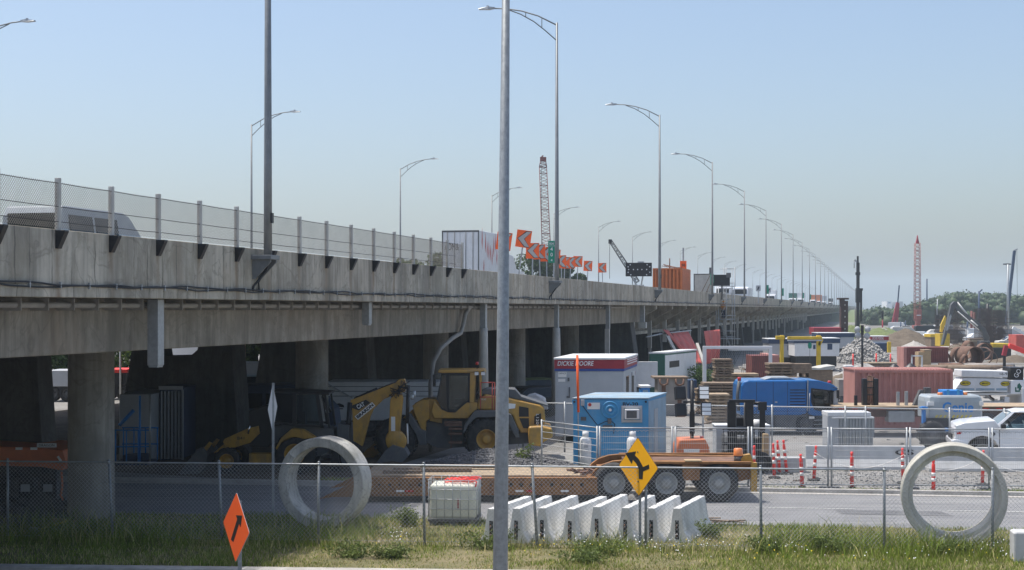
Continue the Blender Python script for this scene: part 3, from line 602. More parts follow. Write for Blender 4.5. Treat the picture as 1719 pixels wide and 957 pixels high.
# ------------------------------------------------------------------ haze
b = MB(); b.box(-1505, 1505, -65, 3505, -1, 75)
hz = b.build('haze', []); hm = bpy.data.materials.new('haze_air'); hm.use_nodes = True; nt = hm.node_tree; nt.nodes.clear()
o_ = N(nt, 'ShaderNodeOutputMaterial'); pv = N(nt, 'ShaderNodeVolumePrincipled'); pv.inputs['Color'].default_value = (.76, .90, 1, 1); pv.inputs['Density'].default_value = .00028; pv.inputs['Anisotropy'].default_value = .1
nt.links.new(pv.outputs[0], o_.inputs['Volume']); hz.data.materials.append(hm); tag(hz, None, None, kind='stuff')
# ------------------------------------------------------------------ the near fence, pipe rings, tank, barriers, signs
FX = lambda X: 33.72-.092*X                                   # plan line of the near fence
def fpt(px):
    t = (px-CX)/F; D = 33.72/(1+.092*t); return Vector((t*D, D, 0))
NF = thing('chain_link_fence', 'galvanised chain-link fence with top rail along the grass verge', 'fence', (0, 0, 0))
fps = [-160, 12, 182, 367, 535, 711, 893, 1085, 1277, 1485]
for i, px in enumerate(fps+[1667, 1850]):
    p = fpt(px); b = MB(); lean = random.uniform(-.02, .02) if px != 182 else -.1
    if px == 893: lean = -.13
    if px == 367: lean = -.08
    b.tube((p.x-lean, p.y+.03, -.1), (p.x, p.y+.03, 1.87), .032, n=10); b.tube((p.x, p.y+.03, 1.87), (p.x, p.y+.03, 1.9), .038, .02, n=10); b.build('post', 'galvpole', NF)
b = MB(); b.path([tuple(fpt(px)+Vector((0, 0, 1.83))) for px in fps], .021, n=8)
for px in fps: b.tube(tuple(fpt(px)+Vector((-.04, 0, 1.83))), tuple(fpt(px)+Vector((.04, 0, 1.83))), .03, n=8)
b.build('top_rail', 'galv', NF)
chainlink(NF, [tuple(fpt(-160)), tuple(fpt(1485))], .02, 1.80, .066, .0034)
chainlink(NF, [tuple(fpt(1485)), tuple(fpt(1850))], .02, 1.76, .066, .0034)
b = MB(); b.path([tuple(fpt(px)+Vector((0, -.01, .1))) for px in fps], .004, n=4); b.build('tension_wire', 'wire', NF)

def pipe_ring(label, px, py_bot, od, idd, L, yaw, m, step):
    D = GD(py_bot); t = thing('concrete_pipe_ring', label, 'pipe ring', at(px, D), yaw, 'concrete pipe rings on the verge')
    ro, ri = od/2, idd/2; b = MB(); o = (0, 0, ro-.04)
    if step: prof = [(ri+.10, .03), (ri+.09, .12), (ri, .12), (ri, L), (ro, L), (ro, .02), (ro-.02, 0), (ri+.12, 0)]
    else: prof = [(ri, .03), (ri, L), (ro, L), (ro, .02), (ro-.02, 0), (ri+.02, 0), (ri, .02)]
    b.lathe(prof, o, (0, 1, 0), 72, closed=True, sm=True); s = b.build('ring_wall', m, t)
    for p in s.data.polygons: p.use_smooth = True
    e = s.modifiers.new('edges', 'EDGE_SPLIT'); e.split_angle = R(35)
    if not step:
        b = MB(); a = R(138); c, sn = math.cos(a), math.sin(a); b.bar((c*(ri+.02), -.03, o[2]+sn*(ri+.02)), (c*(ro-.06), -.03, o[2]+sn*(ro-.06)), .03, .03); b.build('lifting_strap', 'pvc', t)
    return t
pipe_ring('grey concrete pipe ring with dark smears, standing on grass left of the white tank', 537, 886, 2.26, 1.78, .60, R(-16), 'ring', False)
pipe_ring('pale concrete pipe ring with a stepped rim, standing at the right end of the fence', 1602, 917, 2.34, 1.82, .80, R(-13), 'ringpale', True)

# plastic tank in a wire cage
D = 37.0; k = D/F; t = thing('caged_water_tank', 'translucent white plastic tank in a wire cage behind the fence', 'tank', at(760, D), R(-4))
b = MB(); b.box(-.58, .58, 0, 1.0, .17, 1.03); b.build('tank', 'poly', t, bevel=.09, seg=4)
b = MB()
for z in (.18, .42, .66, .9, 1.13):
    b.path([(-.62, -.035, z), (.62, -.035, z), (.62, 1.035, z), (-.62, 1.035, z), (-.62, -.035, z)], .011, n=6)
for x in (-.6, -.4, -.2, 0, .2, .4, .6):
    for y in (-.035, 1.035): b.tube((x, y, .16), (x, y, 1.13), .010, n=6)
for y in (.25, .5, .75):
    for x in (-.62, .62): b.tube((x, y, .16), (x, y, 1.13), .010, n=6)
b.build('cage', 'galv', t)
b = MB(); b.box(-.62, .62, -.03, 1.03, .11, .155)
for x in (-.5, 0, .5): b.box(x-.08, x+.08, -.02, 1.02, 0, .11)
b.build('pallet', 'mgrey', t)
b = MB(); b.box(.12, .15, -.02, -.008, .44, .68); b.build('level_mark', 'red', t)
hs = MB()
for q in range(5): hs.path([(.1+.35*math.cos(a+q)+.05*q, .4+.3*math.sin(a), 1.08+.012*q+.02*math.sin(3*a+q)) for a in np.linspace(0, 2*PI, 22)], .018, n=5)
hs.path([(.45, .3, 1.1), (.55, .0, 1.14), (.6, -.05, 1.1), (.57, -.06, .98)], .02, n=5)
tag(place(hs.build('red_hose', 'delin'), at(760, D), R(-4)), 'coiled red hose lying on top of the caged white tank', 'hose')

# concrete barriers side by side
def barrier_prof(): return [(-.30, 0), (-.30, .08), (-.17, .30), (-.085, .84), (.085, .84), (.17, .30), (.30, .08), (.30, 0)]
bt = thing('concrete_barrier', '', 'barrier', (0, 0, 0), 0, 'white concrete barriers side by side behind the fence')
b = MB(); b.prism(barrier_prof(), .0, 2.5, axis='y'); b.build('barrier_body', 'barrier', bt, bevel=.012)
b = MB(); b.box(-.045, .045, -.004, .02, .12, .56); b.build('end_slot', 'ink', bt)
b = MB(); b.path([(0, -.03, .46), (0, -.07, .44), (0, -.07, .38), (0, -.03, .36)], .012, n=5); b.path([(0, -.03, .26), (0, -.07, .24), (0, -.07, .2), (0, -.03, .18)], .012, n=5); b.build('steel_loop', 'brown', bt)
xs = [816, 857, 901, 947, 993, 1040, 1084, 1128]
blab = ['leftmost white concrete barrier of the row, mostly behind the zinc pole', 'white concrete barrier just right of the zinc pole', 'third white concrete barrier from the left, behind the leaning fence post', 'fourth white concrete barrier from the left of its row', 'fifth white concrete barrier from the left of its row', 'white concrete barrier just left of the yellow diamond sign', 'white concrete barrier just right of the yellow sign post', 'rightmost white concrete barrier of the row, its whole side showing']
random.seed(4)
for i, px in enumerate(xs):
    D = 34.35+random.uniform(-.1, .1); o = bt if i == 0 else dup(bt, (0, 0, 0), 0, '')
    o['label'] = blab[i]; place(o, at(px+9, D)+Vector((0, 0, -.03+random.uniform(-.025, .02))), -math.atan2(.86, 2.33)+random.uniform(-.035, .035)); o.rotation_euler[1] = R(random.uniform(-1.2, 1.2))

# signs on posts
def diamond(b, s, m=0, y=0, th=.004, cr=.08):
    h = s/math.sqrt(2)*1.0; pts = []
    for k in range(4):
        a = PI/2*k+PI/2; c = Vector((math.cos(a)*h, math.sin(a)*h)); n_ = Vector((math.cos(a+PI/2), math.sin(a+PI/2)))
        for e in (-1, 0, 1): pts.append((c.x*(1-(.035 if e else .012))+n_.x*e*cr*.35, c.y*(1-(.035 if e else .012))+n_.y*e*cr*.35))
    b.prism(pts, y-th, y, m)
    return b
t = thing('merge_sign', 'yellow diamond warning sign with black bent merging arrow on a steel post', 'sign', at(1074.5, 33.5), 0)
b = MB(); b.box(-.03, .03, .01, .05, -.2, 2.15); b.build('post', 'galvpole', t)
hd = bpy.data.objects.new('sign_face', None); b = MB(); diamond(b, .91); pl = b.build('sign_plate', 'signyel', t); pl.location = (-.045, -.05, 1.845); pl.rotation_euler = (0, R(-1.5), R(-53))
b = MB(); diamond(b, .935, y=.004, th=.0035); bo = b.build('border', 'brown', pl)
b = MB(); b.path([(.03, -.006, -.25), (.03, -.006, -.25)], .001, n=3) if 0 else None
P = [(.02, -.27), (.13, -.27), (.15, -.09), (.335, -.02), (.325, .075), (.15, .005), (.03, .17), (-.09, .255), (-.05, .345), (-.38, .285), (-.19, .05), (-.155, .15), (-.05, .07), (.02, -.06)]
P = [(x*1.12, z*1.0) for x, z in P]
b.prism(P, -.0075, -.0045); b.build('arrow', 'ink', pl)
b = MB()
for z in (-.33, .33): b.tube((0, -.004, z), (0, -.012, z), .018, n=8)
b.build('bolt', 'mgrey', pl)

t = thing('work_zone_sign', 'fluorescent orange diamond sign with black slanted arrow, turned sideways near the kerb', 'sign', at(402, 28.2), 0)
b = MB(); b.box(-.035, .035, .015, .06, -.3, 1.75); b.build('post', 'galvpole', t)
b = MB(); diamond(b, .92); pl = b.build('sign_plate', 'fluo', t); pl.location = (-.06, -.02, 1.26); pl.rotation_euler = (0, R(2), R(-58))
b = MB(); diamond(b, .935, y=.005, th=.004); b.build('border', 'signback', pl)
b = MB(); b.prism([(-.24, -.27), (-.12, -.30), (.16, .10), (.24, .04), (.30, .27), (.0, .23), (.07, .17)], -.0075, -.0045); b.build('arrow', 'ink', pl)

t = thing('diamond_sign', 'back of an unpainted diamond sign, seen nearly edge-on above the left pipe ring', 'sign', at(458.5, 39.0), 0)
b = MB(); b.box(-.03, .03, -.03, .02, 0, 3.45); b.build('post', 'galv', t)
b = MB(); diamond(b, .89); pl = b.build('sign_plate', 'signback', t); pl.location = (-.02, .03, 2.79); pl.rotation_euler = (0, 0, R(88))

# the big zinc pole close to the camera (its lamp is above the picture)
t = thing('lamp_post', 'galvanised round lamp post rising close by through the whole picture', 'lamp post', at(838.5, 20), 0)
b = MB(); top = W(850.5, -160, 20); bs = at(838.5, 20); dx = (top.x-bs.x)/top.z
b.path([(0-.012, 0, -.05), (dx*4, 0, 4), (dx*12.2, 0, 12.2)], [.112, .088, .036], n=28); b.build('pole', 'galvpole', t)
b = MB(); b.path([(dx*12.1, 0, 12.1), (dx*12+.6, .4, 12.7), (dx*12+1.6, 1.1, 13)], .03, n=8); b.build('arm', 'galvpole', t)
b = MB(); b.obox((dx*12+1.9, 1.3, 13), (.6, .25, .12), (0, 0, .6)); b.build('lamp_head', 'mgrey', t, bevel=.03)

# corner of a concrete block at the right edge, planks and rubbish on the verge
t = place(MB().prism([(0, 0), (0, .62), (.03, .66), (1.6, .66), (1.6, 0)], 0, .5).build('concrete_block', 'barrier2', bevel=.04), at(1702, 31.6), R(-8)); tag(t, 'pale concrete block whose corner shows at the lower right edge', 'block')
b = MB()
for i in range(5): b.obox((random.uniform(-.3, .3), random.uniform(-.2, .2), .03+.025*i), (random.uniform(.5, 1.0), .09, .025), (0, 0, random.uniform(-.6, .6)))
tag(place(b.build('broken_planks', 'wood'), at(1207, 37.0)+Vector((0, 0, .06))), 'reddish broken planks lying in the grass right of the barriers', 'planks')
def bit(name, label, cat, px, py, size, rot, m, z=.06): tag(place(MB().obox((0, 0, 0), size, rot).build(name, m, bevel=.004), G(px, py)+Vector((0, 0, z))), label, cat)
bit('yellow_board', 'yellow board lying slanted in the grass below the first round column', 'board', 80, 893, (1.0, .1, .03), (0, R(-14), R(24)), 'stripe', .12)
bit('cardboard_box_piece', 'tan board propped in the grass beside the first round column', 'board', 108, 886, (.55, .03, .2), (R(10), R(6), R(10)), 'plywood', .12)
bit('concrete_chunk', 'small grey block lying in the grass under the overpass', 'block', 56, 901, (.2, .14, .24), (0, R(8), R(20)), 'ring', .1)
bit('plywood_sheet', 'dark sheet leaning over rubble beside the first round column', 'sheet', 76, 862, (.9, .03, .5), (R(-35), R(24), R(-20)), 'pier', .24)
random.seed(9); b = MB()
for i in range(70):
    p = G(random.uniform(-40, 120), random.uniform(846, 892)); b.obox((p.x, p.y, .05), (random.uniform(.12, .5), random.uniform(.1, .4), random.uniform(.06, .25)), (random.uniform(-.5, .5), random.uniform(-.5, .5), random.uniform(0, 3)))
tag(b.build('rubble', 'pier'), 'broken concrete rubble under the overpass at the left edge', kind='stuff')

# grass of the verge and the strips beyond the road
rg = np.random.default_rng(2)
def vnoise(x, y, s, sd):
    r0 = np.random.default_rng(sd); out = 0
    for q in range(5):
        a = r0.uniform(0, 2*PI); f = s*r0.uniform(.5, 1.9); out = out+np.sin(f*(x*math.cos(a)+y*math.sin(a))+r0.uniform(0, 6))
    return out/5
def blades(px0, px1, f0, f1, n, h0, h1, dens=None):
    """n blades between two plan lines (functions of X) over a span of X"""
    X = rg.uniform(px0, px1, n); a = rg.uniform(0, 1, n); Y = f0(X)*(1-a)+f1(X)*a
    return X, Y, rg.uniform(h0, h1, n)
regs = [blades(-14, 15, lambda X: 30.25-.066*X+.3, lambda X: FX(X)-.1, 56000, .07, .20), blades(-14, 15, lambda X: FX(X)-.5, lambda X: FX(X)+1.6, 30000, .12, .34),
        blades(-14, 15, lambda X: FX(X)+1.2, lambda X: rd(X, 37.95), 30000, .06, .2), blades(-1.5, 2.6, lambda X: X*0+47, lambda X: X*0+51, 7000, .1, .32), blades(6, 17, lambda X: rd(X, 44.95), lambda X: rd(X, 45.9), 9000, .06, .26), blades(-6, -1, lambda X: X*0+45.6, lambda X: X*0+47, 2500, .06, .2)]
regs.append(blades(-13, 14, lambda X: FX(X)-1.2, lambda X: FX(X)+2.2, 5200, .38, .68))
X, Y, h = [np.concatenate(c) for c in zip(*regs)]
pn = vnoise(X, Y, 1.4, 3); pn2 = vnoise(X, Y, 3.5, 8); pd = vnoise(X, Y, .55, 21)
keep = rg.uniform(0, 1, len(X)) < np.clip(.82+.75*pn2+.5*pd, .08, 1); ringgap = np.ones(len(X), bool)
for (px, D) in ((537, 36.8), (1600, 34.2)): ringgap &= ~((np.abs(X-(px-CX)*D/F) < .7) & (np.abs(Y-D-.4) < .7))
X, Y, h, pn, pn2, pd = [q[keep & ringgap] for q in (X, Y, h, pn, pn2, pd)]
tall = np.exp(-((Y-FX(X)-.2)/.8)**2); h = h*(.66+.55*np.clip(pn+pd, -.6, 1.2))*np.where(X > 6, .78, 1)*(1+.5*tall*np.clip(pn2+.3, 0, 1)); n = len(X)
az = rg.uniform(0, 2*PI, n); wd = rg.uniform(.004, .010, n); lean = rg.uniform(.15, .9, n)*h; la = rg.uniform(0, 2*PI, n)
ex, ey = np.cos(az)*wd, np.sin(az)*wd; lx, ly = np.cos(la)*lean, np.sin(la)*lean
V = np.zeros((n, 5, 3)); V[:, 0] = np.stack([X-ex, Y-ey, 0*X], 1); V[:, 1] = np.stack([X+ex, Y+ey, 0*X], 1)
V[:, 2] = np.stack([X+ex*.8+lx*.35, Y+ey*.8+ly*.35, h*.6], 1); V[:, 3] = np.stack([X-ex*.8+lx*.35, Y-ey*.8+ly*.35, h*.6], 1); V[:, 4] = np.stack([X+lx, Y+ly, h], 1)
base = np.arange(n)[:, None]*5; T = np.concatenate([base+np.array([[0, 1, 2]]), base+np.array([[0, 2, 3]]), base+np.array([[3, 2, 4]])])
mi = np.where(rg.uniform(0, 1, n) < np.clip(.25-.5*pn-.3*pd+np.where(h > .45, .3, 0)+np.where(Y < FX(X)-1.5, .12, 0), .08, .92), 1, np.where(rg.uniform(0, 1, n) < .28+.6*pn2, 2, 0)); mi = np.concatenate([mi]*3)
tag(raw('grass', V.reshape(-1, 3), T, ['grassg', 'grasss', 'grassd'], mi), 'uneven grass with straw patches on the verge', kind='stuff')
# wild flowers
n = 620; X = np.concatenate([rg.uniform(-3, 12, 420), rg.uniform(-3, 7, 200)]); Y = FX(X)+np.concatenate([rg.uniform(-2.1, 1.2, 420), rg.uniform(-1, .6, 200)]); kp = vnoise(X, Y, 1.1, 33) > -.1; X, Y = X[kp], Y[kp]; n = len(X)
z = rg.uniform(.14, .36, n); r = rg.uniform(.007, .015, n); V = np.zeros((n, 6, 3))
for q in range(6): V[:, q] = np.stack([X+r*math.cos(q*PI/3), Y+r*math.sin(q*PI/3)*.6, z+r*math.sin(q*PI/3)*.8], 1)
mi = (vnoise(X, Y, .9, 40)+rg.normal(0, .25, n) > .1).astype(int)
tag(raw('wildflowers', V.reshape(-1, 3), np.arange(n*6).reshape(-1, 6), ['petalw', 'petaly'], mi), 'small white and yellow flowers in the verge grass', kind='stuff')
# leafy weeds
def weed(label, px, D, hgt, wid, nl, seed, m='weed', ls=.034, name='leafy_weed'):
    r_ = np.random.default_rng(seed); t = thing(name, label, 'plant', at(px, D), 0, 'weeds on the verge' if name == 'leafy_weed' else None); b = MB(); tips = []
    for q in range(14):
        a = r_.uniform(0, 2*PI); e = (math.cos(a)*wid*r_.uniform(.2, 1), math.sin(a)*wid*.6*r_.uniform(.2, 1), hgt*r_.uniform(.55, 1)); tips.append(e)
        b.path([(e[0]*.25, e[1]*.25, 0), (e[0]*.6, e[1]*.6, e[2]*.6), e], [.006, .004, .002], n=4)
    b.build('stem', m, t); w_ = r_.integers(0, len(tips), nl); e = np.array(tips)[w_]; f = r_.uniform(.25, 1.05, nl)[:, None]; p = e*f*np.array([.85, .85, 1])+r_.normal(0, wid*.12, (nl, 3))*np.array([1, 1, .6]); p[:, 2] = np.abs(p[:, 2])
    e1 = r_.normal(size=(nl, 3)); e1 /= np.linalg.norm(e1, axis=1)[:, None]; e2 = np.cross(e1, r_.normal(size=(nl, 3))); e2 /= np.linalg.norm(e2, axis=1)[:, None]; s = ls*r_.uniform(.6, 1.4, nl)[:, None]
    raw('foliage', np.stack([p-e1*s, p+e2*s*.45, p+e1*s, p-e2*s*.45], 1).reshape(-1, 3), np.arange(nl*4).reshape(-1, 4), [m], parent=t)
for i, (px, D, hg, wd, lab) in enumerate(((592, 32.3, .5, .7, 'leafy weed growing before the fence right of the left pipe ring'), (655, 32.2, .42, .5, 'pale leafy weed in front of the fence below the white tank'), (690, 36.9, .75, .5, 'green bushy weed standing left of the white tank'), (820, 33.4, .6, .6, 'dense weed clump between the white tank and the zinc pole'), (1190, 34.8, .62, .45, 'dark green weed at the end of the barrier row'), (1292, 32.8, .55, .5, 'green weed clump at the fence post right of the barriers'), (1400, 33.0, .55, .8, 'broad weed patch before the fence midway to the right pipe ring'), (1000, 32.6, .4, .7, 'low weed clump below the barriers'), (980, 31.6, .35, .6, 'low clump of yellow-green weeds near the kerb'), (1600, 32.5, .42, .45, 'weed clump in front of the right pipe ring'))):
    weed(lab, px, D, hg*.68, wd*1.25, 1000, i+50)
weed('thin weedy stalks growing on the gravel heap beside the loader', 880, 49.0, 1.0, .4, 260, 71, 'weed', .06, 'weed_stalks')
for i, (px, D, lab) in enumerate(((1150, 101, 'tall green weeds below the red tarpaulin'), (1190, 97, 'tall green weeds beside the white steel frame'), (1128, 104, 'tall green weeds beside the green trailer'))):
    weed(lab, px, D, 1.7, 1.6, 2600, 90+i, 'reed', .085, 'tall_weeds')
# scattered yard debris
random.seed(77); b = MB()
for i in range(900):
    D_ = random.uniform(46, 135); px_ = random.uniform(1000, 1719) if D_ < 70 else random.uniform(1180, 1719); p = at(px_, D_); s_ = random.uniform(.03, .2)*(D_/75)**1.2
    b.obox((p.x, p.y, s_*.2), (s_*random.uniform(.6, 3.5), s_*random.uniform(.4, 1.2), s_*random.uniform(.2, .8)), (random.uniform(-.3, .3), random.uniform(-.3, .3), random.uniform(0, 3)), random.choice((0, 0, 1, 2, 3)))
tag(b.build('yard_debris', ['pipe', 'wood', 'mgrey', 'barrier2']), 'scattered scraps and offcuts lying about the gravel yard', kind='stuff')
# loose stones in the yard strip behind the road
n = 5200; X = rg.uniform(-1, 20, n); Y = rd(X, 45.2)+rg.uniform(0, 1, n)**1.6*8; s = rg.uniform(.012, .045, n)**1.0; O = np.array([[1, 0, 0], [-1, 0, 0], [0, 1, 0], [0, -1, 0], [0, 0, 1], [0, 0, -1]]); T = np.array([[0, 2, 4], [2, 1, 4], [1, 3, 4], [3, 0, 4], [2, 0, 5], [1, 2, 5], [3, 1, 5], [0, 3, 5]])
V = (O[None]*(s[:, None, None]*rg.uniform(.5, 1.3, (n, 6, 1)))+np.stack([X, Y, s*.4], 1)[:, None]).reshape(-1, 3)
tag(raw('loose_stones', V, (np.arange(n)[:, None, None]*6+T[None]).reshape(-1, 3), ['rubble']), 'loose grey stones scattered on the yard beyond the road', kind='stuff')
# ------------------------------------------------------------------ low-bed trailer on the road
def LX(px, px0, D): return (px-px0)*D/F
def LZ(py, D): return H-(py-HY)*D/F
D = 41.4; t = thing('lowbed_trailer', 'rusty orange low-bed trailer with three axles parked along the road', 'trailer', at(900, D))
q = lambda px: LX(px, 900, D)
b = MB(); b.prism([(q(535), .10), (q(600), .62), (q(640), .69), (q(1003), .69), (q(1003), .24), (q(560), .16)], 0, .12)
b.prism([(q(535), .10), (q(600), .62), (q(640), .69), (q(1003), .69), (q(1003), .24), (q(560), .16)], 2.5, 2.62)
b.box(q(600), q(1003), -.03, 2.65, .655, .70); b.box(q(600), q(1003), -.03, .15, .22, .26)
for px in range(640, 1003, 40): b.box(q(px)-.05, q(px)+.05, .12, 2.5, .4, .65)
b.build('deck_frame', 'rust', t, bevel=.008)
b = MB()
for i in range(9): b.box(q(612), q(985)-(.1*(i % 3)), .16+i*.27, .41+i*.27, .702, .75)
b.build('deck_planks', 'deckwood', t, bevel=.006)
arch = [(q(985), .5), (q(1000), .88), (q(1012), 1.02), (q(1030), 1.12), (q(1050), 1.15), (q(1262), 1.09), (q(1264), .62), (q(1243), .55), (q(1240), .93), (q(1050), .99), (q(1032), .97), (q(1020), .88), (q(1008), .5), (q(1003), .22), (q(985), .22)]
b = MB(); b.prism(arch, .35, .55); b.prism(arch, 2.05, 2.25); b.box(q(1050), q(1262), .0, .14, 1.08, 1.142); b.box(q(1050), q(1262), 2.46, 2.6, 1.08, 1.142)
b.box(q(1008), q(1020), .1, 2.5, .7, .86); b.box(q(1146), q(1175), .02, .3, .62, 1.07); b.box(q(1060), q(1240), .6, 2.0, .75, .95)
b.build('rear_frame', 'rust', t, bevel=.01)
b = MB(); b.box(q(1052), q(1261), .141, 2.459, 1.03, 1.08); b.build('rear_deck', 'brown', t)
b = MB(); b.box(q(1150), q(1178), -.04, .35, 1.144, 1.18); b.build('step_plate', 'plywood', t)
for px in (1031, 1119, 1208):
    wheel(t, q(px), .545, .0, .545, .52, .31, 0, rm='rim', n=36, dish=.07)
    wheel(t, q(px), .545, 2.6, .545, .52, .29, 0, rm='mgrey', n=30, face=1)
b = MB(); b.tube((q(1242), .3, 1.12), (q(1242), .3, 1.28), .12, n=14); b.lathe([(.13, 1.28), (.135, 1.30), (.125, 1.47), (.10, 1.49), (.001, 1.49)], (q(1242), .3, 0), n=16, m=1); be = b.build('beacon', ['mgrey', 'amber'], t)
b = MB(); b.prism([(q(1238), 1.09), (q(1252), 1.3), (q(1262), 1.33), (q(1268), 1.05)], .2, .5); b.box(q(1262), q(1272), .1, .3, .3, 1.1); b.build('tail_bracket', 'cat', t)
for px, m_ in ((672, 'reflect'), (687, 'redlens'), (872, 'reflect'), (890, 'redlens'), (948, 'reflect')):
    b = MB(); b.box(q(px)-.11, q(px)+.11, -.012, .0, .3, .355); b.build('reflector', m_, t)
b = MB()
for i in range(22):
    x = q(620+i*17); b.tube((x, -.004, .5), (x, .001, .5), random.choice((.03, .04, .055)), n=10)
b.build('frame_holes', 'ink', t)
b = MB()
for i in range(9): b.obox((q(random.uniform(960, 1004)), random.uniform(.2, 1.2), .79), (random.uniform(.2, .5), .07, .05), (random.uniform(-.4, .4), random.uniform(-.6, .6), random.uniform(-1, 1)))
tag(place(b.build('chain_binders', 'brown'), at(900, D)), 'rusty chains and binders heaped at the step of the trailer deck', 'chains')
b = MB()
for i, (a, c, y, z) in enumerate(((640, 705, .5, .78), (655, 790, .9, .8), (700, 845, 1.5, .83))): b.box(q(a), q(c), y, y+.22, z-.03, z+.06)
tag(place(b.build('loose_beams', 'wood'), at(900, D)), 'grey timber beams lying on the trailer deck left of the zinc pole', 'beams')

# dark orange trailer nose with a name plate at the left edge
D = 40.4; t = thing('orange_trailer', 'dark orange trailer under the overpass at the left edge, with hanging mud flaps', 'trailer', at(40, D)); q = lambda px: LX(px, 40, D)
b = MB(); b.prism([(q(-160), 1.75), (q(60), 1.62), (q(105), 1.55), (q(112), 1.2), (q(104), 1.0), (q(70), 1.1), (q(-160), 1.2)], 0, 2.4); b.build('frame', 'opink', t, bevel=.02)
b = MB(); b.box(q(62), q(95), -.012, 0, LZ(751, D), LZ(744, D)); pl = b.build('name_plate', 'white', t); text('DRAGON', .09, (q(78.5), -.014, LZ(747.6, D)), 'ink', pl, width=.42)
for px in (32, 57): b = MB(); b.box(q(px)-.09, q(px)+.09, -.02, 0, LZ(754, D)-.02, LZ(754, D)+.05); b.build('reflector', 'reflect', t)
b = MB(); b.obox((q(100), -.02, LZ(770, D)), (.06, .02, .16), (0, R(-35), 0)); b.build('reflector', 'reflect', t)
for px in (42, 80):
    b = MB(); b.box(q(px)-.2, q(px)+.2, .1, .13, .25, 1.1); f = b.build('mud_flap', 'rubber', t); b = MB(); b.box(q(px)-.15, q(px)+.1, .094, .099, .42, .62); b.build('flap_label', 'sitegrey', f)
for px in (-30, 20): wheel(t, q(px), .5, .35, .5, .4, .27)
b = MB(); b.path([(q(104), -.05, .98), (q(106), -.06, .6), (q(103), -.06, .35), (q(107), -.06, .2)], .03, n=6); b.build('tie_strap', 'opink', t)

# ------------------------------------------------------------------ under the overpass
D = 51.0; t = thing('grey_container', 'grey ribbed shipping container under the overpass behind the first column', 'container', at(226, D+.3), R(0)); q = lambda px: LX(px, 226, D)
def ribs(b, x0, x1, y, z0, z1, n, d=.03, m=0):
    st = (x1-x0)/n
    pts = []
    for i in range(n):
        a = x0+i*st; pts += [(a, y), (a+st*.35, y), (a+st*.5, y+d), (a+st*.85, y+d)]
    pts.append((x1, y)); vs = [(b.bm.verts.new((p[0], p[1], z0)), b.bm.verts.new((p[0], p[1], z1))) for p in pts]
    for (a0, a1), (c0, c1) in zip(vs, vs[1:]): b._f([a0, c0, c1, a1], m)
b = MB(); b.prism([(q(200), .1), (q(200), 2.45), (q(255), 2.45), (q(255), .1)], 0, 4); b.build('container_body', 'sitegrey', t, bevel=.03)
b = MB(); b.prism([(q(257), .06), (q(257), 2.66), (q(298), 2.62), (q(298), .15)], 1.0, 4.2); b.build('side_box', 'navy', t)
b = MB(); ribs(b, q(259), q(295), .96, .12, 2.5, 6, .04); b.box(q(295), q(298), .93, 1, .1, 2.55); b.box(q(256), q(297), .9, 1, 2.55, 2.68); b.build('ribbed_wall', 'sitegrey', t)
D = 49.6; t = thing('blue_work_platform', 'blue railed work platform in front of the grey container', 'platform', at(226, D)); q = lambda px: LX(px, 226, D)
b = MB(); b.box(q(192), q(252), 0, 1.0, .18, .3); b.box(q(205), q(240), .1, .9, .3, .5)
b.build('floor', 'navy', t); b = MB()
for px in (194, 212, 232, 252):
    for y in (0, 1.0): b.tube((q(px), y, .25), (q(px), y, 1.35), .025, n=6)
for z in (.8, 1.35):
    for y in (0, 1): b.tube((q(192), y, z), (q(254), y, z), .025, n=6)
b.tube((q(199), .1, 1.5), (q(222), .2, 2.0), .06, n=6); b.tube((q(234), .05, .3), (q(234), .05, 2.5), .04, n=6); b.tube((q(252), -.02, .2), (q(252), -.02, 2.55), .035, n=6, m=1); b.build('rails', ['lblue', 'galv'], t)

# dark van under the overpass behind the backhoe
D = 57.5; t = thing('dark_van', 'dark van under the overpass behind the backhoe', 'van', at(440, D)); q = lambda px: LX(px, 440, D)
b = MB(); b.prism([(q(388), .4), (q(388), 2.2), (q(396), 2.42), (q(500), 2.46), (q(525), 2.3), (q(560), 1.5), (q(566), .4)], 0, 2.0); b.build('body', 'navy', t, bevel=.05)
for a, c in ((395, 409), (412, 440), (446, 480)):
    b = MB(); b.box(q(a), q(c), -.01, .02, 1.55, 2.12); b.build('window', 'dglass', t, bevel=.01)
for px in (412, 530): wheel(t, q(px), .36, -.01, .36, .25)

# white panelled truck body
D = 62.5; t = thing('white_truck_body', 'long white panelled truck body under the overpass behind the excavator boom', 'truck body', at(640, D)); q = lambda px: LX(px, 640, D)
b = MB(); b.box(q(548), q(738), 0, 2.2, LZ(706, D), LZ(641, D)); b.build('box_body', 'white', t, bevel=.03)
for z in (649, 657, 665):
    b = MB(); b.box(q(548), q(738), -.008, .0, LZ(z, D)-.012, LZ(z, D)+.012); b.build('panel_seam', 'mgrey', t)
b = MB(); b.prism([(q(557), LZ(683, D)), (q(562), LZ(678, D)), (q(570), LZ(677, D)), (q(577), LZ(680, D)), (q(578), LZ(684, D)), (q(566), LZ(683, D))], -.012, -.004); b.box(q(562), q(576), -.012, -.004, LZ(687, D), LZ(685.5, D)); b.build('emblem', 'ink', t)
b = MB(); b.bar((q(546), -.03, LZ(642, D)), (q(592), -.03, LZ(668, D)), .05, .05); b.build('tarp_arm', 'sitegrey', t)
b = MB(); b.box(q(560), q(735), .2, 2, .6, LZ(706, D)-.002); b.build('chassis', 'mgrey', t)
for px in (590, 620, 715): wheel(t, q(px), .5, .05, .5, .35, .28)

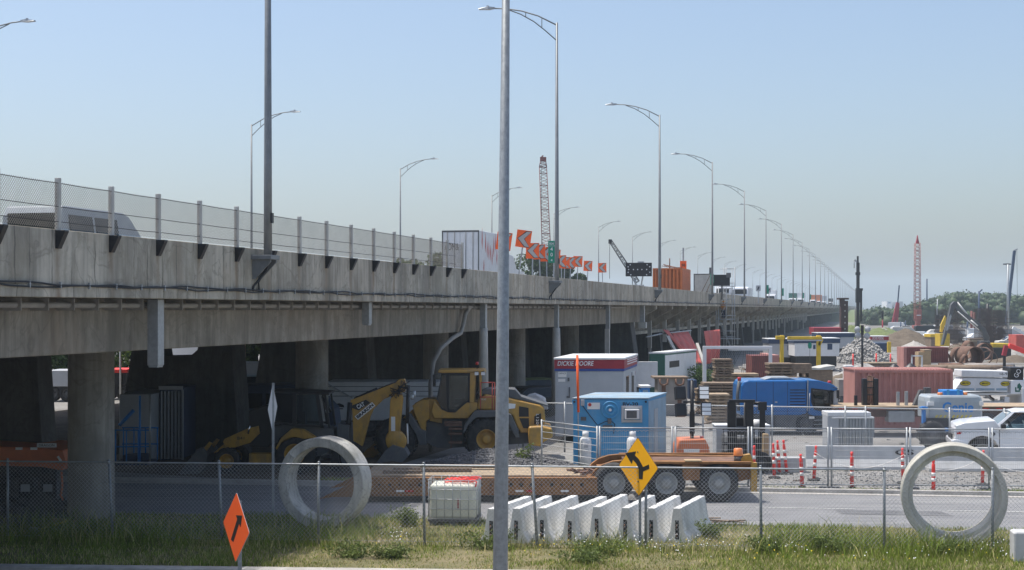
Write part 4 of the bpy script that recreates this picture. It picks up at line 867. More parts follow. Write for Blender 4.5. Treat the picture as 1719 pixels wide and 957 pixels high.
# ------------------------------------------------------------------ wheel loader
D = 53.0; PX0 = 815
t = thing('wheel_loader', 'yellow wheel loader with dark-framed cab parked left of the grey site trailer', 'loader', at(PX0, D)); q = lambda px: LX(px, PX0, D)
def P2(*p): return PZ(p, 690, 600, 4.784, PX0, D)
def P1(*p): return PZ(p, 540, 600, 4.785, PX0, D)
WY = 2.35                                                    # overall width
b = MB(); b.prism(P2((535, 345), (600, 300), (690, 320), (780, 330), (1040, 390), (1075, 420), (1082, 520), (1060, 615), (880, 615), (850, 560), (820, 480), (760, 440), (530, 425)), .45, WY-.45); b.build('engine_hood', 'volvo', t, bevel=.06, seg=3)
b = MB(); b.prism(P2((520, 300), (600, 262), (690, 254), (835, 262), (885, 320), (1100, 390), (1108, 402), (1040, 388), (780, 327), (600, 302)), .5, WY-.5); b.build('hood_cover', 'mgrey', t, bevel=.03)
for pl_ in (P2((868, 398), (945, 412), (950, 580), (902, 575), (868, 490)), P2((992, 480), (1045, 455), (1050, 545), (990, 545))):
    b = MB(); b.prism(pl_, .425, .46); g = b.build('side_grille', 'black', t, bevel=.008)
x, z = P2((1016, 518))[0]; text('L120H', .14, (x, .42, z), 'winkt', g, rot=(R(90), R(90), 0), width=.5)
b = MB(); (x0, z0), (x1, z1) = P2((855, 484), (962, 490)); b.box(x0, x1, .40, .44, z1-.02, z0); b.build('handrail', 'volvo', t)
b = MB(); b.prism(P2((780, 375), (840, 380), (835, 415), (785, 420)), .42, .46); b.build('tail_lamp', 'lens', t)
b = MB(); b.prism(P2((415, 600), (430, 540), (510, 430), (680, 428), (800, 458), (850, 560), (872, 645), (840, 645), (790, 540), (705, 478), (520, 483), (460, 545), (425, 610)), -.02, .62); b.build('rear_fender', 'mgrey', t, bevel=.02)
b = MB(); b.prism(P2((945, 557), (1050, 553), (1135, 572), (1142, 640), (1055, 690), (1050, 722), (948, 705), (940, 620)), .1, WY-.1); b.build('counterweight', 'volvo', t, bevel=.09, seg=3)
b = MB(); b.prism(P2((180, 352), (240, 422), (290, 440), (350, 440), (437, 366), (530, 366), (532, 420), (492, 450), (452, 497), (180, 497), (158, 440)), .35, 2.0); b.build('cab_base', 'volvo', t, bevel=.03)
b = MB(); b.prism(P2((215, 103), (590, 103), (600, 128), (212, 128)), .3, 2.05); b.build('cab_roof', 'volvo', t, bevel=.03)
for y0 in (.36, 1.94):
    b = MB(); b.prism(P2((272, 128), (305, 128), (303, 440), (288, 440)), y0-.03, y0+.05); b.prism(P2((455, 128), (472, 128), (468, 368), (452, 366)), y0-.03, y0+.05); b.prism(P2((290, 428), (303, 418), (350, 425), (436, 352), (470, 352), (440, 372), (352, 448), (290, 445)), y0-.03, y0+.05); b.prism(P2((240, 128), (472, 128), (472, 150), (238, 145)), y0-.02, y0+.04); b.prism(P2((240, 135), (250, 135), (212, 345), (200, 345)), y0-.02, y0+.04)
    b.prism(P2((230, 396), (245, 425), (290, 445), (290, 430), (252, 412)), y0-.02, y0+.04)
    b.build('cab_frame', 'black', t)
b = MB(); b.prism(P2((471, 128), (512, 128), (507, 366), (469, 366)), .33, .55); b.build('rear_pillar', 'volvo', t, bevel=.01); b = MB(); b.prism(P2((471, 128), (512, 128), (507, 366), (469, 366)), 1.8, 2.02); b.build('rear_pillar', 'volvo', t, bevel=.01); b = MB(); b.prism(P2((545, 130), (566, 130), (566, 318), (547, 318)), .4, .5); b.build('rear_pillar', 'volvo', t, bevel=.01)
b = MB(); b.prism(P2((305, 150), (455, 150), (452, 352), (436, 354), (350, 428), (303, 420)), .362, .37); b.build('door_glass', 'glass', t)
b = MB(); b.prism(P2((245, 140), (272, 135), (288, 436), (243, 418), (205, 345)), .362, .37); b.build('side_glass', 'dglass', t); b = MB(); b.prism(P2((300, 150), (455, 150), (452, 360), (300, 430)), 1.96, 1.97)
b.build('side_glass', 'dglass', t)
b = MB(); (x0, z0), (x1, z1) = P2((246, 138), (204, 345)); b.quad((x0, .4, z0), (x0, 1.92, z0), (x1, 1.92, z1), (x1, .4, z1)); b.build('windscreen', 'dglass', t)
b = MB(); (xa, za), (xb, zb) = P2((400, 300), (370, 180)); b.box(xa-.25, xa+.2, .85, 1.4, za-.35, za-.2); b.obox((xa+.2, 1.12, za+.05), (.13, .5, .75), (0, R(8), 0)); b.obox((xa+.2, 1.12, za+.5), (.1, .26, .2)); b.path([(xa-.55, 1.1, za-.5), (xa-.45, 1.1, za-.05)], .04); b.build('operator_seat', 'black', t, bevel=.03)
b = MB()
for zz in ((540, 575), (525, 130), (577, 128)): pass
for xx in (525, 577):
    x, z = P2((xx, 128))[0]; b.box(x-.07, x+.07, .3, .36, z-.08, z+.06)
b.build('roof_lamp', ['lens'], t)
b = MB(); b.bar(P2((240, 128))[0][:1]+(.2,)+P2((240, 128))[0][1:], P2((182, 138))[0][:1]+(.0,)+P2((182, 138))[0][1:], .03, .03); x, z = P2((184, 185))[0]; b.box(x-.04, x+.06, -.1, .15, z-.2, z+.2); b.build('mirror', 'black', t)
b = MB(); x, z = P2((525, 50))[0]; b.tube((x, 1.0, z-.75), (x, 1.0, z-.08), .015); b.tube((x, 1.0, z-.08), (x, 1.0, z+.03), .06, m=1); b.build('roof_beacon', ['black', 'redlens'], t)
b = MB()
for (a, c) in (((557, 203), (557, 420)), ((652, 200), (652, 425)), ((557, 203), (672, 203)), ((557, 320), (672, 320)), ((672, 203), (672, 425))):
    (x0, z0), (x1, z1) = P2(a, c); b.tube((x0, .12, z0), (x1, .12, z1), .018, n=6)
b.build('walkway_rail', 'tarp', t)
x, z = P2((578, 342))[0]; text('VOLVO', .09, (x, .33, z), 'winkt', t, width=.22)
b = MB()
for zz in (520, 540, 570, 610, 680): (x0, z0), (x1, z1) = P2((268, zz), (408, zz+8)); b.box(x0+(.15 if zz > 560 else 0), x1, .0, .3, z1-.02, z0+.02)
(x0, z0), (x1, z1) = P2((322, 515), (322, 730)); b.bar((x0, .02, z0), (x1, .02, z1), .03, .03); b.build('access_ladder', 'brown', t)
b = MB(); b.prism(P2((115, 535), (180, 500), (450, 500), (470, 560), (870, 615), (1060, 618), (1050, 700), (700, 720), (280, 745), (200, 740), (120, 700)), .75, 1.6); b.build('chassis', 'mgrey', t)  # dark grey carries the shadow under the cab in its colour
b = MB(); b.prism(P1((720, 395), (800, 348), (855, 345), (862, 500), (832, 520), (830, 600), (800, 600), (742, 470)), .45, .75); b.prism(P1((720, 395), (800, 348), (855, 345), (862, 500), (832, 520), (830, 600), (742, 470)), 1.6, 1.9); b.prism(P1((855, 340), (960, 350), (960, 540), (862, 520)), .55, 1.8); b.build('front_frame', 'volvo', t, bevel=.02)
b = MB(); b.prism(P1((680, 460), (712, 458), (790, 580), (836, 598), (838, 702), (785, 704), (758, 620), (690, 508)), -.02, .6); b.build('front_fender', 'mgrey', t, bevel=.02)
b = MB(); b.prism(P1((820, 350), (760, 395), (470, 650), (300, 800), (300, 860), (360, 850), (560, 700), (800, 470)), .9, 1.15); b.prism(P1((820, 350), (760, 395), (470, 650), (300, 800), (300, 860), (360, 850), (560, 700), (800, 470)), 1.3, 1.55); b.build('lift_arm', 'volvo', t)
x0 = q(585); b = MB(); b.prism([(x0, .08), (x0-.95, .1), (x0-.98, .16), (x0-.1, .3), (x0+.05, .7), (x0-.1, 1.25), (x0+.06, 1.3), (x0+.22, .7), (x0+.12, .2)], -.15, WY+.15); b.build('bucket', 'mgrey', t)
for xx, yy in ((5, 320), (22, 300)):
    x, z = P2((xx, yy))[0]; b = MB(); b.tube((x+.05, .6, z), (x-.08, .6, z), .11, n=12); b.build('front_lamp', 'lens', t)
wr = .74
wheel(t, q(816.5), wr, 0, wr, .6, .36, 16, rm='volvo', dish=.14); wheel(t, q(664), wr, 0, wr, .6, .36, 16, rm='volvo', dish=.14)
wheel(t, q(816.5), wr, WY, wr, .6, .36, 0, rm='volvo', face=1); wheel(t, q(664), wr, WY, wr, .6, .36, 0, rm='volvo', face=1)

# ------------------------------------------------------------------ backhoe loader
D = 48.4; PX0 = 494
t = thing('backhoe_loader', 'yellow backhoe loader with black cab in the shade of the overpass, boom folded up', 'backhoe', at(PX0, D)); q = lambda px: LX(px, PX0, D)
def P3(*p): return PZ(p, 320, 630, 5.63, PX0, D)
def P1(*p): return PZ(p, 540, 600, 4.785, PX0, D)
b = MB(); b.prism(P3((520, 345), (690, 290), (745, 285), (770, 640), (700, 700), (520, 690)), .55, 1.65); b.build('engine_hood', 'black', t, bevel=.04)
b = MB(); b.prism(P3((735, 150), (870, 150), (1190, 165), (1300, 172), (1300, 190), (1185, 188), (880, 178), (735, 168)), .25, 1.95); b.build('cab_roof', 'black', t, bevel=.02)
for y in (.3, 1.85):
    b = MB()
    for p in (((740, 165), (768, 168), (765, 640), (740, 640)), ((948, 180), (985, 182), (985, 470), (950, 470)), ((1165, 180), (1200, 182), (1248, 505), (1212, 505)), ((1250, 185), (1268, 185), (1310, 510), (1290, 510)), ((765, 440), (990, 470), (1240, 478), (1245, 500), (985, 492), (765, 460))): b.prism(P3(*p), y, y+.06)
    b.build('cab_frame', 'black', t)
b = MB(); b.prism(P3((768, 170), (948, 185), (948, 462), (768, 440)), .32, .328); b.build('front_glass', 'dglass', t)
b = MB(); b.prism(P3((988, 188), (1165, 188), (1225, 476), (988, 470)), .32, .328); b.build('door_glass', 'glass', t)
b = MB(); (x0, z0), (x1, z1) = P3((1215, 210), (1270, 380)); b.quad((x0, .4, z0), (x0, 1.85, z0), (x1, 1.85, z1), (x1, .4, z1)); b.build('rear_glass', 'glass', t)
b = MB(); x, z = P3((960, 460))[0]; b.box(x-.25, x+.25, .8, 1.3, z-.35, z-.2); b.obox((x+.25, 1.05, z+.05), (.12, .46, .6)); b.path([(x-.6, 1.05, z-.5), (x-.5, 1.05, z)], .05); b.build('operator_seat', 'black', t)
b = MB(); b.prism(P3((770, 500), (850, 480), (985, 490), (1230, 505), (1330, 520), (1350, 700), (1200, 780), (820, 760), (760, 640)), .5, 1.6); b.build('chassis', 'mgrey', t)
b = MB(); b.prism(P3((800, 690), (855, 590), (955, 505), (1060, 518), (1180, 595), (1060, 602), (960, 597), (865, 645), (812, 705)), .0, .5); b.build('rear_fender', 'cat', t, bevel=.02); b = MB(); b.prism(P3((800, 690), (855, 590), (955, 505), (1060, 518), (1180, 595), (1060, 602), (960, 597), (865, 645), (812, 705)), 1.7, 2.2); b.build('rear_fender', 'cat', t, bevel=.02)
for y0 in (1.6, .35): arm = MB().prism(P3((285, 640), (300, 610), (520, 512), (620, 488), (632, 560), (540, 650), (400, 692), (320, 692)), y0, y0+.16).build('loader_arm', 'cat', t, bevel=.01)
x, z = P3((460, 605))[0]; text('B41', .13, (x, .34, z), 'ink', arm, width=.22)
b = MB()
for y0 in (.4, 1.6): b.prism(P3((25, 790), (150, 640), (178, 655), (62, 812)), y0, y0+.12); b.prism(P3((200, 740), (305, 650), (335, 680), (222, 795)), y0, y0+.12)
b.build('tilt_link', 'cat', t)
b = MB(); b.prism(P3((100, 690), (60, 700), (-60, 850), (-130, 945), (60, 945), (130, 860), (150, 760)), .1, 2.1); b.build('bucket', 'mgrey', t)
b = MB(); b.box(*[P3((545, 740))[0][0], P3((760, 740))[0][0]], .1, .55, P3((0, 840))[0][1], P3((0, 742))[0][1]); b.build('step_box', 'cat', t, bevel=.015)
b = MB(); b.tube((P3((530, 560))[0][0], .3, P3((530, 560))[0][1]), (P3((545, 470))[0][0], .3, P3((545, 470))[0][1]), .035); b.build('cylinder_rod', 'chrome', t)
wheel(t, q(494), .66, 0, .66, .46, .34, 14, rm='cat', dish=.12); wheel(t, q(378.5), .42, .15, .42, .32, .24, 10, rm='cat')
wheel(t, q(494), .66, 2.2, .66, .46, .34, 0, rm='cat', face=1); wheel(t, q(378.5), .42, 2.05, .42, .32, .24, 0, rm='cat', face=1)
# digging arm
BY = .85
b = MB(); b.prism(P1((205, 358), (580, 213), (600, 188), (650, 182), (668, 240), (650, 290), (555, 318), (480, 350), (395, 430), (366, 500), (305, 735), (232, 690), (222, 440)), BY, BY+.34); bo = b.build('boom', 'cat', t, bevel=.015)
b = MB(); b.prism(P1((222, 400), (335, 352), (370, 378), (275, 440), (222, 420)), BY-.008, BY-.003); b.build('decal_patch', 'ink', bo)
x, z = P1((292, 402))[0]; text('CAT', .2, (x, BY-.01, z), 'winkt', bo, rot=(R(90), R(-27), 0), width=.27, bold=.006)
b = MB(); b.prism(P1((243, 490), (385, 372), (413, 402), (270, 518)), BY-.009, BY-.003); pl = b.build('name_plate', 'reflect', bo); x, z = P1((328, 446))[0]; text('BRARDN', .14, (x, BY-.012, z), 'ink', pl, rot=(R(90), R(-39), 0), width=.68, bold=.006)
b = MB(); b.prism([(x_*1, z_*1) for x_, z_ in P1((405, 350), (430, 325), (490, 315), (500, 335), (440, 385), (415, 385))], BY-.006, BY-.001); b.build('stiffener_plate', 'cat', bo)
b = MB(); b.prism(P1((538, 345), (560, 312), (630, 300), (640, 340), (608, 670), (555, 690), (522, 640)), BY-.2, BY+.14); st = b.build('stick', 'cat', t, bevel=.015)
b = MB(); (x0, z0), (x1, z1) = P1((545, 488), (578, 605)); b.box(x0, x1, BY-.208, BY-.203, z1, z0); b.build('stick_label', 'reflect', st)
b = MB(); b.lathe([(.001, 0), (.34, .0), (.34, .3), (.001, .3)], (P1((585, 690))[0][0], BY-.22, P1((585, 690))[0][1]), (0, 1, 0), 24); b.build('bucket_link', 'cat', t, bevel=.02)
b = MB(); b.prism(P1((500, 760), (560, 715), (660, 745), (690, 800), (640, 855), (560, 840), (430, 862)), BY-.5, BY+.5); b.build('digging_bucket', 'mgrey', t)
def pt(x, y, yy): a = P1((x, y))[0]; return (a[0], yy, a[1])
b = MB(); b.tube(pt(682, 235, BY), pt(672, 545, BY), .06); b.tube(pt(672, 545, BY), pt(678, 715, BY), .028, m=1); b.build('stick_cylinder', ['black', 'reflect'], t)
b = MB(); b.tube(pt(240, 355, BY+.1), pt(430, 270, BY+.1), .075); b.tube(pt(430, 275, BY+.1), pt(600, 205, BY+.1), .045); b.tube(pt(205, 375, BY), pt(185, 640, BY), .08); b.build('boom_cylinder', 'black', t)
b = MB(); random.seed(12)
for i in range(9): b.path([pt(545+random.uniform(-20, 60), 240+random.uniform(-20, 90), BY-.1-.03*i), pt(600+random.uniform(-60, 60), 320+random.uniform(-60, 40), BY-.25), pt(640+random.uniform(-40, 40), 250+random.uniform(-60, 60), BY-.22), pt(690+random.uniform(-30, 10), 210+random.uniform(-10, 60), BY-.1)], .016, n=5)
b.build('hydraulic_hose', 'cable', t)
b = MB(); b.prism(P1((120, 540), (205, 560), (200, 860), (150, 870), (110, 700)), .5, 1.6); b.build('swing_frame', 'mgrey', t)
b = MB(); b.prism(P1((85, 700), (115, 690), (150, 920), (60, 920)), .05, .3); b.build('stabiliser', 'black', t); b = MB(); b.prism(P1((85, 700), (115, 690), (150, 920), (60, 920)), 1.85, 2.1); b.build('stabiliser', 'black', t)
for x_ in (1330, 1400): pass

# ------------------------------------------------------------------ stone heap
def heap(name, label, px, D, rx, ry, hgt, m, seed, kind=None, cat='heap', rough=.12, n=70, peaks=None, rocks=0, rs=.1):
    r0 = np.random.default_rng(seed); g = np.linspace(-1, 1, n); gx, gy = np.meshgrid(g, g); rr = np.sqrt(gx**2+gy**2); z = np.clip(1-rr, 0, 1)
    if peaks:
        z = np.zeros_like(gx)
        for (cx, cy, cr, ch) in peaks: z = np.maximum(z, ch*np.clip(1-np.sqrt((gx-cx)**2+(gy-cy)**2)/cr, 0, 1))
    z = z**.9*hgt; z = z+(vnoise(gx*rx, gy*ry, 1.6/max(.3, rough*4), seed)*.5+r0.normal(0, .5, gx.shape))*rough*hgt*(z > .02)*.35; z[z <= .02] = -.03
    V = np.stack([gx*rx, gy*ry, z], -1).reshape(-1, 3); idx = np.arange(n*n).reshape(n, n); Fq = np.stack([idx[:-1, :-1], idx[:-1, 1:], idx[1:, 1:], idx[1:, :-1]], -1).reshape(-1, 4)
    if rocks:
        ok = V[V[:, 2] > .03]; P = ok[r0.integers(0, len(ok), rocks)]+r0.normal(0, rs*.3, (rocks, 3)); O = np.array([[1, 0, 0], [-1, 0, 0], [0, 1, 0], [0, -1, 0], [0, 0, 1], [0, 0, -1]]); T = np.array([[0, 2, 4], [2, 1, 4], [1, 3, 4], [3, 0, 4], [2, 0, 5], [1, 2, 5], [3, 1, 5], [0, 3, 5]])
        RV = (O[None]*(rs*r0.uniform(.35, 1.3, (rocks, 1, 1)))*r0.uniform(.5, 1.3, (rocks, 6, 1))+P[:, None]).reshape(-1, 3); RF = (np.arange(rocks)[:, None, None]*6+T[None]).reshape(-1, 3)+len(V)
        Fq = np.concatenate([Fq[:, :3], Fq[:, [0, 2, 3]], RF]); V = np.concatenate([V, RV])
    o = raw(name, V, Fq, [m]); o.location = at(px, D); return tag(o, label, cat, None, kind)
heap('crushed_stone_heap', 'dark crushed stone heap in front of the yellow wheel loader', 822, 49.3, 3.0, 1.9, .78, 'pile', 3, peaks=[(.0, 0, 1, 1), (.35, .1, .75, .95), (-.35, 0, .65, .72), (.65, 0, .4, .6)], rough=.09, n=110, rocks=9000, rs=.035)

# cars between the columns
def car(name, label, cat, loc, rz, m, L=4.5, group=None, hh=1.45, wd=1.8, van=False):
    t = thing(name, label, cat, loc, rz, group); h = hh
    prof = [(-L/2, .35), (-L/2, .7), (-L/2+.1, .82), (-L*.30, .92), (-L*.14, h-.05), (-L*.08, h), (L*.2, h), (L*.27, h-.06), (L*.40, .95), (L/2-.05, .9), (L/2, .7), (L/2, .35)] if not van else [(-L/2, .4), (-L/2, 1.0), (-L/2+.15, 1.12), (-L*.32, 1.25), (-L*.18, h-.1), (-L*.12, h), (L/2-.15, h), (L/2, h-.25), (L/2, .4)]
    b = MB(); n = len(prof); ins = lambda z: .0 if z < .95 else .17*(z-.95)/(h-.95+1e-6)
    b.loft([[(x, y0+sg*ins(z), z) for x, z in prof] for y0, sg in ((0, 1), (wd, -1))]); b.build('body', m, t, bevel=.05, seg=3)
    b = MB()
    w = [(-L*.24, .97), (-L*.12, h-.09), (L*.18, h-.09), (L*.29, .97)] if not van else [(-L*.27, 1.25), (-L*.15, h-.2), (L*.0, h-.2), (L*.0, 1.25)]
    b.loft([[(x, -.006+ins(z), z) for x, z in w], [(x, .02+ins(z), z) for x, z in w]]); b.build('side_window', 'dglass', t)
    b = MB(); f_ = [(-L*.285, .96), (-L*.155, h-.07)] if not van else [(-L*.31, 1.28), (-L*.185, h-.12)]
    (xa, za), (xb, zb) = f_; b.quad((xa-.02, .25, za), (xa-.02, wd-.25, za), (xb-.03, wd-.32, zb), (xb-.03, .32, zb)); b.build('windscreen', 'dglass', t)
    for x in (-L*.31, L*.3): wheel(t, x, .32, -.01, .32, .22, .2, n=24); wheel(t, x, .32, wd+.01, .32, .22, .2, face=1, n=20)
    for y in (.2, wd-.5): b = MB(); b.box(-L/2-.015, -L/2+.05, y, y+.3, .62, .76); b.build('headlight', 'lens', t)
    return t
car('parked_car', 'dark car parked in the shade between the columns, right of the loader', 'car', at(905, 75), R(28), 'black', 4.5)
car('parked_car', 'olive car parked deep in the shade behind the dark car', 'car', at(902, 84), R(20), 'mound', 4.6)
b = MB(); x = 0; b.blob((0, 0, .35), .5, 2, 0, .12, (1.1, .8, .7)); b.prism([(-.5, 0), (-.35, .62), (.05, .7), (.55, .3), (.6, 0)], -.3, .3)
tag(place(b.build('draped_sheet', 'white', bevel=.05), at(898, 66.5)+Vector((0, 0, .9))), 'crumpled white sheet behind the loader hood', 'sheet')
# ------------------------------------------------------------------ site trailer with the red band
def BOXQ(px, D): return lambda p: (p-px)*D/F
D = 60.0; PX0 = 990; q = BOXQ(PX0, D); t = thing('site_trailer', 'grey site trailer with red and blue top band, behind the blue container', 'site trailer', at(PX0, D))
x0, x1, zt, L = q(932), q(1047), LZ(604, D), 5.2; xr = (1079-PX0)*(D+L)/F; sk = xr-x1          # its side runs away to the right
def shear(b):
    for v in b.bm.verts: v.co.x += sk*v.co.y/L
    return b
zb = LZ(740, D); z2, z1 = LZ(619, D), LZ(623, D)
b = MB(); b.box(x0, x1, 0, L, .25, z1); shear(b).build('trailer_body', 'sitegrey', t, bevel=.02)
b = MB(); b.box(x0-.03, x1+.03, -.03, L+.03, z2, zt); bd = shear(b).build('red_band', 'red', t, bevel=.015)
b = MB(); b.box(x0-.025, x1+.025, -.025, L+.02, z1, z2-.002); shear(b).build('blue_band', 'blueband', t)
b = MB(); b.box(x0-.06, x1+.06, -.06, L+.06, zt+.002, zt+.09); shear(b).build('roof', 'white', t, bevel=.03)
text('DICKIE MOORE', .26, ((q(935)+q(996))/2, -.034, LZ(610.5, D)), 'winkt', bd, width=q(996)-q(935), bold=.004, shear=.2)
for z in (605.5, 609, 613):
    b = MB(); yy = LZ(z, D); b.box(x1+.031, x1+.036, 1.1, L-.1, yy-.02, yy+.02); shear(b).build('white_stripe', 'winkt', bd)
b = MB(); b.box(x1-.02, x1+.008, .9, 1.9, .9, 2.62); shear(b).build('side_window', 'dglass', t)
b = MB(); b.box(x1-.02, x1+.008, 3.1, 4.0, .35, 2.7); shear(b).build('doorway', 'black', t)
b = MB(); b.box(x1+.0, x1+.12, 3.3, 3.5, 2.55, 2.75); shear(b).build('door_lamp', 'lens', t)
b = MB(); b.box(q(937), q(951), -.012, 0, LZ(633, D), LZ(624, D)); pl = b.build('notice', 'reflect', t); text('OFFICE', .09, (q(944), -.014, LZ(627, D)), 'ink', pl)
b = MB(); b.box(q(937), q(949), -.012, 0, LZ(641, D), LZ(636, D)); b.build('notice', 'reflect', t)
b = MB()
for i in range(24): x = x0+(x1-x0)*(i+.5)/24; b.box(x-.006, x+.006, -.006, .0, .3, z1-.01)
b.build('wall_seam', 'sitegrey', t)
b = MB(); b.box(q(953), q(956), -.04, 0, LZ(640, D), LZ(634, D)); b.box(q(955), q(957), -.05, 0, LZ(668, D), LZ(650, D)); b.box(q(951), q(957), -.04, 0, LZ(668, D), LZ(665, D)); b.build('door_latch', 'mgrey', t)
b = MB(); b.box(x0+.3, x1-.3, .3, L-.3, 0, .25); shear(b).build('chassis', 'black', t)

# ------------------------------------------------------------------ blue container
D = 50.6; PX0 = 1025; q = BOXQ(PX0, D); t = thing('blue_container', 'light blue equipment container with a window air conditioner and round fan grille', 'container', at(PX0, D))
x0, x1, zt, L = q(962), q(1088), LZ(670, D), 3.2; xr = (1128-PX0)*(D+L)/F; sk = xr-x1
b = MB(); b.box(x0, x1, 0, L, .06, zt); shear(b); bd = b.build('container_body', 'skyblue', t, bevel=.025)
b = MB(); b.box(x1+.001, x1+.012, .06, L-.06, .12, zt-.08); shear(b); b.build('side_wall', 'palblue', t)  # paler blue: the brighter light on this side is put into the colour
b = MB(); b.box(x1+.014, x1+.03, .95, 1.55, .3, zt-.4); shear(b); b.build('side_door', 'sitegrey', t)
b = MB(); b.box(x0-.03, x1+.03, -.03, L+.03, zt+.002, zt+.05); shear(b); b.build('roof', 'palblue', t, bevel=.015)
for px in (964, 1084):
    b = MB(); b.box(q(px)-.07, q(px)+.07, -.035, 0, zt-.16, zt-.02); b.tube((q(px), -.04, zt-.09), (q(px), -.03, zt-.09), .04, n=8, m=1); b.build('corner_casting', ['skyblue', 'ink'], t)
x, z = q(1024), LZ(688, D); b = MB(); b.lathe([(.30, 0), (.30, -.05), (.26, -.06), (.25, -.03), (.17, -.03), (.165, -.08), (.12, -.09), (.11, -.04), (.03, -.05), (.001, -.05)], (x, 0, z), (0, 1, 0), 28); b.build('fan_grille', 'skyblue', t)
b = MB(); b.lathe([(.05, -.09), (.05, -.02)], (x, 0, z), (0, 1, 0), 12, caps=True); b.build('fan_hub', 'reflect', t)
xa, xb, za, zb_ = q(1043), q(1078), LZ(709, D), LZ(681, D)
b = MB()
for (a, c, d_, e) in ((xa, xb, zb_-.09, zb_), (xa, xb, za, za+.09), (xa, xa+.09, za+.09, zb_-.09), (xb-.09, xb, za+.09, zb_-.09)): b.box(a, c, -.06, .0, d_, e)
b.build('window_frame', 'sitegrey', t, bevel=.01)
b = MB(); b.box(xa+.11, xb-.11, -.22, .0, za+.12, zb_-.11); ac = b.build('air_conditioner', 'white', t, bevel=.02)
b = MB(); b.box(xa+.16, xb-.20, -.228, -.222, za+.16, zb_-.16); b.build('intake_grille', 'mgrey', ac)
text('BV-20', .17, (q(1058), -.004, LZ(679, D)), 'ink', t, width=.52, bold=.004)
b = MB(); b.box(q(986), q(1007), -.012, .0, LZ(687, D), LZ(676, D)); pl = b.build('notice', 'reflect', t); b = MB(); b.tube((q(990), -.016, LZ(679.5, D)), (q(990), -.012, LZ(679.5, D)), .06, n=14); b.build('stop_mark', 'redlens', pl)
b = MB(); b.box(q(975), q(981), -.09, 0, LZ(681, D), LZ(671, D)); b.build('junction_box', 'sitegrey', t, bevel=.01)
b = MB(); b.path([(q(978), -.05, LZ(681, D)), (q(992), -.03, LZ(700, D)), (q(1003), -.03, LZ(714, D)), (q(1015), -.05, LZ(708, D)), (q(1025), -.03, LZ(706, D)), (q(1032), -.03, LZ(712, D)), (q(1030), -.03, LZ(728, D))], .014, n=5); b.build('power_cable', 'cable', t)
b = MB(); b.box(q(1020), q(1026), -.08, 0, LZ(711, D), LZ(702, D)); b.box(q(1012), q(1028), -.07, 0, LZ(718, D), LZ(714, D)); b.box(q(975), q(984), -.05, 0, LZ(706, D), LZ(700, D)); b.build('latch', 'mgrey', t)
b = MB()
for i in range(7): x = x0+(x1-x0)*(i+.5)/7; b.box(x-.012, x+.012, -.006, 0, .1, zt-.2)
b.build('panel_seam', 'skyblue', t)

# flag pole in front of it
D = 49.6; t = thing('marker_pole', 'tall thin steel pole with a bright orange sleeve in front of the blue container', 'pole', at(971, D)); b = MB(); b.tube((0.02, 0, 0), (-.04, 0, LZ(597, D)), .022, n=8); b.build('pole', 'galv', t)
b = MB(); b.tube((.0, 0, LZ(692, D)), (-.04, 0, LZ(596, D)), .042, n=8); b.build('orange_sleeve', 'fluo', t)

# gas cylinders
def gas(px, D, label):
    t = thing('gas_cylinder', label, 'gas cylinder', at(px, D), 0, 'white gas cylinders by the blue container'); b = MB()
    b.lathe([(.001, 0), (.19, .0), (.19, .5), (.185, .55), (.19, .6), (.195, .68), (.195, .98), (.17, 1.07), (.1, 1.12), (.001, 1.13)], n=24); b.build('cylinder_body', 'white', t)
    b = MB(); b.lathe([(.1, 1.08), (.105, 1.3), (.095, 1.3), (.09, 1.08)], n=16, closed=True); b.tube((0, 0, 1.1), (0, 0, 1.24), .03, m=1); b.build('collar', ['white', 'mgrey'], t)
    b = MB(); b.box(-.07, .07, -.2, -.19, .78, .86); b.build('decal', 'sitegrey', t)
gas(983, 49.7, 'white gas cylinder at the left corner of the blue container'); gas(1062, 49.7, 'white gas cylinder behind the yellow sign, against the blue container')

# ------------------------------------------------------------------ mesh fence panels, second chain-link fence
def tdp(px, a=44.6, s=-.05):
    tt = (px-CX)/F; Dp = a/(1-s*tt); return Vector((tt*Dp, Dp, 0))
pp = [908, 1004, 1131, 1259, 1393, 1525, 1663, 1800]
plabs = ['first mesh fence panel, angled by the stone heap', 'mesh fence panel in front of the blue container', 'mesh fence panel in front of the orange light tower', 'mesh fence panel in front of the forklift and first delineators', 'mesh fence panel in front of the ribbed crate', 'mesh fence panel in front of the lift and pickup front', 'mesh fence panel in front of the pickup door']
for i, (a, c) in enumerate(zip(pp, pp[1:])):
    pa, pc = tdp(a), tdp(c)
    if i == 0: pa = at(908, 47.2)
    d = pc-pa; Ln = d.length; t = thing('mesh_fence', plabs[i], 'fence panel', pa, math.atan2(d.y, d.x), 'temporary mesh fence panels along the road'); h = 1.84
    b = MB()
    for x in (.05, Ln-.05): b.tube((x, 0, .05), (x, 0, h+.05), .03, n=8)
    for z in (h, .18): b.tube((.05, 0, z), (Ln-.05, 0, z), .02, n=6)
    b.build('frame', 'galv', t)
    b = MB()
    if i == 0:
        for z in np.arange(.3, h-.03, .2): b.tube((.05, 0, z), (Ln-.05, 0, z), .011, n=5)
    else:
        for z in np.arange(.25, h-.04, .19): b.tube((.05, 0, z), (Ln-.05, 0, z), .005, n=4)
        for x in np.arange(.1, Ln-.05, .062): b.tube((x, .004, .18), (x, .004, h-.05), .003, n=3)
        zig = [(x, -.012, h-.11+(.045 if k % 2 else 0)) for k, x in enumerate(np.arange(.1, Ln-.05, .06))]; b.path(zig, .008, n=4)
    b.build('mesh_panel', 'wire', t)
    b = MB(); b.box(-.3, .3, -.12, .12, 0, .12); b.build('foot_block', 'mgrey', t)
YF = thing('yard_fence', 'long chain-link fence behind the blue container, across the yard', 'fence', (0, 0, 0))
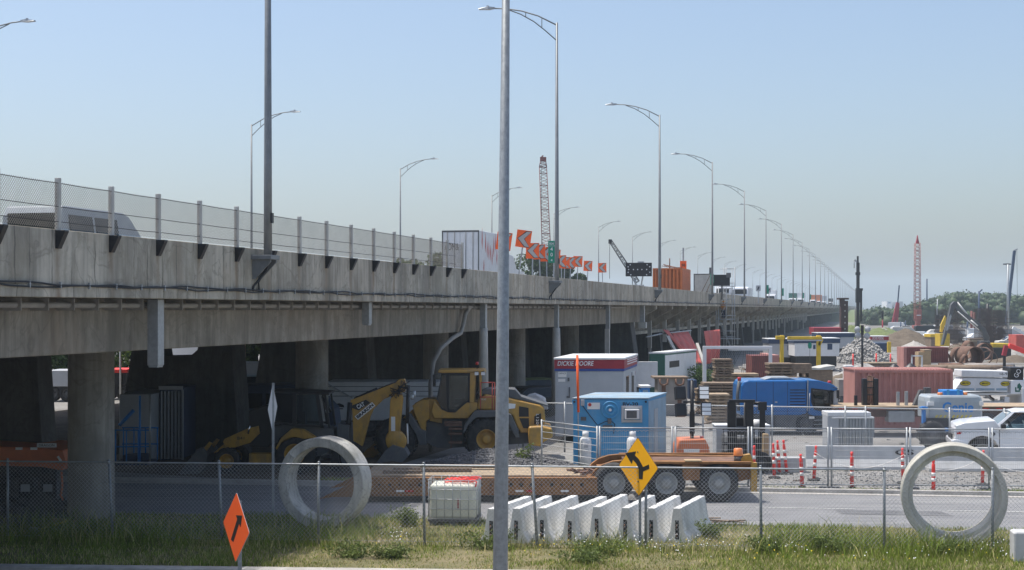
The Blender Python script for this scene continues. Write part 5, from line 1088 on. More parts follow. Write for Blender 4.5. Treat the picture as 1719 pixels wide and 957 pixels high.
def yfp(px):
    tt = (px-CX)/F; Dp = 55.2/(1+.155*tt)**1.0; Dp = 56.4-4.3*(px-880)/840*1.0; return Vector((tt*Dp, Dp, 0))
yps = [878, 948, 1060, 1180, 1296, 1419, 1453, 1594, 1686, 1800]
for px in yps: p = yfp(px); b = MB(); b.tube((p.x, p.y, 0), (p.x, p.y, 1.9), .034, n=8); b.build('post', 'galv', YF)
b = MB(); b.path([tuple(yfp(px)+Vector((0, 0, 1.83))) for px in yps], .021, n=6); b.build('top_rail', 'galv', YF)
chainlink(YF, [tuple(yfp(878)), tuple(yfp(948))], .03, 1.86, .066, .0036); chainlink(YF, [tuple(yfp(1060)), tuple(yfp(1800))], .03, 1.86, .066, .0036)

# ------------------------------------------------------------------ long white barriers, delineator posts
def longbar(x0p, x1p, D, label, mark=None):
    t = thing('long_barrier', label, 'barrier', at(x0p, D), R(-2.2), 'long pale barriers beyond the road'); Ln = (x1p-x0p)*D/F; b = MB(); b.prism([(-.28, 0), (-.28, .1), (-.13, .34), (-.08, .78), (.08, .78), (.13, .34), (.28, .1), (.28, 0)], 0, Ln, axis='x'); b.build('barrier_body', 'barrier2', t, bevel=.012)
    if mark: text(mark, .24, (Ln-.7, -.135, .57), 'ink', t, width=.62, bold=.006)
longbar(1352, 1550, 50.2, 'long pale barrier marked CS at its right end', 'CS'); longbar(1556, 1800, 49.6, 'long pale barrier in front of the white pickup')
b0 = thing('low_barrier', 'low pale barrier piece lying before the forklift', 'barrier', at(1296, 49), R(-2)); MB().box(0, 1.1, 0, .5, 0, .5).build('barrier_body', 'barrier2', b0, bevel=.03)
def delin(px, pyb, h_, kind, label, tilt=0):
    D = GD(pyb); t = thing('delineator_post', label, 'delineator', at(px, D), 0, 'red delineator posts along the far side of the road'); T = Matrix.Rotation(tilt, 4, 'Y')
    def up(z): return tuple(T @ Vector((0, 0, z)))
    r = .055 if kind else .06
    b = MB(); b.path([up(.06), up(h_*.8), up(h_*.86), up(h_*.88), up(h_*.93), up(h_)], [r, r*.9, r*.85, r*.5, r*.75, r*.65], n=10); b.build('post', 'delin', t)
    for z0 in ((.42, .62) if kind else (.36, .52)):
        b = MB(); b.tube(up(h_*z0), up(h_*(z0+.1)), r*1.06, r*1.03, n=10); b.build('reflective_band', 'reflect', t)
    b = MB(); b.lathe([(.001, .0), (.2, 0), (.19, .05), (.07, .07), (.001, .07)], n=12) if kind else b.box(-.09, .09, -.09, .09, 0, .06); b.build('base', 'rubber', t)
dl = [(1266, 808, 1.12, 1, 'delineator at the right end of the low-bed trailer', 0), (1300, 803, 1.12, 1, 'leftmost of the three delineators beside the forklift', R(-2)), (1309, 796, 1.1, 1, 'middle of the three delineators beside the forklift', R(-4)), (1321, 796, 1.12, 1, 'rightmost of the three delineators beside the forklift', R(-6)),
      (1347, 819, 1.02, 0, 'rigid red post just left of the first long barrier', R(-3)), (1366, 807, 1.1, 1, 'delineator leaning over the left end of the first long barrier', R(4)), (1430, 820, 1.1, 0, 'rigid red post before the middle of the first long barrier', 0), (1516, 812, 1.1, 1, 'delineator left of the pale pipe ring', R(-1)), (1567, 829, 1.0, 0, 'rigid red post seen through the pale pipe ring', 0), (1649, 815, 1.08, 1, 'delineator at the right rim of the pale pipe ring', R(2))]
for a in dl: delin(*a)
b = MB()
for (a, c, pa, pc) in ((1366, 1516, 807, 812), (1516, 1649, 812, 815), (1649, 1790, 815, 818)):
    A, C = G(a, pa)+Vector((0, -.08, .9)), G(c, pc)+Vector((0, -.08, .9)); b.path([tuple(A.lerp(C, s)-Vector((0, 0, .45*(1-(2*s-1)**2)))) for s in np.linspace(0, 1, 15)], .009, n=4)
tag(b.build('rope', 'reflect'), 'thin white rope sagging between the delineators', 'rope')

# ------------------------------------------------------------------ light tower, forklift
D = 47.2; PX0 = 1163; q = BOXQ(PX0, D); t = thing('light_tower', 'orange mobile light tower with four black lamps on a mast', 'light tower', at(PX0, D))
b = MB(); b.prism([(q(1135), .55), (q(1136), 1.0), (q(1141), 1.24), (q(1184), 1.27), (q(1191), 1.0), (q(1193), .55)], 0, 1.2); b.prism([(q(1134), .42), (q(1134), .58), (q(1194), .58), (q(1194), .34)], -.02, 1.22); b.build('cover', 'opink', t, bevel=.05, seg=3)
b = MB(); b.box(q(1148), q(1174), -.03, -.02, .84, .95); b.build('label_plate', 'reflect', t)
for px in (1142,): wheel(t, q(px), .28, -.04, .28, .2, .16)
b = MB(); b.box(q(1150), q(1188), .1, 1.1, .12, .38); b.build('chassis', 'black', t)
b = MB(); b.tube((q(1165), .5, 1.0), (q(1165), .5, LZ(640, D)), .06, n=10); b.box(q(1150), q(1180), .46, .54, LZ(678, D), LZ(675, D)); b.box(q(1161), q(1169), .42, .58, 1.4, 2.1); b.build('mast', 'black', t)
b = MB(); b.tube((q(1180), .3, 1.25), (q(1180), .3, 1.34), .06); b.build('warning_cap', 'redlens', t)
for (px, py, lit) in ((1144, 661, 0), (1184, 660, 1), (1145, 690, 0), (1188, 688, 1)):
    b = MB(); b.obox((q(px), .4, LZ(py, D)), (.34, .22, .42), (R(-12), 0, R(12 if px < 1160 else -8))); lp = b.build('lamp', 'black', t, bevel=.03); b = MB()
    for s in (-.13, 0, .13): b.obox((q(px), .27+s*.2, LZ(py, D)+s-.0), (.28 if lit else .2, .02, .11 if lit else .07), (R(-12), 0, R(12 if px < 1160 else -8)))
    if lit: b.build('lamp_lens', 'lens', lp)
    else: b.bm.free()
b = MB(); b.obox((q(1165), .55, LZ(652, D)), (.05, .05, .5)); b.build('antenna', 'black', t)

D = 48.6; PX0 = 1256; q = BOXQ(PX0, D); t = thing('forklift', 'black forklift with raised double mast, seen from the front, beside the delineators', 'forklift', at(PX0, D))
b = MB()
for px in (1229, 1259): b.box(q(px)-.14, q(px)+.12, 0, .16, .3, LZ(674, D))
b.box(q(1224), q(1268), .0, .14, LZ(676, D), LZ(671, D)); b.box(q(1226), q(1264), .02, .12, LZ(725, D), LZ(716, D)); b.box(q(1226), q(1264), .02, .12, .9, 1.02); b.build('mast', 'black', t, bevel=.012)
b = MB()
for px in (1236, 1252): b.tube((q(px), .2, .4), (q(px), .2, LZ(676, D)), .035)
b.build('lift_cylinder', 'mgrey', t)
b = MB(); b.box(q(1212), q(1275), -.1, -.03, .55, .75); b.box(q(1212), q(1275), -.1, -.03, .95, 1.05)
for px in np.linspace(1214, 1273, 9): b.box(q(px)-.012, q(px)+.012, -.09, -.05, .75, 1.5)
b.box(q(1212), q(1275), -.1, -.05, 1.46, 1.52); b.build('load_backrest', 'black', t)
b = MB()
for px in (1222, 1262): b.box(q(px)-.07, q(px)+.07, -1.1, -.05, .1, .16)
b.build('fork', 'black', t)
b = MB(); b.box(q(1230), q(1284), .5, 2.6, .35, 1.15); b.build('body', 'mgrey', t, bevel=.06)
b = MB(); b.box(q(1279), q(1288), .4, .5, 1.1, LZ(680, D)); b.box(q(1276), q(1290), .3, .5, LZ(690, D), LZ(676, D)); b.tube((q(1268), .35, LZ(678, D)), (q(1290), .35, LZ(678, D)), .05); b.build('overhead_guard', 'black', t)
b = MB(); b.tube((q(1268), .8, LZ(716, D)), (q(1284), .8, LZ(716, D)), .17, n=14); b.build('gas_bottle', 'white', t)
b = MB(); b.box(q(1283), q(1292), .1, .5, .3, 1.3); b.build('side_plate', 'plywood', t, bevel=.03)
for px in (1222, 1278): wheel(t, q(px), .36, -.02, .36, .3, .2)
b = MB(); b.obox((q(1248), .9, 1.5), (.5, .2, .6)); b.build('seat', 'black', t, bevel=.05)
t = thing('grey_cabinet', 'pale grey electrical cabinet behind the forklift', 'cabinet', at(1246, 51.2)); MB().box(-.9, .95, 0, .9, 0, 1.35).build('cabinet_body', 'sitegrey', t, bevel=.02); b = MB(); b.box(-.92, .97, -.02, .92, 1.352, 1.39); b.build('lid', 'white', t)
b = MB(); b.box(-.01, .01, -.006, 0, .1, 1.3); b.build('door_seam', 'mgrey', t)

# ------------------------------------------------------------------ white pickup
D = 50.9; PX0 = 1595; t = thing('white_pickup', 'white pickup truck behind the pale barrier at the right edge, facing left', 'pickup', at(1601, 51.3), R(-11)); Wd = 2.0
fr = lambda px, py: ((px-PX0)*D/F, H-(py-HY)*D/F)
body = [fr(1594, 752), fr(1594, 742), fr(1597, 735), fr(1596, 722), fr(1600, 715), fr(1612, 711), fr(1640, 708), fr(1662, 706)]
wc1, wcr, hr = (1642-PX0)*D/F, 3.68, .56
bot = []
def archpts(cx): return [(cx+hr*math.cos(a), .47+hr*math.sin(a)) for a in np.linspace(0, PI, 9)]
side = body+[(1.55, 1.30), (4.1, 1.33), (4.15, 1.42), (5.85, 1.40), (5.88, .6), (5.75, .45)]+[(wc1+wcr+hr, .42)]+archpts(wc1+wcr)[1:-1]+[(wc1+wcr-hr, .42), (wc1+hr, .42)]+archpts(wc1)[1:-1]+[(wc1-hr, .45)]
b = MB(); b.prism(side, 0, Wd); b.build('body', 'truckwhite', t, bevel=.035, seg=3)
A = [(1.32, 1.26), fr(1690, 692), (2.25, 1.90), (3.6, 1.90), (4.1, 1.3)]
iy = lambda z: .02+.2*(z-1.26)/.64
b = MB(); rf_ = [(1.94, 1.83), (2.25, 1.90), (3.6, 1.90), (3.72, 1.82)]; b.loft([[(x, iy(z), z) for x, z in rf_], [(x, Wd-iy(z), z) for x, z in rf_]]); b.build('roof', 'truckwhite', t, bevel=.02)
for k, pl_ in enumerate(([(1.30, 1.28), (1.42, 1.28), (2.06, 1.86), (1.94, 1.84)], [(2.78, 1.28), (2.9, 1.28), (2.9, 1.88), (2.78, 1.88)], [(3.95, 1.3), (4.12, 1.3), (3.72, 1.86), (3.56, 1.86)])):
    for side in (0, 1):
        b = MB(); f_ = (lambda z: iy(z)) if not side else (lambda z: Wd-iy(z)-.07); b.loft([[(x, f_(z), z) for x, z in pl_], [(x, f_(z)+.07, z) for x, z in pl_]]); b.build('pillar', 'truckwhite' if k != 1 else 'black', t)
b = MB(); b.box(1.5, 4.0, .12, Wd-.12, 1.0, 1.29); b.build('interior', 'mgrey', t); b = MB(); b.path([(1.95, .45, 1.25), (1.85, .45, 1.42)], .02); b.lathe([(.16, 0), (.18, .02), (.16, .03)], (1.9, .5, 1.42), (1, 0, .5), 16, closed=True); b.build('steering_wheel', 'black', t)
b = MB(); Gw = [(1.68, 1.30), (1.98, 1.56), (2.3, 1.80), (2.78, 1.80), (2.78, 1.30)]; b.loft([[(x, .008+.2*(z-1.26)/.64, z) for x, z in Gw], [(x, .03+.2*(z-1.26)/.64, z) for x, z in Gw]]); b.build('side_window', 'glass', t)
b = MB(); Gw = [(2.9, 1.30), (2.9, 1.80), (3.55, 1.80), (3.95, 1.32)]; b.loft([[(x, .008+.2*(z-1.26)/.64, z) for x, z in Gw], [(x, .03+.2*(z-1.26)/.64, z) for x, z in Gw]]); b.build('side_window', 'glass', t)
(xa, za), (xb, zb) = A[0], A[1]; b = MB(); b.quad((xa+.06-.02, .16, za+.06), (xa+.06-.02, Wd-.16, za+.06), (xb-.02, Wd-.25, zb-.03), (xb-.02, .25, zb-.03)); b.build('windscreen', 'dglass', t)
b = MB(); b.obox((1.62, -.14, 1.36), (.16, .24, .2)); b.build('wing_mirror', 'black', t, bevel=.03)
b = MB(); b.box(1.5, 1.52, -.006, .0, .55, 1.28); b.box(2.83, 2.85, -.006, 0, .55, 1.3); b.build('door_gap', 'ink', t)
b = MB(); b.box(2.52, 2.76, -.05, 0, 1.13, 1.17); b.build('door_handle', 'truckwhite', t, bevel=.01)
b = MB(); b.prism([(1.22, 1.16), (1.34, 1.16), (1.38, 1.10), (1.3, 1.0), (1.24, 1.06)], -.012, .0); b.build('fender_vent', 'ink', t)
b = MB(); b.prism([fr(1598, 725), fr(1598, 717), fr(1606, 716), fr(1615, 719), fr(1613, 725)], -.008, .3); hl = b.build('headlight', 'lens', t); b = MB(); b.prism([fr(1600, 731), fr(1600, 727), fr(1608, 726), fr(1607, 730)], -.009, .05); b.build('marker_lamp', 'redlens', t)
b = MB(); b.box(-.05, .0, .35, 1.65, .68, 1.05); b.build('grille', 'black', t)
b = MB(); b.prism([fr(1592, 752), fr(1591, 741), fr(1598, 739), fr(1618, 742), fr(1618, 750)], -.03, Wd+.03); b.build('front_bumper', 'truckwhite', t, bevel=.03)
for x in (wc1, wc1+wcr): wheel(t, x, .46, .03, .46, .28, .29, rm='rim', n=32); wheel(t, x, .46, Wd-.03, .46, .28, .29, face=1)
b = MB(); b.box(2.55, 2.9, .5, .95, .9, 1.45); b.obox((2.9, .72, 1.5), (.14, .45, .75), (0, R(12), 0)); b.build('driver_seat', 'opink', t, bevel=.05)

# ------------------------------------------------------------------ boom lift, ribbed crate
D = 58.0; PX0 = 1604; q = BOXQ(PX0, D); t = thing('boom_lift', 'grey and blue boom lift seen from behind, between the pickup and the lumber truck', 'lift', at(PX0, D))
xl, xr_, zt_, zb_ = q(1556), q(1652), LZ(664, D), LZ(702, D)
pts = [(xl, .25), (xl+.12, .06), (xl+.5, 0), (xr_-.5, 0), (xr_-.12, .06), (xr_, .25), (xr_, 1.3), (xl, 1.3)]
b = MB(); cx_ = (xl+xr_)/2
b.loft([[(cx_+(x-cx_)*s, y+(1-s)*.5, z) for x, y in pts] for z, s in ((zb_, 1.0), (zb_+.1, 1.01), (zt_-.25, 1.0), (zt_-.08, .97), (zt_, .88))]); co_ = b.build('counterweight', 'genie', t, bevel=.02)
text('Genie', .52, (q(1608), -.008, LZ(684.5, D)), 'lblue', co_, width=q(1631)-q(1579), bold=.012, ext=.004)
b = MB()
for i in range(9): x = q(1569)+i*.165; b.prism([(x, zb_+.02), (x+.08, zb_+.02), (x+.14, zb_+.12), (x+.06, zb_+.12)], -.012, -.003)
b.build('hazard_stripes', 'stripe', co_)
b = MB(); b.box(q(1557), q(1568), -.01, -.002 + .12, LZ(681, D), LZ(675, D)); b.build('label_plate', 'reflect', co_); b = MB(); b.box(q(1645), q(1651), -.01, .12, LZ(681, D), LZ(674, D)); b.build('label_plate', 'reflect', co_)
b = MB(); b.box(q(1588), q(1621), .3, 1.1, zt_-.02, LZ(656, D)); b.build('boom_pivot', 'lblue', t, bevel=.02)
for px in (1593, 1610): b = MB(); b.box(q(px), q(px)+.1, .27, .3, zt_, LZ(655, D)); b.build('pivot_plate', 'skyblue', t)
for px in (1583, 1625): b = MB(); b.tube((q(px), .4, zt_-.02), (q(px), .4, zt_+.1), .1, n=12); b.build('beacon', 'amber', t)
b = MB(); b.box(q(1562), q(1640), .1, 1.2, LZ(722, D), zb_-.002); b.build('turntable', 'black', t)
b = MB(); b.box(q(1605), q(1630), .08, .1, LZ(712, D), LZ(709, D)); b.build('serial_plate', 'reflect', t)
b = MB(); b.box(q(1569), q(1590), -.2, .3, LZ(725, D), LZ(718, D)); b.build('axle_box', 'lblue', t, bevel=.02)
b = MB(); b.box(q(1548), q(1553), -.1, .1, LZ(723, D), LZ(682, D)); b.box(q(1545), q(1556), -.15, .15, LZ(687, D), LZ(683, D)); b.build('jib_link', 'lblue', t)
for px in (1562, 1590, 1640): wheel(t, q(px), .52, -.35 if px != 1590 else .2, .52, .4, .26, 12)
D = 54.6; PX0 = 1430; q = BOXQ(PX0, D); t = thing('ribbed_crate', 'pale grey crate with ribbed metal front standing behind the first long barrier', 'crate', at(PX0, D))
b = MB(); b.box(q(1391), q(1466), .06, 1.0, .0, 1.42); b.build('crate_body', 'sitegrey', t); b = MB(); ribs(b, q(1408), q(1466), .05, .05, 1.36, 11, -.06); b.build('ribbed_front', 'galv', t)
b = MB(); b.box(q(1389), q(1408), .0, .9, .0, 1.44); b.build('side_panel', 'sitegrey', t, bevel=.02); b = MB(); b.box(q(1389), q(1462), -.03, 1.03, 1.445, 1.6); b.box(q(1396), q(1467), -.06, 1.0, 1.365, 1.43); b.build('lid', 'white', t, bevel=.02)

# ------------------------------------------------------------------ blue truck-mounted machine
D = 63.5; PX0 = 1325; q = BOXQ(PX0, D); t = thing('blue_carrier', 'blue cab carrier machine with louvred side facing right, behind the yard fence', 'machine', at(PX0, D)); zz = lambda py: LZ(py, D)
b = MB(); b.prism([(q(1243), zz(698)), (q(1244), zz(648)), (q(1248), zz(641)), (q(1256), zz(638.5)), (q(1355), zz(638)), (q(1355), zz(698))], 0, 2.4); b.build('machine_body', 'blue', t, bevel=.08, seg=4)
cabp = [(q(1356), zz(698)), (q(1356), zz(638)), (q(1375), zz(639)), (q(1395), zz(644)), (q(1406), zz(651)), (q(1407), zz(654)), (q(1400), zz(657)), (q(1362), zz(652)), (q(1363), zz(675)), (q(1367), zz(686)), (q(1380), zz(690)), (q(1380), zz(698))]
b = MB(); b.prism(cabp, .0, 2.4); b.build('cab', 'blue', t, bevel=.03)
b = MB(); b.prism([(q(1363), zz(652.5)), (q(1398), zz(656)), (q(1399), zz(688)), (q(1381), zz(690)), (q(1367), zz(686)), (q(1364), zz(675))], .04, .06); b.build('cab_window', 'dglass', t)
b = MB()
for a, c in (((1363, 652), (1363, 676)), ((1363, 676), (1368, 687)), ((1368, 687), (1381, 690)), ((1395, 655), (1393, 690)), ((1363, 653), (1400, 657)), ((1366, 687), (1396, 688))): b.bar((q(a[0]), .03, zz(a[1])), (q(c[0]), .03, zz(c[1])), .08, .06)
b.build('window_frame', 'black', t)
b = MB(); b.prism([(q(1400), zz(657)), (q(1408), zz(655)), (q(1407), zz(685)), (q(1400), zz(690))], .1, 2.3); b.build('front_panel', 'sitegrey', t)
b = MB(); x = q(1379); b.box(x-.3, x+.3, 1.0, 1.5, zz(690), zz(684)); b.obox((x-.15, 1.2, zz(672)), (.14, .5, .7)); b.obox((x-.1, 1.2, zz(660)), (.2, .25, .2)); b.build('operator_seat', 'mgrey', t, bevel=.03)
b = MB()
for py in np.arange(654, 684, 4.9): b.box(q(1326), q(1352), -.012, .02, zz(py+1.4), zz(py))
b.build('louvres', 'ink', t)
b = MB(); b.bar((q(1356), -.02, zz(638)), (q(1355), -.02, zz(690)), .04, .04); b.build('door_post', 'galv', t)
b = MB()
for px in (1270, 1298, 1322): b.box(q(px)-.008, q(px)+.008, -.004, .0, zz(697), zz(641))
b.box(q(1250), q(1354), -.004, 0, zz(690.5), zz(690)); b.build('panel_seam', 'ink', t)
b = MB(); b.box(q(1244), q(1355), -.015, .0, zz(699.5), zz(697)); b.build('lower_trim', 'mgrey', t)
b = MB(); b.bar((q(1398), -.05, zz(650)), (q(1404), -.3, zz(652)), .03, .03); b.box(q(1402), q(1406), -.36, -.24, zz(668), zz(654)); b.build('mirror', 'black', t, bevel=.02)
for px in (1276, 1304): b = MB(); b.box(q(px)-.08, q(px)+.02, -.03, 0, zz(676), zz(674)); b.build('latch', 'galv', t)
b = MB(); b.path([(q(1358), -.06, zz(690)), (q(1358), -.08, zz(672)), (q(1359), -.06, zz(660))], .018, n=6); b.build('grab_handle', 'galv', t)
b = MB()
for z_ in (705, 712, 719): b.box(q(1366), q(1384), -.05, .3, zz(z_+1), zz(z_))
b.build('cab_steps', 'galv', t)
b = MB(); b.box(q(1245), q(1400), .15, 2.2, zz(722), zz(699)); b.box(q(1302), q(1340), .02, .2, zz(718), zz(699)); b.build('chassis', 'mgrey', t)
for px in (1354,): wheel(t, q(px), .5, .0, .5, .4, .28, 10)
wheel(t, q(1268), .5, .0, .5, .4, .28, 10)
b = MB(); b.box(q(1358), q(1367), -.03, 0, zz(703), zz(699)); b.build('number_plate', 'reflect', t)
for px, py in ((1243, 636), (1395, 642)): b = MB(); b.tube((q(px), .3, zz(py)-.1), (q(px), .3, zz(py)+.06), .08, n=10); b.build('beacon', 'redlens', t)
b = MB(); b.prism([(q(1285), zz(638)), (q(1297), zz(634)), (q(1328), zz(634)), (q(1340), zz(638))], .4, 1.6); b.build('roof_box', 'galv', t, bevel=.03)
b = MB(); b.path([(q(1241), .2, zz(690)), (q(1239), .2, zz(665)), (q(1242), .2, zz(640))], .07, n=8); b.build('exhaust_pipe', 'mgrey', t)

# ------------------------------------------------------------------ salmon container on the far side of the flatbed, flatbed, lumber truck
D = 66.5; PX0 = 1521; q = BOXQ(PX0, D); zz = lambda py: LZ(py, D); t = thing('red_container', 'faded salmon red shipping container behind the flatbed trailer', 'container', at(PX0, D)); x0, x1, zt = q(1435), q(1600), zz(621)
b = MB(); b.box(x0+.05, x1-.05, .1, 2.5, .05, zt-.04); b.build('container_body', 'salmon', t)
b = MB(); ribs(b, x0+.1, x1-.1, .04, .2, zt-.14, 17, .05); b.build('ribbed_wall', 'salmon', t)
b = MB(); b.box(x0, x1, 0, .1, zt-.14, zt); b.box(x0, x1, 0, .1, .02, .2); b.box(x0, x0+.12, 0, .1, .2, zt-.14); b.box(x1-.12, x1, 0, .1, .2, zt-.14); b.build('edge_rail', 'salmon', t, bevel=.012)
b = MB(); n_ = 34
for i in range(n_): a = x0+(x1-x0)*i/n_; b.box(a+.01, a+(x1-x0)/n_*.6, .05, 2.5, zt-.03, zt+.03)
b.build('ribbed_roof', 'salmon', t)
D = 62.5; q = BOXQ(1560, D); zz = lambda py: LZ(py, D); t = thing('flatbed_trailer', 'long brown flatbed trailer parked in front of the salmon container', 'trailer', at(1560, D))
b = MB(); b.box(q(1402), q(1770), 0, 2.4, zz(688), zz(683.5)); b.box(q(1402), q(1770), .4, .7, zz(701), zz(688)); b.box(q(1402), q(1770), 1.7, 2.0, zz(701), zz(688)); b.build('deck_frame', 'brown', t, bevel=.02)
b = MB(); b.box(q(1402), q(1770), -.02, 2.42, zz(683.4), zz(682.2)); b.build('deck_planks', 'deckwood', t)
b = MB()
for i in range(16): b.box(q(1408+i*22), q(1408+i*22)+.25, -.012, 0, zz(687), zz(685))
b.build('reflector_strip', 'redlens', t)
for px in (1660, 1700): wheel(t, q(px), .5, .1, .5, .5, .28)
for px in (1449, 1470): b = MB(); b.box(q(px)-.07, q(px)+.07, .5, .7, 0, zz(690)); b.build('landing_leg', 'galv', t)
b = MB(); b.box(q(1492), q(1536), .05, .7, zz(709), zz(690)); b.build('tool_box', 'galv', t, bevel=.02)
t = thing('lift_mast_load', 'black and rusty mast assembly standing on the flatbed deck', 'mast', at(1459, 63.2)); q = BOXQ(1459, 63.2); zz = lambda py: LZ(py, 63.2)
b = MB()
for a, c in ((1449, 1456), (1467, 1475)): b.box(q(a), q(c), 0, .35, zz(682), zz(636))
for py in (640, 650, 662): b.box(q(1449), q(1475), .05, .25, zz(py+2), zz(py))
b.build('mast_frame', 'black', t, bevel=.02); b = MB()
for px in (1458, 1461, 1465): b.tube((q(px), .1, zz(682)), (q(px), .1, zz(633)), .04)
b.path([(q(1456), .1, zz(634)), (q(1460), .1, zz(631)), (q(1468), .1, zz(634)), (q(1466), .1, zz(640))], .03); b.bar((q(1456), .1, zz(674)), (q(1474), .1, zz(680)), .1, .1); b.build('lift_chain', 'brown', t)
for px, py, nm, lab, m_ in ((1437, 664, 'steel_stake', 'dark stake on the flatbed deck left of the mast', 'black'), (1508, 658, 'steel_stake', 'pale upright stake on the flatbed deck', 'galv'), (1522, 657, 'steel_stake', 'right pale upright stake on the flatbed deck', 'galv')): b = MB(); b.box(-.06, .06, 0, .12, 1.25, LZ(py, 63)); tag(place(b.build(nm, m_), at(px, 63)), lab, 'stake')
b = MB(); b.prism([(-.25, 1.25), (.05, 1.95), (.2, 1.95), (.12, 1.25)], 0, .3); b.box(.25, .5, 0, .3, 1.25, 2.05); tag(place(b.build('steel_bracket', 'mgrey'), at(1543, 63)), 'dark steel bracket on the deck near the right end of the red container', 'bracket')

D = 68.0; PX0 = 1655; q = BOXQ(PX0, D); zz = lambda py: LZ(py, D); t = thing('lumber_load', 'two white wrapped lumber bundles with yellow oval marks on the lumber truck', 'lumber bundle', at(PX0, D))
b = MB(); b.prism([(q(1614), zz(632.5)), (q(1614.5), zz(621)), (q(1692), zz(623)), (q(1692), zz(634))], 0, 1.2); b.build('upper_bundle', 'white', t, bevel=.03); b = MB(); b.prism([(q(1603), zz(656)), (q(1604), zz(654)), (q(1618), zz(634.5)), (q(1692), zz(636)), (q(1692), zz(659))], .05, 1.2); lb = b.build('lower_bundle', 'white', t, bevel=.02)
for i, px in enumerate((1621, 1654, 1688)):
    b = MB(); x, z = q(px), zz(643.5+i*.4); w_ = .24 if i != 2 else .2; b.prism([(x+w_*1.05*math.cos(a), z+.115*math.sin(a)) for a in np.linspace(0, 2*PI, 24, endpoint=False)], .036, .048); ov = b.build('brand_oval', 'ink', lb); b = MB(); b.prism([(x+w_*.93*math.cos(a), z+.095*math.sin(a)) for a in np.linspace(0, 2*PI, 24, endpoint=False)], .03, .034); b.build('oval_fill', 'stripe', ov); text('BELCO', .1, (x, .026, z), 'ink', ov, width=.3, bold=.004)
for a, c in ((1606, 1636), (1639, 1670), (1673, 1691)): b = MB(); b.box(q(a), q(c), .036, .048, zz(655.5), zz(652)); b.build('printed_band', 'palblue', lb)
text('16-9', .16, (q(1684), -.004, zz(628)), 'ink', t, width=.34)
t = thing('lumber_truck', 'white flatbed lumber truck with green tree emblem at the right edge', 'truck', at(1690, D)); q = BOXQ(1690, D)
b = MB(); b.box(q(1605), q(1800), .2, 2.2, zz(664), zz(660)); b.box(q(1650), q(1697), .15, 1.0, zz(681), zz(675)); b.box(q(1688), q(1696), .1, .8, zz(676), zz(667)); b.build('frame', 'white', t, bevel=.02)
b = MB(); b.box(q(1697), q(1800), .0, 2.3, zz(662), zz(638)); bx_ = b.build('side_box', 'truckwhite', t, bevel=.03)
cx, cz = q(1711), zz(651); b = MB(); k = D/F
b.prism([(cx-3*k, cz+5*k), (cx, cz+8*k), (cx+5*k, cz+1*k), (cx+3*k, cz+1*k), (cx+6*k, cz-3.5*k), (cx+1*k, cz-3.5*k), (cx+1*k, cz-7*k), (cx-7*k, cz-7*k), (cx-7*k, cz+1*k), (cx-5*k, cz+1*k), (cx-5*k, cz-4.5*k), (cx-1*k, cz-4.5*k), (cx-1*k, cz-1*k), (cx-3.5*k, cz-1*k)], -.014, -.004); b.build('tree_emblem', 'dkgreen', bx_)
b = MB(); b.box(q(1697), q(1719), .05, 1.2, zz(638), zz(617)); b.build('dark_load_cover', 'black', t, bevel=.02); text('GO', .3, (q(1709), .04, zz(627)), 'winkt', t, rot=(R(90), R(-60), 0), width=.4)
b = MB(); b.box(q(1714), q(1722), -.1, 2.0, zz(690), zz(651)); b.build('cab_corner', 'white', t, bevel=.02)
wheel(t, q(1702), .53, .1, .53, .4, .3); wheel(t, q(1740), .53, .1, .53, .4, .3)
b = MB(); b.path([(q(1658), .3, zz(664)), (q(1668), .3, zz(670)), (q(1676), .3, zz(676)), (q(1690), .3, zz(673))], .07, n=6); b.path([(q(1663), .3, zz(661)), (q(1666), .3, zz(668)), (q(1672), .3, zz(672))], .07, n=6, m=1); b.build('air_hose', ['pvc', 'brown'], t)
for px in (1660, 1672, 1684): b = MB(); b.tube((q(px), .14, zz(679)), (q(px), .1, zz(679)), .07); b.build('tail_lamp', 'redlens', t)
# ------------------------------------------------------------------ traffic and signs on the overpass
ZD = 6.05
def onb(px, lat): D = lat*F/(1470-px); u = (D)/ca; v = (lat+EX)*1.0; X = (px-CX)*D/F; return Vector((X, D, ZD))
# box trailer
D = 90.0; t = thing('box_trailer', 'white box trailer with closed rear doors driving on the overpass', 'trailer', W(742, 0, D).xy.to_3d()+Vector((0, 0, ZD)), BROT); wd = 2.32; Lt = 7.4    # local +x along the road, +y away; rear at x=0
b = MB(); b.box(.02, Lt, -wd, 0, 1.1, 4.05); b.build('box_body', 'white', t, bevel=.03)
for k in range(2): b = MB(); b.box(-.02, .02, -wd+.08+k*(wd/2-.03), -wd/2-.02+k*(wd/2-.06)+.0, 1.2, 3.95); b.build('door', 'white', t, bevel=.01)
b = MB()
for y in (-.35, -.8, -1.5, -1.95): b.tube((-.05, y, 1.15), (-.05, y, 3.98), .02, n=6)
b.box(-.03, .03, -wd, 0, 3.96, 4.06); b.box(-.03, .02, -wd, -wd+.05, 1.1, 4); b.box(-.03, .02, -.05, 0, 1.1, 4); b.build('door_bar', 'mgrey', t)
text('ADM&', .6, (-.03, -.62, 3.05), 'ink', t, rot=(R(90), 0, R(-90)), width=.9)
for y in (-1.75, -1.15):
    b = MB(); b.prism([(y-.28, 1.5), (y, 1.78), (y+.28, 1.5), (y, 1.22)], -.032, -.024, axis='x'); b.build('placard', 'sitegrey', t)
b = MB()
random.seed(2)
for i in range(12):
    x = .6+i*.4; z = 1.7+1.7*random.random(); b.prism([(x, z), (x+.1, z+.5+random.random()*.5), (x+.22, z+.2), (x+.14, z-.4)], -wd-.006, -wd-.001)
b.build('side_graphic', 'tarp', t)
b = MB(); b.box(.3, Lt, -wd+.2, -.2, .75, 1.1); b.build('chassis', 'black', t)
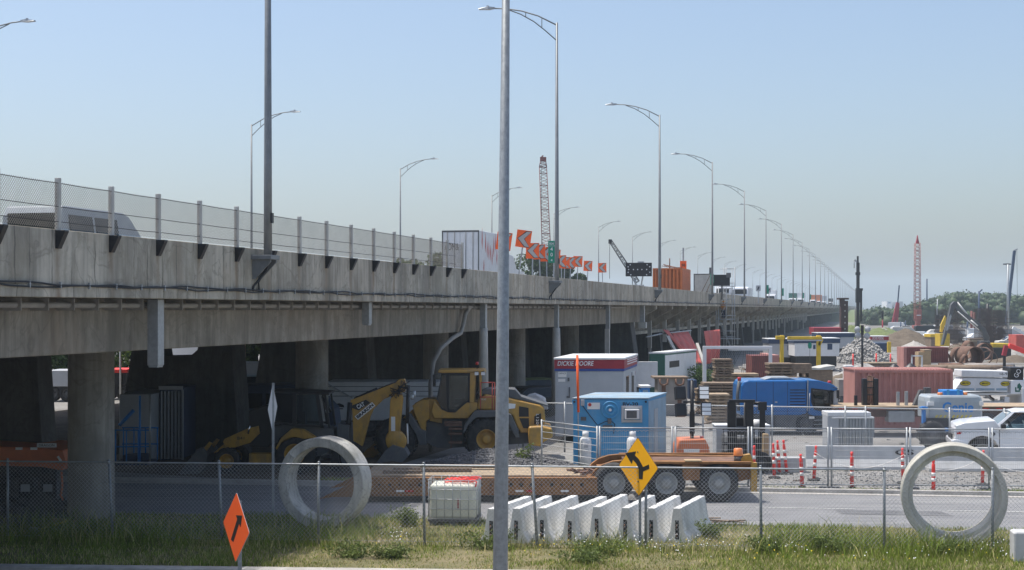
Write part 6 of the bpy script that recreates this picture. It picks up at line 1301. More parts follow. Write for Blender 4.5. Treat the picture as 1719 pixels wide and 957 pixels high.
for x in (1.0, 2.3):
    wheel(t, x, .5, -wd+.02, .5, .5, .28, n=20); wheel(t, x, .5, -.02, .5, .5, .28, face=1, n=20)
b = MB(); b.box(-.04, 0, -wd+.2, -wd+.35, .95, 1.05); b.box(-.04, 0, -.35, -.2, .95, 1.05); b.build('tail_lamp', 'redlens', t)
b = MB(); b.prism([(Lt+.3, .6), (Lt+.3, 2.9), (Lt+1.6, 2.8), (Lt+2.4, 2.0), (Lt+4.6, 1.8), (Lt+4.8, .6)], -wd+.05, -.05); b.build('tractor_cab', 'white', t, bevel=.05)
for x in (Lt+.9, Lt+4.0): wheel(t, x, .5, -wd+.02, .5, .4, .28, n=20)
b = MB(); b.box(.4, 2.2, -.9, -.4, 3.2, 4.2)
b.bm.free()
# van behind the parapet fence
u_, v_ = 34.0, 6.4
car('white_van', 'pale van with dark side windows driving on the overpass behind the fence', 'van', B(u_+1.6, v_, ZD), BROT+PI, 'genie', 5.4, None, 2.05, 2.0, True)
vn = [o for o in bpy.data.objects if o.name.startswith('white_van')][-1]; vn.location = B(41.2, 7.6, ZD); vn.rotation_euler = (0, 0, BROT+PI)
b = MB()
for a, c in ((-.2, 1.0), (1.15, 2.35)): b.loft([[(x, 2.0+.012-.17*(z-.95)/1.1, z) for x, z in ((a, 1.25), (a, 1.82), (c, 1.82), (c, 1.25))], [(x, 1.97-.17*(z-.95)/1.1, z) for x, z in ((a, 1.25), (a, 1.82), (c, 1.82), (c, 1.25))]])
b.build('rear_window', 'dglass', vn); b = MB(); b.box(2.695, 2.71, .3, 1.7, 1.2, 1.85); b.build('back_window', 'dglass', vn)
# blue portable tank / toilet by the fence end
t = thing('portable_toilet', 'blue portable toilet standing on the overpass left of the box trailer', 'portable toilet', W(736, 0, 99).xy.to_3d()+Vector((0, 0, ZD)), BROT)
b = MB(); b.box(-.5, .5, -.5, .5, 0, 1.9); b.build('cabin', 'skyblue', t, bevel=.06); b = MB(); b.prism([(-.52, 1.9), (-.4, 2.1), (.4, 2.1), (.52, 1.9)], -.52, .52); b.build('roof', 'palblue', t, bevel=.03); b = MB(); b.box(-.51, -.5, -.3, .3, .1, 1.8); b.build('door', 'palblue', t)
# chevron boards of the lane shift
CG = 'orange chevron signs of the lane shift'
chv = [(846, 405, 30, 'leftmost orange chevron sign, partly behind the zinc pole'), (879, 401, 29, 'highest and largest orange chevron sign'), (894, 421, 26, 'orange chevron sign below the highest one'), (905, 423, 24.5, 'orange chevron sign hidden half behind the one below the highest'), (917, 427, 23.5, 'orange chevron sign left of the KM sign'), (931, 430, 22.5, 'orange chevron sign right behind the KM sign'), (942, 439, 20.5, 'orange chevron sign just right of the lamp with the KM sign'), (948, 441, 19.5, 'orange chevron sign half hidden right of the KM lamp post'), (958, 441, 18.5, 'orange chevron sign overlapped by the raised one'), (970, 439, 18, 'raised orange chevron sign overlapping its left neighbour'), (987, 446.5, 17, 'second orange chevron sign from the right end'), (1011, 449.5, 16, 'rightmost orange chevron sign')]
ct = thing('chevron_sign', '', 'chevron sign', (0, 0, 0), 0, CG); h = .46
b = MB(); b.box(-.40, .40, -.01, .01, -h, h); pl = b.build('sign_plate', 'fluo', ct)
b = MB(); b.prism([(.14, .40), (.36, .40), (.02, 0), (.36, -.40), (.12, -.40), (-.30, 0)], -.016, -.0105); b.build('chevron', 'chevgrey', pl)
b = MB(); b.prism([(.10, .43), (.39, .43), (.055, 0), (.39, -.43), (.09, -.43), (-.34, 0)], -.0103, -.0101); b.build('outline', 'ink', pl)
pb = MB(); pb.box(-.035, .035, .012, .06, -3.4, .35); pb.build('post', 'galv', ct)
first = True
for px, py, hp, lab in chv:
    D = .92*F/hp; o = ct if first else dup(ct, (0, 0, 0), 0, lab); first = False; o['label'] = lab
    place(o, W(px, py, D), R(-14)+random.uniform(-.1, .1)); o.rotation_euler[1] = R(random.uniform(-2, 3)) if px > 880 else R(8)
# kilometre signs on the lamp posts
for px, py, D, lines, lab, s in ((925.5, 423, 70.5, ['KM', '4', '0', '4'], 'narrow green KM 404 sign on the lamp post beside the chevrons', 1.0), (1195, 469, 139.7, ['KM', '4', '0', '6'], 'narrow green KM sign on the lamp post beside the scaffold', 1.0)):
    t = thing('kilometre_sign', lab, 'sign', W(px, py, D)+Vector((0, -.15, 0)), 0, 'green kilometre signs on lamp posts'); b = MB(); b.box(-.15, .17, 0, .02, -.52, .52); pl = b.build('sign_plate', 'green', t, bevel=.008)
    for i, (s_, z, sz) in enumerate(zip(lines, (.38, .12, -.14, -.4), (.15, .24, .24, .16))): text(s_, sz, (.01, -.005, z), 'winkt', pl, bold=.003)
    b = MB(); b.box(-.13, .15, -.006, -.001, .27, .285); b.build('rule', 'winkt', pl)
for k in range(4):
    o = thing('kilometre_sign', f'tiny green sign on the {ORD[k+1]} lamp post beyond the scaffold', 'sign', B(UL0+ULS*(5+k+(k > 1)), -.5, 8.0), 0, 'green kilometre signs on lamp posts'); MB().box(-.2, .2, 0, .02, -.6, .6).build('sign_plate', 'green', o)
# arrow board
D = 115; k = D/F; t = thing('arrow_board', 'black arrow board with unlit lamps beside the orange container on the overpass', 'arrow board', W(1072.5, 0, D).xy.to_3d()+Vector((0, 0, ZD)), R(-8)); z0, z1 = LZ(464, D)-ZD, LZ(441, D)-ZD
b = MB(); b.box(-1.03, 1.0, 0, .1, z0, z1); pl = b.build('panel', 'black', t, bevel=.02); b = MB()
for (fx, fz) in ((.12, .5), (.3, .5), (.46, .5), (.62, .5), (.8, .5), (.18, .85), (.1, .7), (.1, .3), (.2, .12), (.82, .85), (.92, .7), (.92, .3), (.8, .12)): x, z = -1.03+2.03*fx, z0+(z1-z0)*fz; b.tube((x, -.02, z), (x, 0, z), .05, n=8)
b.build('board_lamps', 'signback', pl)
b = MB(); b.box(-.1, .4, 0, .15, z1, z1+.1); b.build('top_cap', 'galv', t); b = MB(); b.bar((-.5, .05, z0), (.2, .3, 0.3), .08, .08); b.bar((.3, .05, z0), (.0, .3, .3), .08, .08); b.box(-.9, .9, .1, 1.6, .2, .5); b.build('frame', 'galv', t)
for x in (-.6, .6): wheel(t, x, .3, .0, .3, .2, .18, n=16)
# orange container
def bridgebox(name, label, cat, pxl, pxr, lat_r, pyt, L, m, rm=None):
    D = lat_r*F/(1470-pxr); wd_ = (pxr-pxl)*D/F*ca; t = thing(name, label, cat, Vector(((pxr-CX)*D/F, D, ZD)), BROT); zt = LZ(pyt, D)-ZD; return t, wd_, zt, D
t, wd, zt, D = bridgebox('orange_container', 'orange ribbed shipping container on the overpass right of the arrow board', 'container', 1094, 1145, 16.8, 450, 6.1, 'ocont')
b = MB(); b.box(.06, 6.0, .04, wd-.04, .25, zt-.05); b.build('container_body', 'ocont', t); b = MB(); st = MB()
vs = []; n = 8
for i in range(n):
    y = wd*(i)/n; vs += [(.0, y+.04), (.0, y+wd/n*.45), (.06, y+wd/n*.55), (.06, y+wd/n*.95)]
V_ = [(b.bm.verts.new((x, y, .35)), b.bm.verts.new((x, y, zt-.12))) for x, y in vs]
for (a0, a1), (c0, c1) in zip(V_, V_[1:]): b._f([a0, c0, c1, a1])
b.build('ribbed_end', 'ocont', t); st.bm.free()
b = MB(); b.box(-.03, .08, 0, wd, zt-.12, zt); b.box(-.03, .08, 0, wd, .2, .35); b.box(-.03, .08, 0, .1, .35, zt-.12); b.box(-.03, .08, wd-.1, wd, .35, zt-.12); b.box(.08, 6.1, 0, .1, zt-.12, zt); b.box(.08, 6.1, 0, .1, .2, .35); b.build('edge_rail', 'ocont', t)
b = MB()
for i in range(26): b.box(.2+i*.225, .2+i*.225+.12, -.02, .041, .35, zt-.12)
b.build('ribbed_side', 'opink', t)  # paler than the end wall, light on this side painted into the colour
b = MB(); random.seed(3)
for i in range(9): b.bar((random.uniform(.2, 2), random.uniform(.1, .8), zt+.05), (random.uniform(1, 4), random.uniform(1.2, wd-.3), zt+random.uniform(.1, .45)), .08, .05)
b.tube((1.5, wd*.5, zt), (1.5, wd*.5, zt+.9), .05); tag(place(b.build('scrap_timber', 'brown'), t.location, BROT), 'scrap timber heaped on the roof of the orange container', 'timber')
D = 139; t = thing('speed_sign', 'fluorescent orange speed sign 50 on a tall pole behind the orange container', 'sign', W(1147, 0, D).xy.to_3d()+Vector((0, 0, ZD)), R(-6)); b = MB(); b.box(-.07, .07, .02, .14, 0, LZ(416, D)-ZD); b.build('post', 'galv', t); z = LZ(444.5, D)-ZD; b = MB(); b.box(-.3, .3, -.02, .02, z-.4, z+.36); pl = b.build('sign_plate', 'fluo', t); text('50', .34, (0, -.026, z-.05), 'ink', pl, bold=.01)
# beige box with stair stringers, variable sign from behind
D = 141; t = thing('beige_shed', 'pale beige site box with timber stair beside the orange container', 'shed', W(1178, 0, D).xy.to_3d()+Vector((0, 0, ZD)), R(-10)); k = D/F; zt = LZ(461, D)-ZD
b = MB(); b.box(-13*k, 14*k, 0, 3, 0, zt); b.build('walls', 'plywood' if 0 else 'pvc', t, bevel=.02); b = MB(); b.box(-13.5*k, 14.5*k, -.05, 3.1, zt, zt+.08); b.box(-13.5*k, -12*k, -.03, .02, 0, zt); b.build('trim', 'mgrey', t)
b = MB(); b.bar((-7*k, -.4, .1), (14*k, -.4, zt-.1), .12, .06); b.bar((2*k, -.4, .1), (14*k, -.4, zt-.9), .1, .06); b.box(9*k, 10*k, -.42, -.36, 0, 1.0); b.build('stair_rail', 'wood', t)
D = 142; t = thing('message_sign', 'dark back of a variable message sign behind the scaffold stairs', 'sign', W(1210, 0, D).xy.to_3d()+Vector((0, 0, ZD)), R(-10)); b = MB(); b.box(-.75, .85, .2, .5, LZ(480, D)-ZD, LZ(461, D)-ZD); b.build('panel', 'black', t, bevel=.02); b = MB(); b.box(.5, .95, .1, .3, LZ(466, D)-ZD, LZ(458, D)-ZD); b.build('side_box', 'mgrey', t); b = MB(); b.tube((.1, .3, .2), (.1, .3, LZ(480, D)-ZD), .08); b.box(-1.1, -.9, 0, .2, LZ(462, D)-ZD, LZ(449, D)-ZD); b.build('mast', 'mgrey', t)

# ------------------------------------------------------------------ scaffold stair tower with a worker
D = 146; k = D/F; PX0 = 1222; q = BOXQ(PX0, D); t = thing('scaffold_stairs', 'galvanised scaffold stair tower climbing the side of the overpass', 'scaffold', at(PX0, D), 0); zz = lambda py: LZ(py, D)
b = MB()
for px in (1206, 1219, 1233):
    for y in (0, 1.6): b.tube((q(px), y, 0), (q(px), y, zz(449) if px != 1206 else zz(480)), .04, n=6)
b.build('upright', 'galv', t); b = MB()
for py in (451, 475, 481, 492, 502, 513, 530, 536, 556, 566, 584):
    for y in (0, 1.6): b.tube((q(1206 if py > 470 else 1212), y, zz(py)), (q(1235), y, zz(py)), .028, n=5)
for py in (536, 566, 502):
    for px in (1206, 1219, 1233): b.tube((q(px), 0, zz(py)), (q(px), 1.6, zz(py)), .028, n=5)
b.tube((q(1180), 0, zz(568)), (q(1243), 0, zz(569)), .04, n=6); b.build('ledger', 'galv', t)
b = MB(); b.box(q(1206), q(1231), .1, 1.5, zz(536)-.06, zz(536)); b.box(q(1206), q(1231), .1, 1.5, zz(484)-.06, zz(484)); b.build('platform', 'galv', t)
b = MB()
for (p0, p1) in (((1208, 536), (1224, 502)), ((1228, 582), (1210, 540))):
    for y in (.4, 1.1): b.bar((q(p0[0]), y, zz(p0[1])), (q(p1[0]), y, zz(p1[1])), .08, .04)
    for s in np.linspace(.05, .95, 8): x = q(p0[0])*(1-s)+q(p1[0])*s; z = zz(p0[1])*(1-s)+zz(p1[1])*s; b.box(x-.12, x+.12, .42, 1.08, z-.015, z+.015)
b.build('stair_flight', 'galv', t)
def skinfig(name, chain, edges, radii, m, parent, sub=1):
    me = bpy.data.meshes.new(name); me.from_pydata([Vector(p) for p in chain], edges, []); o = bpy.data.objects.new(name, me); COL.objects.link(o); o.parent = parent; me.materials.append(M[m])
    sk = o.modifiers.new('skin', 'SKIN'); sk.use_smooth_shade = True
    for i, v in enumerate(me.skin_vertices[0].data): v.radius = radii[i] if isinstance(radii[i], tuple) else (radii[i], radii[i]); v.use_root = i == 0
    ss = o.modifiers.new('sub', 'SUBSURF'); ss.levels = ss.render_levels = sub; return o
pt_ = thing('person', 'worker in orange vest and dark trousers standing on the scaffold landing', 'person', W(1216, 536, D)+Vector((0, .7, 0)), R(160))
ch = [(0, 0, .93), (0, 0, 1.12), (0, 0, 1.38), (0, .01, 1.47), (0, .02, 1.6), (0, .01, 1.72), (.19, 0, 1.38), (.25, -.06, 1.12), (.22, -.28, 1.02), (.22, -.36, 1.03), (-.19, 0, 1.38), (-.25, .0, 1.1), (-.22, -.2, .98), (-.21, -.28, .97), (.1, 0, .86), (.12, -.12, .48), (.12, .02, .08), (.12, -.14, .04), (-.1, 0, .86), (-.13, .06, .48), (-.13, .14, .08), (-.13, 0, .04)]
ed = [(0, 1), (1, 2), (2, 3), (3, 4), (4, 5), (2, 6), (6, 7), (7, 8), (8, 9), (2, 10), (10, 11), (11, 12), (12, 13), (0, 14), (14, 15), (15, 16), (16, 17), (0, 18), (18, 19), (19, 20), (20, 21)]
rd_ = [(.16, .12), (.15, .11), (.17, .12), .06, .095, .08, .07, .05, .04, .045, .07, .05, .04, .045, .09, .065, .05, .045, .09, .065, .05, .045]
skinfig('body', ch, ed, rd_, 'skin', pt_, 2)
skinfig('vest', [(0, 0, 1.0), (0, 0, 1.15), (0, 0, 1.4), (.2, 0, 1.38), (.25, -.05, 1.14), (-.2, 0, 1.38), (-.25, 0, 1.12)], [(0, 1), (1, 2), (2, 3), (3, 4), (2, 5), (5, 6)], [(.18, .14), (.175, .135), (.19, .14), .09, .07, .09, .07], 'hivis', pt_, 2)
skinfig('trousers', [(0, 0, .95), (.1, 0, .86), (.12, -.12, .48), (.12, .02, .1), (-.1, 0, .86), (-.13, .06, .48), (-.13, .14, .1)], [(0, 1), (1, 2), (2, 3), (0, 4), (4, 5), (5, 6)], [(.17, .13), .11, .085, .07, .11, .085, .07], 'denim', pt_, 2)
b = MB(); b.lathe([(.15, 1.70), (.12, 1.71), (.118, 1.76), (.08, 1.82), (.001, 1.84)], n=14); b.build('helmet', 'hivis', pt_)

# red tarpaulins hung under the brackets
def tarp(name, label, pts, D, fold, seed):
    r0 = np.random.default_rng(seed); (tl, tr, br, bl) = [W(*p, d) for p, d in zip(pts, D)]; n, m_ = 26, 16; b = MB(); rows = []
    for j in range(m_):
        s = j/(m_-1); row = []
        for i in range(n):
            f = i/(n-1); p = tl.lerp(tr, f).lerp(bl.lerp(br, f), s); w_ = fold*(math.sin(f*19+seed)+.5*math.sin(f*41+s*3))*(.3+.9*s)+.5*math.sin(PI*s)*fold*3
            row.append(b.bm.verts.new(p+Vector((.25*w_, -w_, 0))))
        rows.append(row)
    for a, c in zip(rows, rows[1:]):
        for i in range(n-1): b._f([a[i], a[i+1], c[i+1], c[i]], 0, True)
    o = b.build(name, 'tarp'); md = o.modifiers.new('thick', 'SOLIDIFY'); md.thickness = .02; return tag(o, label, 'tarpaulin', 'red tarpaulins hung under the overpass')
tarp('red_tarpaulin', 'red tarpaulin hanging slanted under the overpass beside the green trailer', [(1126, 557), (1155, 557), (1178, 610), (1147, 612)], (112, 118, 112, 108), .16, 1)
tarp('red_tarpaulin', 'narrow red tarpaulin strip blown left of the slanted one', [(1113, 553), (1122, 554), (1148, 590), (1140, 585)], (108, 110, 108, 107), .08, 4)
tarp('red_tarpaulin', 'red tarpaulin hanging straight under the overpass behind the white frame', [(1181, 556), (1208, 553), (1206, 606), (1184, 612)], (126, 132, 130, 124), .14, 2)
b = MB(); b.tube(tuple(W(1085, 566, 104.5)), tuple(W(1113, 560, 108)), .06, n=6); b.tube(tuple(W(1113, 560, 108)), tuple(W(1160, 555, 118)), .05, n=6); tag(b.build('support_pole', 'galv'), 'horizontal pole that carries the slanted red tarpaulin', 'pole')
b = MB()
for a, c in (((1121, 565, 104), (1128, 580, 103)), ((1128, 580, 103), (1143, 606, 102)), ((1143, 606, 102), (1150, 625, 101))): b.bar(tuple(W(*a)), tuple(W(*c)), .22, .15)
tag(b.build('slanting_downpipe', 'pvc'), 'bent downpipe running down in front of the slanted red tarpaulin', 'downpipe')
b = MB(); b.bar(tuple(W(1170, 577, 110)), tuple(W(1182, 612, 108)), .2, .15); tag(b.build('slanting_downpipe', 'pvc'), 'straight slanting downpipe right of the slanted red tarpaulin', 'downpipe')

# ------------------------------------------------------------------ things along the foot of the overpass
def simplebox(name, label, cat, pxl, pxr, pyt, pyb, D, dep, m, group=None, yaw=0, bev=.02, roof=None, skew=0):
    px = (pxl+pxr)/2; t = thing(name, label, cat, at(px, D), yaw, group); w_ = (pxr-pxl)*D/F/2; zt, zb = LZ(pyt, D), max(0, LZ(pyb, D)); b = MB(); b.box(-w_, w_, 0, dep, zb, zt)
    for v in b.bm.verts: v.co.x += skew*v.co.y
    b.build('walls' if roof else 'body', m, t, bevel=bev)
    if roof:
        b = MB(); b.box(-w_-.04, w_+.04, -.04, dep+.04, zt+.002, zt+.1)
        for v in b.bm.verts: v.co.x += skew*v.co.y
        b.build('roof', roof, t, bevel=.01)
    return t, w_, zt
t, w_, zt = simplebox('green_trailer', 'green and white site trailer under the brackets, behind the tall weeds', 'site trailer', 1090, 1116, 594, 660, 92, 7, 'dkgreen', roof='white', skew=.4)
b = MB(); b.box(w_+.0, w_+.02, .05, 6.9, .4, zt-.1)
for v in b.bm.verts: v.co.x += .4*v.co.y
b.build('side_wall', 'white', t); b = MB(); b.box(w_+.022, w_+.035, .9, 3.0, zt-.9, zt-.5)
for v in b.bm.verts: v.co.x += .4*v.co.y
b.build('side_print', 'ink', t)
t, w_, zt = simplebox('leaning_fence', 'white panel fence leaning at the foot of the abutment', 'fence', 1062, 1104, 607, 650, 86, .1, 'white'); text('9', .5, (-.9, -.012, zt-.95), 'ink', t)
t, w_, zt = simplebox('portable_toilet', 'blue portable toilet with white roof behind the grey site trailer', 'portable toilet', 1076, 1091, 651, 668, 70, 1.1, 'lblue', roof='white')
b = MB(); b.box(-.12, .12, -.012, .0, LZ(664, 70), zt-.1); b.build('door', 'palblue', t)
t, w_, zt = simplebox('concrete_form', 'grey concrete form block with rope loops behind the light tower', 'form block', 1104, 1154, 636, 700, 75, 1.6, 'pipe'); b = MB(); b.box(-w_-.2, w_+.05, -.1, 1.7, zt+.002, zt+.09); b.build('top_plate', 'wood', t)
b = MB()
for x in (-.45, .35):
    b.path([(x-.2, -.12, zt), (x-.18, -.16, zt-.25), (x, -.18, zt-.32), (x+.18, -.16, zt-.25), (x+.2, -.12, zt)], .05, n=6); b.box(x-.1, x+.1, -.06, 0, .6, zt-.3)
b.build('rope_loop', 'brown', t)
simplebox('dark_crate', 'small dark blue crate right of the grey form block', 'crate', 1156, 1170, 638, 670, 78, 1.2, 'navy')
# white steel frame, long white load on the ground, lumber
D = 84; q = BOXQ(1238, D); zz = lambda py: LZ(py, D); t = thing('portal_hoist', 'white steel portal frame standing over the lumber stacks', 'frame', at(1238, D)); b = MB(); b.box(q(1180), q(1186), 0, .2, 0.2, zz(586)); b.box(q(1291), q(1296.5), 0, .2, .2, zz(586)); b.box(q(1180), q(1296.5), .0, .2, zz(586)+.002, zz(581)); b.box(q(1180), q(1190), .0, .3, zz(648), zz(644)); b.build('portal', 'truckwhite', t, bevel=.015); b = MB(); b.box(q(1223), q(1290), .03, .17, zz(588.5), zz(586.2)); b.build('hoist_beam', 'white', t)
b = MB()
for i in range(26): x0_ = q(1205+i*3.4); b.tube((x0_, .1, zz(588)), (x0_-(1.0 if i < 13 else .2), .1, zz(645)), .008, n=4)
b.build('lifting_chains', 'cable', t)
def stack(label, px, D, w_, dep, h_, layers, seed, m='wood', yaw=0, group='lumber stacks in the yard', base=0):
    r0 = random.Random(seed); t = thing('lumber_stack', label, 'lumber stack', at(px, D)+Vector((0, 0, base)), yaw, group); layers = int(layers*1.8); lh = h_/layers
    for L_ in range(layers):
        b = MB(); n = max(3, int(w_/.3)); off = r0.uniform(-.06, .06)
        b.box(-w_/2+off, w_/2+off, 0+r0.uniform(-.05, .05), dep, L_*lh+lh*.28, L_*lh+lh*.97)
        for s in (-.35, .0, .35): b.box(w_*s-.05, w_*s+.05, .05, dep-.05, L_*lh, L_*lh+lh*.28)
        b.build('layer', m if r0.random() < .8 else 'deckwood', t)
    return t
stack('tall pallet stack of timber inside the white frame, on the left', 1216, 78, .95, 1.2, 2.75, 12, 1); stack('wide lumber stack under the left end of the white frame', 1212, 74, 1.9, 1.4, 1.7, 7, 2); stack('low lumber stack at the foot of the white frame, centre', 1246, 80, 1.8, 1.4, 1.9, 6, 3)
stack('pale cut lumber bundle in front of the wide lumber stack', 1206, 70.5, 1.0, 1.2, 1.35, 5, 4, 'deckwood'); stack('lumber stack right behind the blue machine roof', 1314, 80, 1.35, 1.5, 2.45, 9, 5); stack('lower lumber stack with pale top board behind the blue machine', 1326, 76, 1.3, 1.5, 1.85, 6, 6); stack('upright dark planks right of the lumber stacks', 1348, 84, 1.1, 1.0, 2.3, 2, 7); stack('small lumber stack at the left edge of the white frame', 1186, 76, .9, 1, 1.3, 5, 8)
# white tarped heap on a brown bin
t, w_, zt = simplebox('brown_bin', 'brown timber bin with white sheet over it, left of the yellow gantry leg', 'bin', 1352, 1398, 621, 660, 88, 2, 'wood'); b = MB(); b.loft([[(x, y, z) for x, z in ((-w_-.1, zt+.02), (-w_*.5, zt+.14), (0, zt+.1), (w_*.5, zt+.2), (w_+.1, zt+.26), (w_+.14, zt+.05), (w_*.4, zt+.004), (-w_*.3, zt+.004))] for y in (-.1, 1.0, 2.1)]); b.build('white_sheet', 'pvc', t)
simplebox('grey_cabinet', 'pale grey cabinet with notices left of the red container', 'cabinet', 1419, 1433, 613.5, 640, 92, .7, 'white'); simplebox('concrete_block', 'grey concrete block stack left of the red container', 'block', 1408, 1434, 637, 665, 72, 1.0, 'pipe')
tarp_o = heap('black_sheet', 'black sheet over a small heap left of the concrete blocks', 1404, 84, .75, .8, 1.2, 'black', 8, cat='sheet')
# yellow gantry
D = 92; q = BOXQ(1340, D); zz = lambda py: LZ(py, D); t = thing('yellow_gantry', 'yellow lifting gantry with two legs and a green hook block', 'gantry', at(1340, D)); b = MB(); b.box(q(1310), q(1316), 0, .25, 0, zz(563)); b.box(q(1371.5), q(1378), 0, .25, 0, zz(563)); b.box(q(1323), q(1380), -.05, .3, zz(570), zz(565)); b.box(q(1303), q(1317), -.05, .3, zz(570), zz(564)); b.bar((q(1380), .1, zz(569)), (q(1375), .1, zz(580)), .2, .2); b.build('legs_and_beam', 'yellow', t, bevel=.02); b = MB(); b.tube((q(1360), .1, zz(574)), (q(1360), .1, zz(610)), .012); b.build('chain', 'mgrey', t); b = MB(); b.lathe([(.001, -.2), (.1, -.18), (.13, 0), (.1, .18), (.001, .2)], (q(1360), .1, zz(580)), n=14); b.build('hook_block', 'dkgreen' if 0 else 'green', t); b = MB(); b.box(q(1316.2), q(1318.5), 0, .2, zz(573), zz(565)); b.build('end_stop', 'black', t)
b = MB(); b.box(q(1323), q(1380), -.04, .28, zz(572.5), zz(570.4)); b.build('lower_flange', 'sitegrey', t)
# site offices
def office(label, pxl, pxr, pyt, pyb, D, band, wins=(), m='sitegrey', dep=3.2, door=None):
    px = (pxl+pxr)/2; k = D/F; t = thing('site_office', label, 'site office', at(px, D), 0, 'site offices beside the overpass'); w_ = (pxr-pxl)*k/2; zt, zb = LZ(pyt, D), LZ(pyb, D)
    b = MB(); b.box(-w_, w_, 0, dep, zb, zt); b.build('walls', m, t, bevel=.02); b = MB(); b.box(-w_-.06, w_+.06, -.06, dep+.06, zt+.002, zt+.4*(D/150)**.3); b.build('roof_band', band, t, bevel=.01)
    b = MB(); b.box(-w_-.08, w_+.08, -.08, dep+.08, zt+.4*(D/150)**.3+.002, zt+.4*(D/150)**.3+.06); b.build('roof', 'white', t)
    for a, c, y0, y1 in wins: b = MB(); b.box((a-px)*k, (c-px)*k, -.03, .02, LZ(y1, D), LZ(y0, D)); b.build('window', 'navy', t)
    if door: b = MB(); b.box((door[0]-px)*k, (door[1]-px)*k, -.04, .02, zb, LZ(door[2], D)); b.build('door', 'white', t)
    b = MB(); b.box(-w_+.2, w_-.2, .2, dep-.2, max(0, zb-.9), zb-.002); b.build('skirt', 'black', t); return t, w_, zt
office('white site office with dark blue roof band behind the yellow gantry', 1334, 1409, 576, 598, 128, 'navy', ((1389, 1397, 577, 587), (1365, 1369, 579, 586)), 'white', door=(1334, 1341, 577))
office('grey site office in the shade left of the white one', 1291, 1333, 577, 600, 131, 'navy', ((1322, 1330, 580, 588),), 'sitegrey')
office('long grey site office with navy roof behind the white one', 1374, 1434, 566, 585, 155, 'navy', ((1384, 1389, 567, 573), (1404, 1411, 566, 570)), 'sitegrey', door=(1391, 1402, 565))
t, w_, zt = office('small site office with red and blue band behind the rubble heap', 1462, 1491, 571, 581, 175, 'red', (), 'sitegrey'); text('DICKIE MOORE', .5, (-.2, -.08, zt+.2), 'winkt', t, width=1.3)
simplebox('navy_container', 'dark navy container below the small red-banded office', 'container', 1456, 1490, 576, 592, 160, 3, 'navy'); simplebox('yellow_post', 'yellow post at the corner of the navy container', 'post', 1490.5, 1496, 574, 592, 158, .4, 'yellow')
simplebox('red_container', 'dark red container roof showing under the overpass beyond the scaffold', 'container', 1366, 1417, 550, 562, 190, 6, 'red', skew=.1); simplebox('red_container', 'dark red container seen through the white steel frame', 'container', 1262, 1294, 597, 640, 100, 2.5, 'maroon'); simplebox('pink_container', 'faded red container end right of the frame, partly behind it', 'container', 1296, 1308, 596, 640, 101, 5, 'salmon')
heap('rubble_heap', 'big grey broken stone heap right of the white site office', 1448, 148, 2.9, 3, 2.75, 'rubble', 5, n=80, rough=.16, rocks=2600, rs=.17)
heap('black_covered_heap', 'stone heap under black sheeting behind the red container', 1500, 112, 3.2, 2.5, 1.35, 'black', 9, peaks=[(-.35, 0, .6, .8), (.02, 0, .45, 1.), (.4, 0, .5, 1.), (.75, 0, .4, .55)], n=60, rough=.1); heap('stone_heap', 'small pale stone heap before the black sheeting', 1504, 108, 2.4, 1.2, .85, 'rubble', 10, peaks=[(0, 0, 1, .7), (.5, 0, .5, 1)], n=50, rough=.2, rocks=500, rs=.14)
heap('earth_heap', 'brown earth heap with brush beside the green mound', 1520, 215, 5.5, 5, 2.6, 'dirt', 11, n=50); heap('earth_heap', 'pale soil heap behind the small red-banded office', 1483, 240, 3.5, 3, 2.4, 'rubble', 12, n=40)
heap('grassy_mound', 'long green overgrown mound beside the far overpass', 1462, 245, 7.5, 14, 2.9, 'mound', 13, n=60, peaks=[(-.3, 0, .7, 1), (.3, 0, .7, .8), (0, -.4, .8, .8)], rough=.12)
heap('grassy_mound', 'small green mound at the foot of the overpass', 1428, 232, 2.6, 6, 3.0, 'mound', 14, n=40, rough=.12)
# thin black light mast with four round lamps
D = 118; q = BOXQ(1447.5, D); t = thing('floodlight_mast', 'thin black floodlight mast with four round pale lamps left of the red container', 'light mast', at(1447.5, D)); b = MB(); b.tube((0, 0, 0), (0, 0, LZ(548, D)), .09, n=8); b.box(-.1, .1, -.1, .1, LZ(562, D), LZ(546, D)); b.build('mast', 'black', t)
for px, py in ((1439, 553), (1456, 553), (1440, 563), (1455, 564)): b = MB(); b.lathe([(.001, 0), (.25, .02), (.22, .16), (.001, .18)], (q(px), -.1, LZ(py, D)), (0, 1, 0), 16); b.build('lamp', 'sitegrey', t)
# small red markers in the yard
for i, (px, py, D, lab) in enumerate(((1432, 600, 140, 'small red marker post by the white site office'), (1471, 595, 141, 'small red marker post in front of the rubble heap'), (1495, 600, 140, 'small red marker post right of the rubble heap'), (1536, 602, 138, 'small red marker post before the white rail'), (1549, 602, 138, 'small red marker post at the plywood box'))):
    t = thing('marker_post', lab, 'marker post', at(px, D), 0, 'small red marker posts in the far yard'); b = MB(); b.tube((0, 0, 0), (0, 0, 1.15), .09, .06, n=8); b.build('post', 'delin', t)
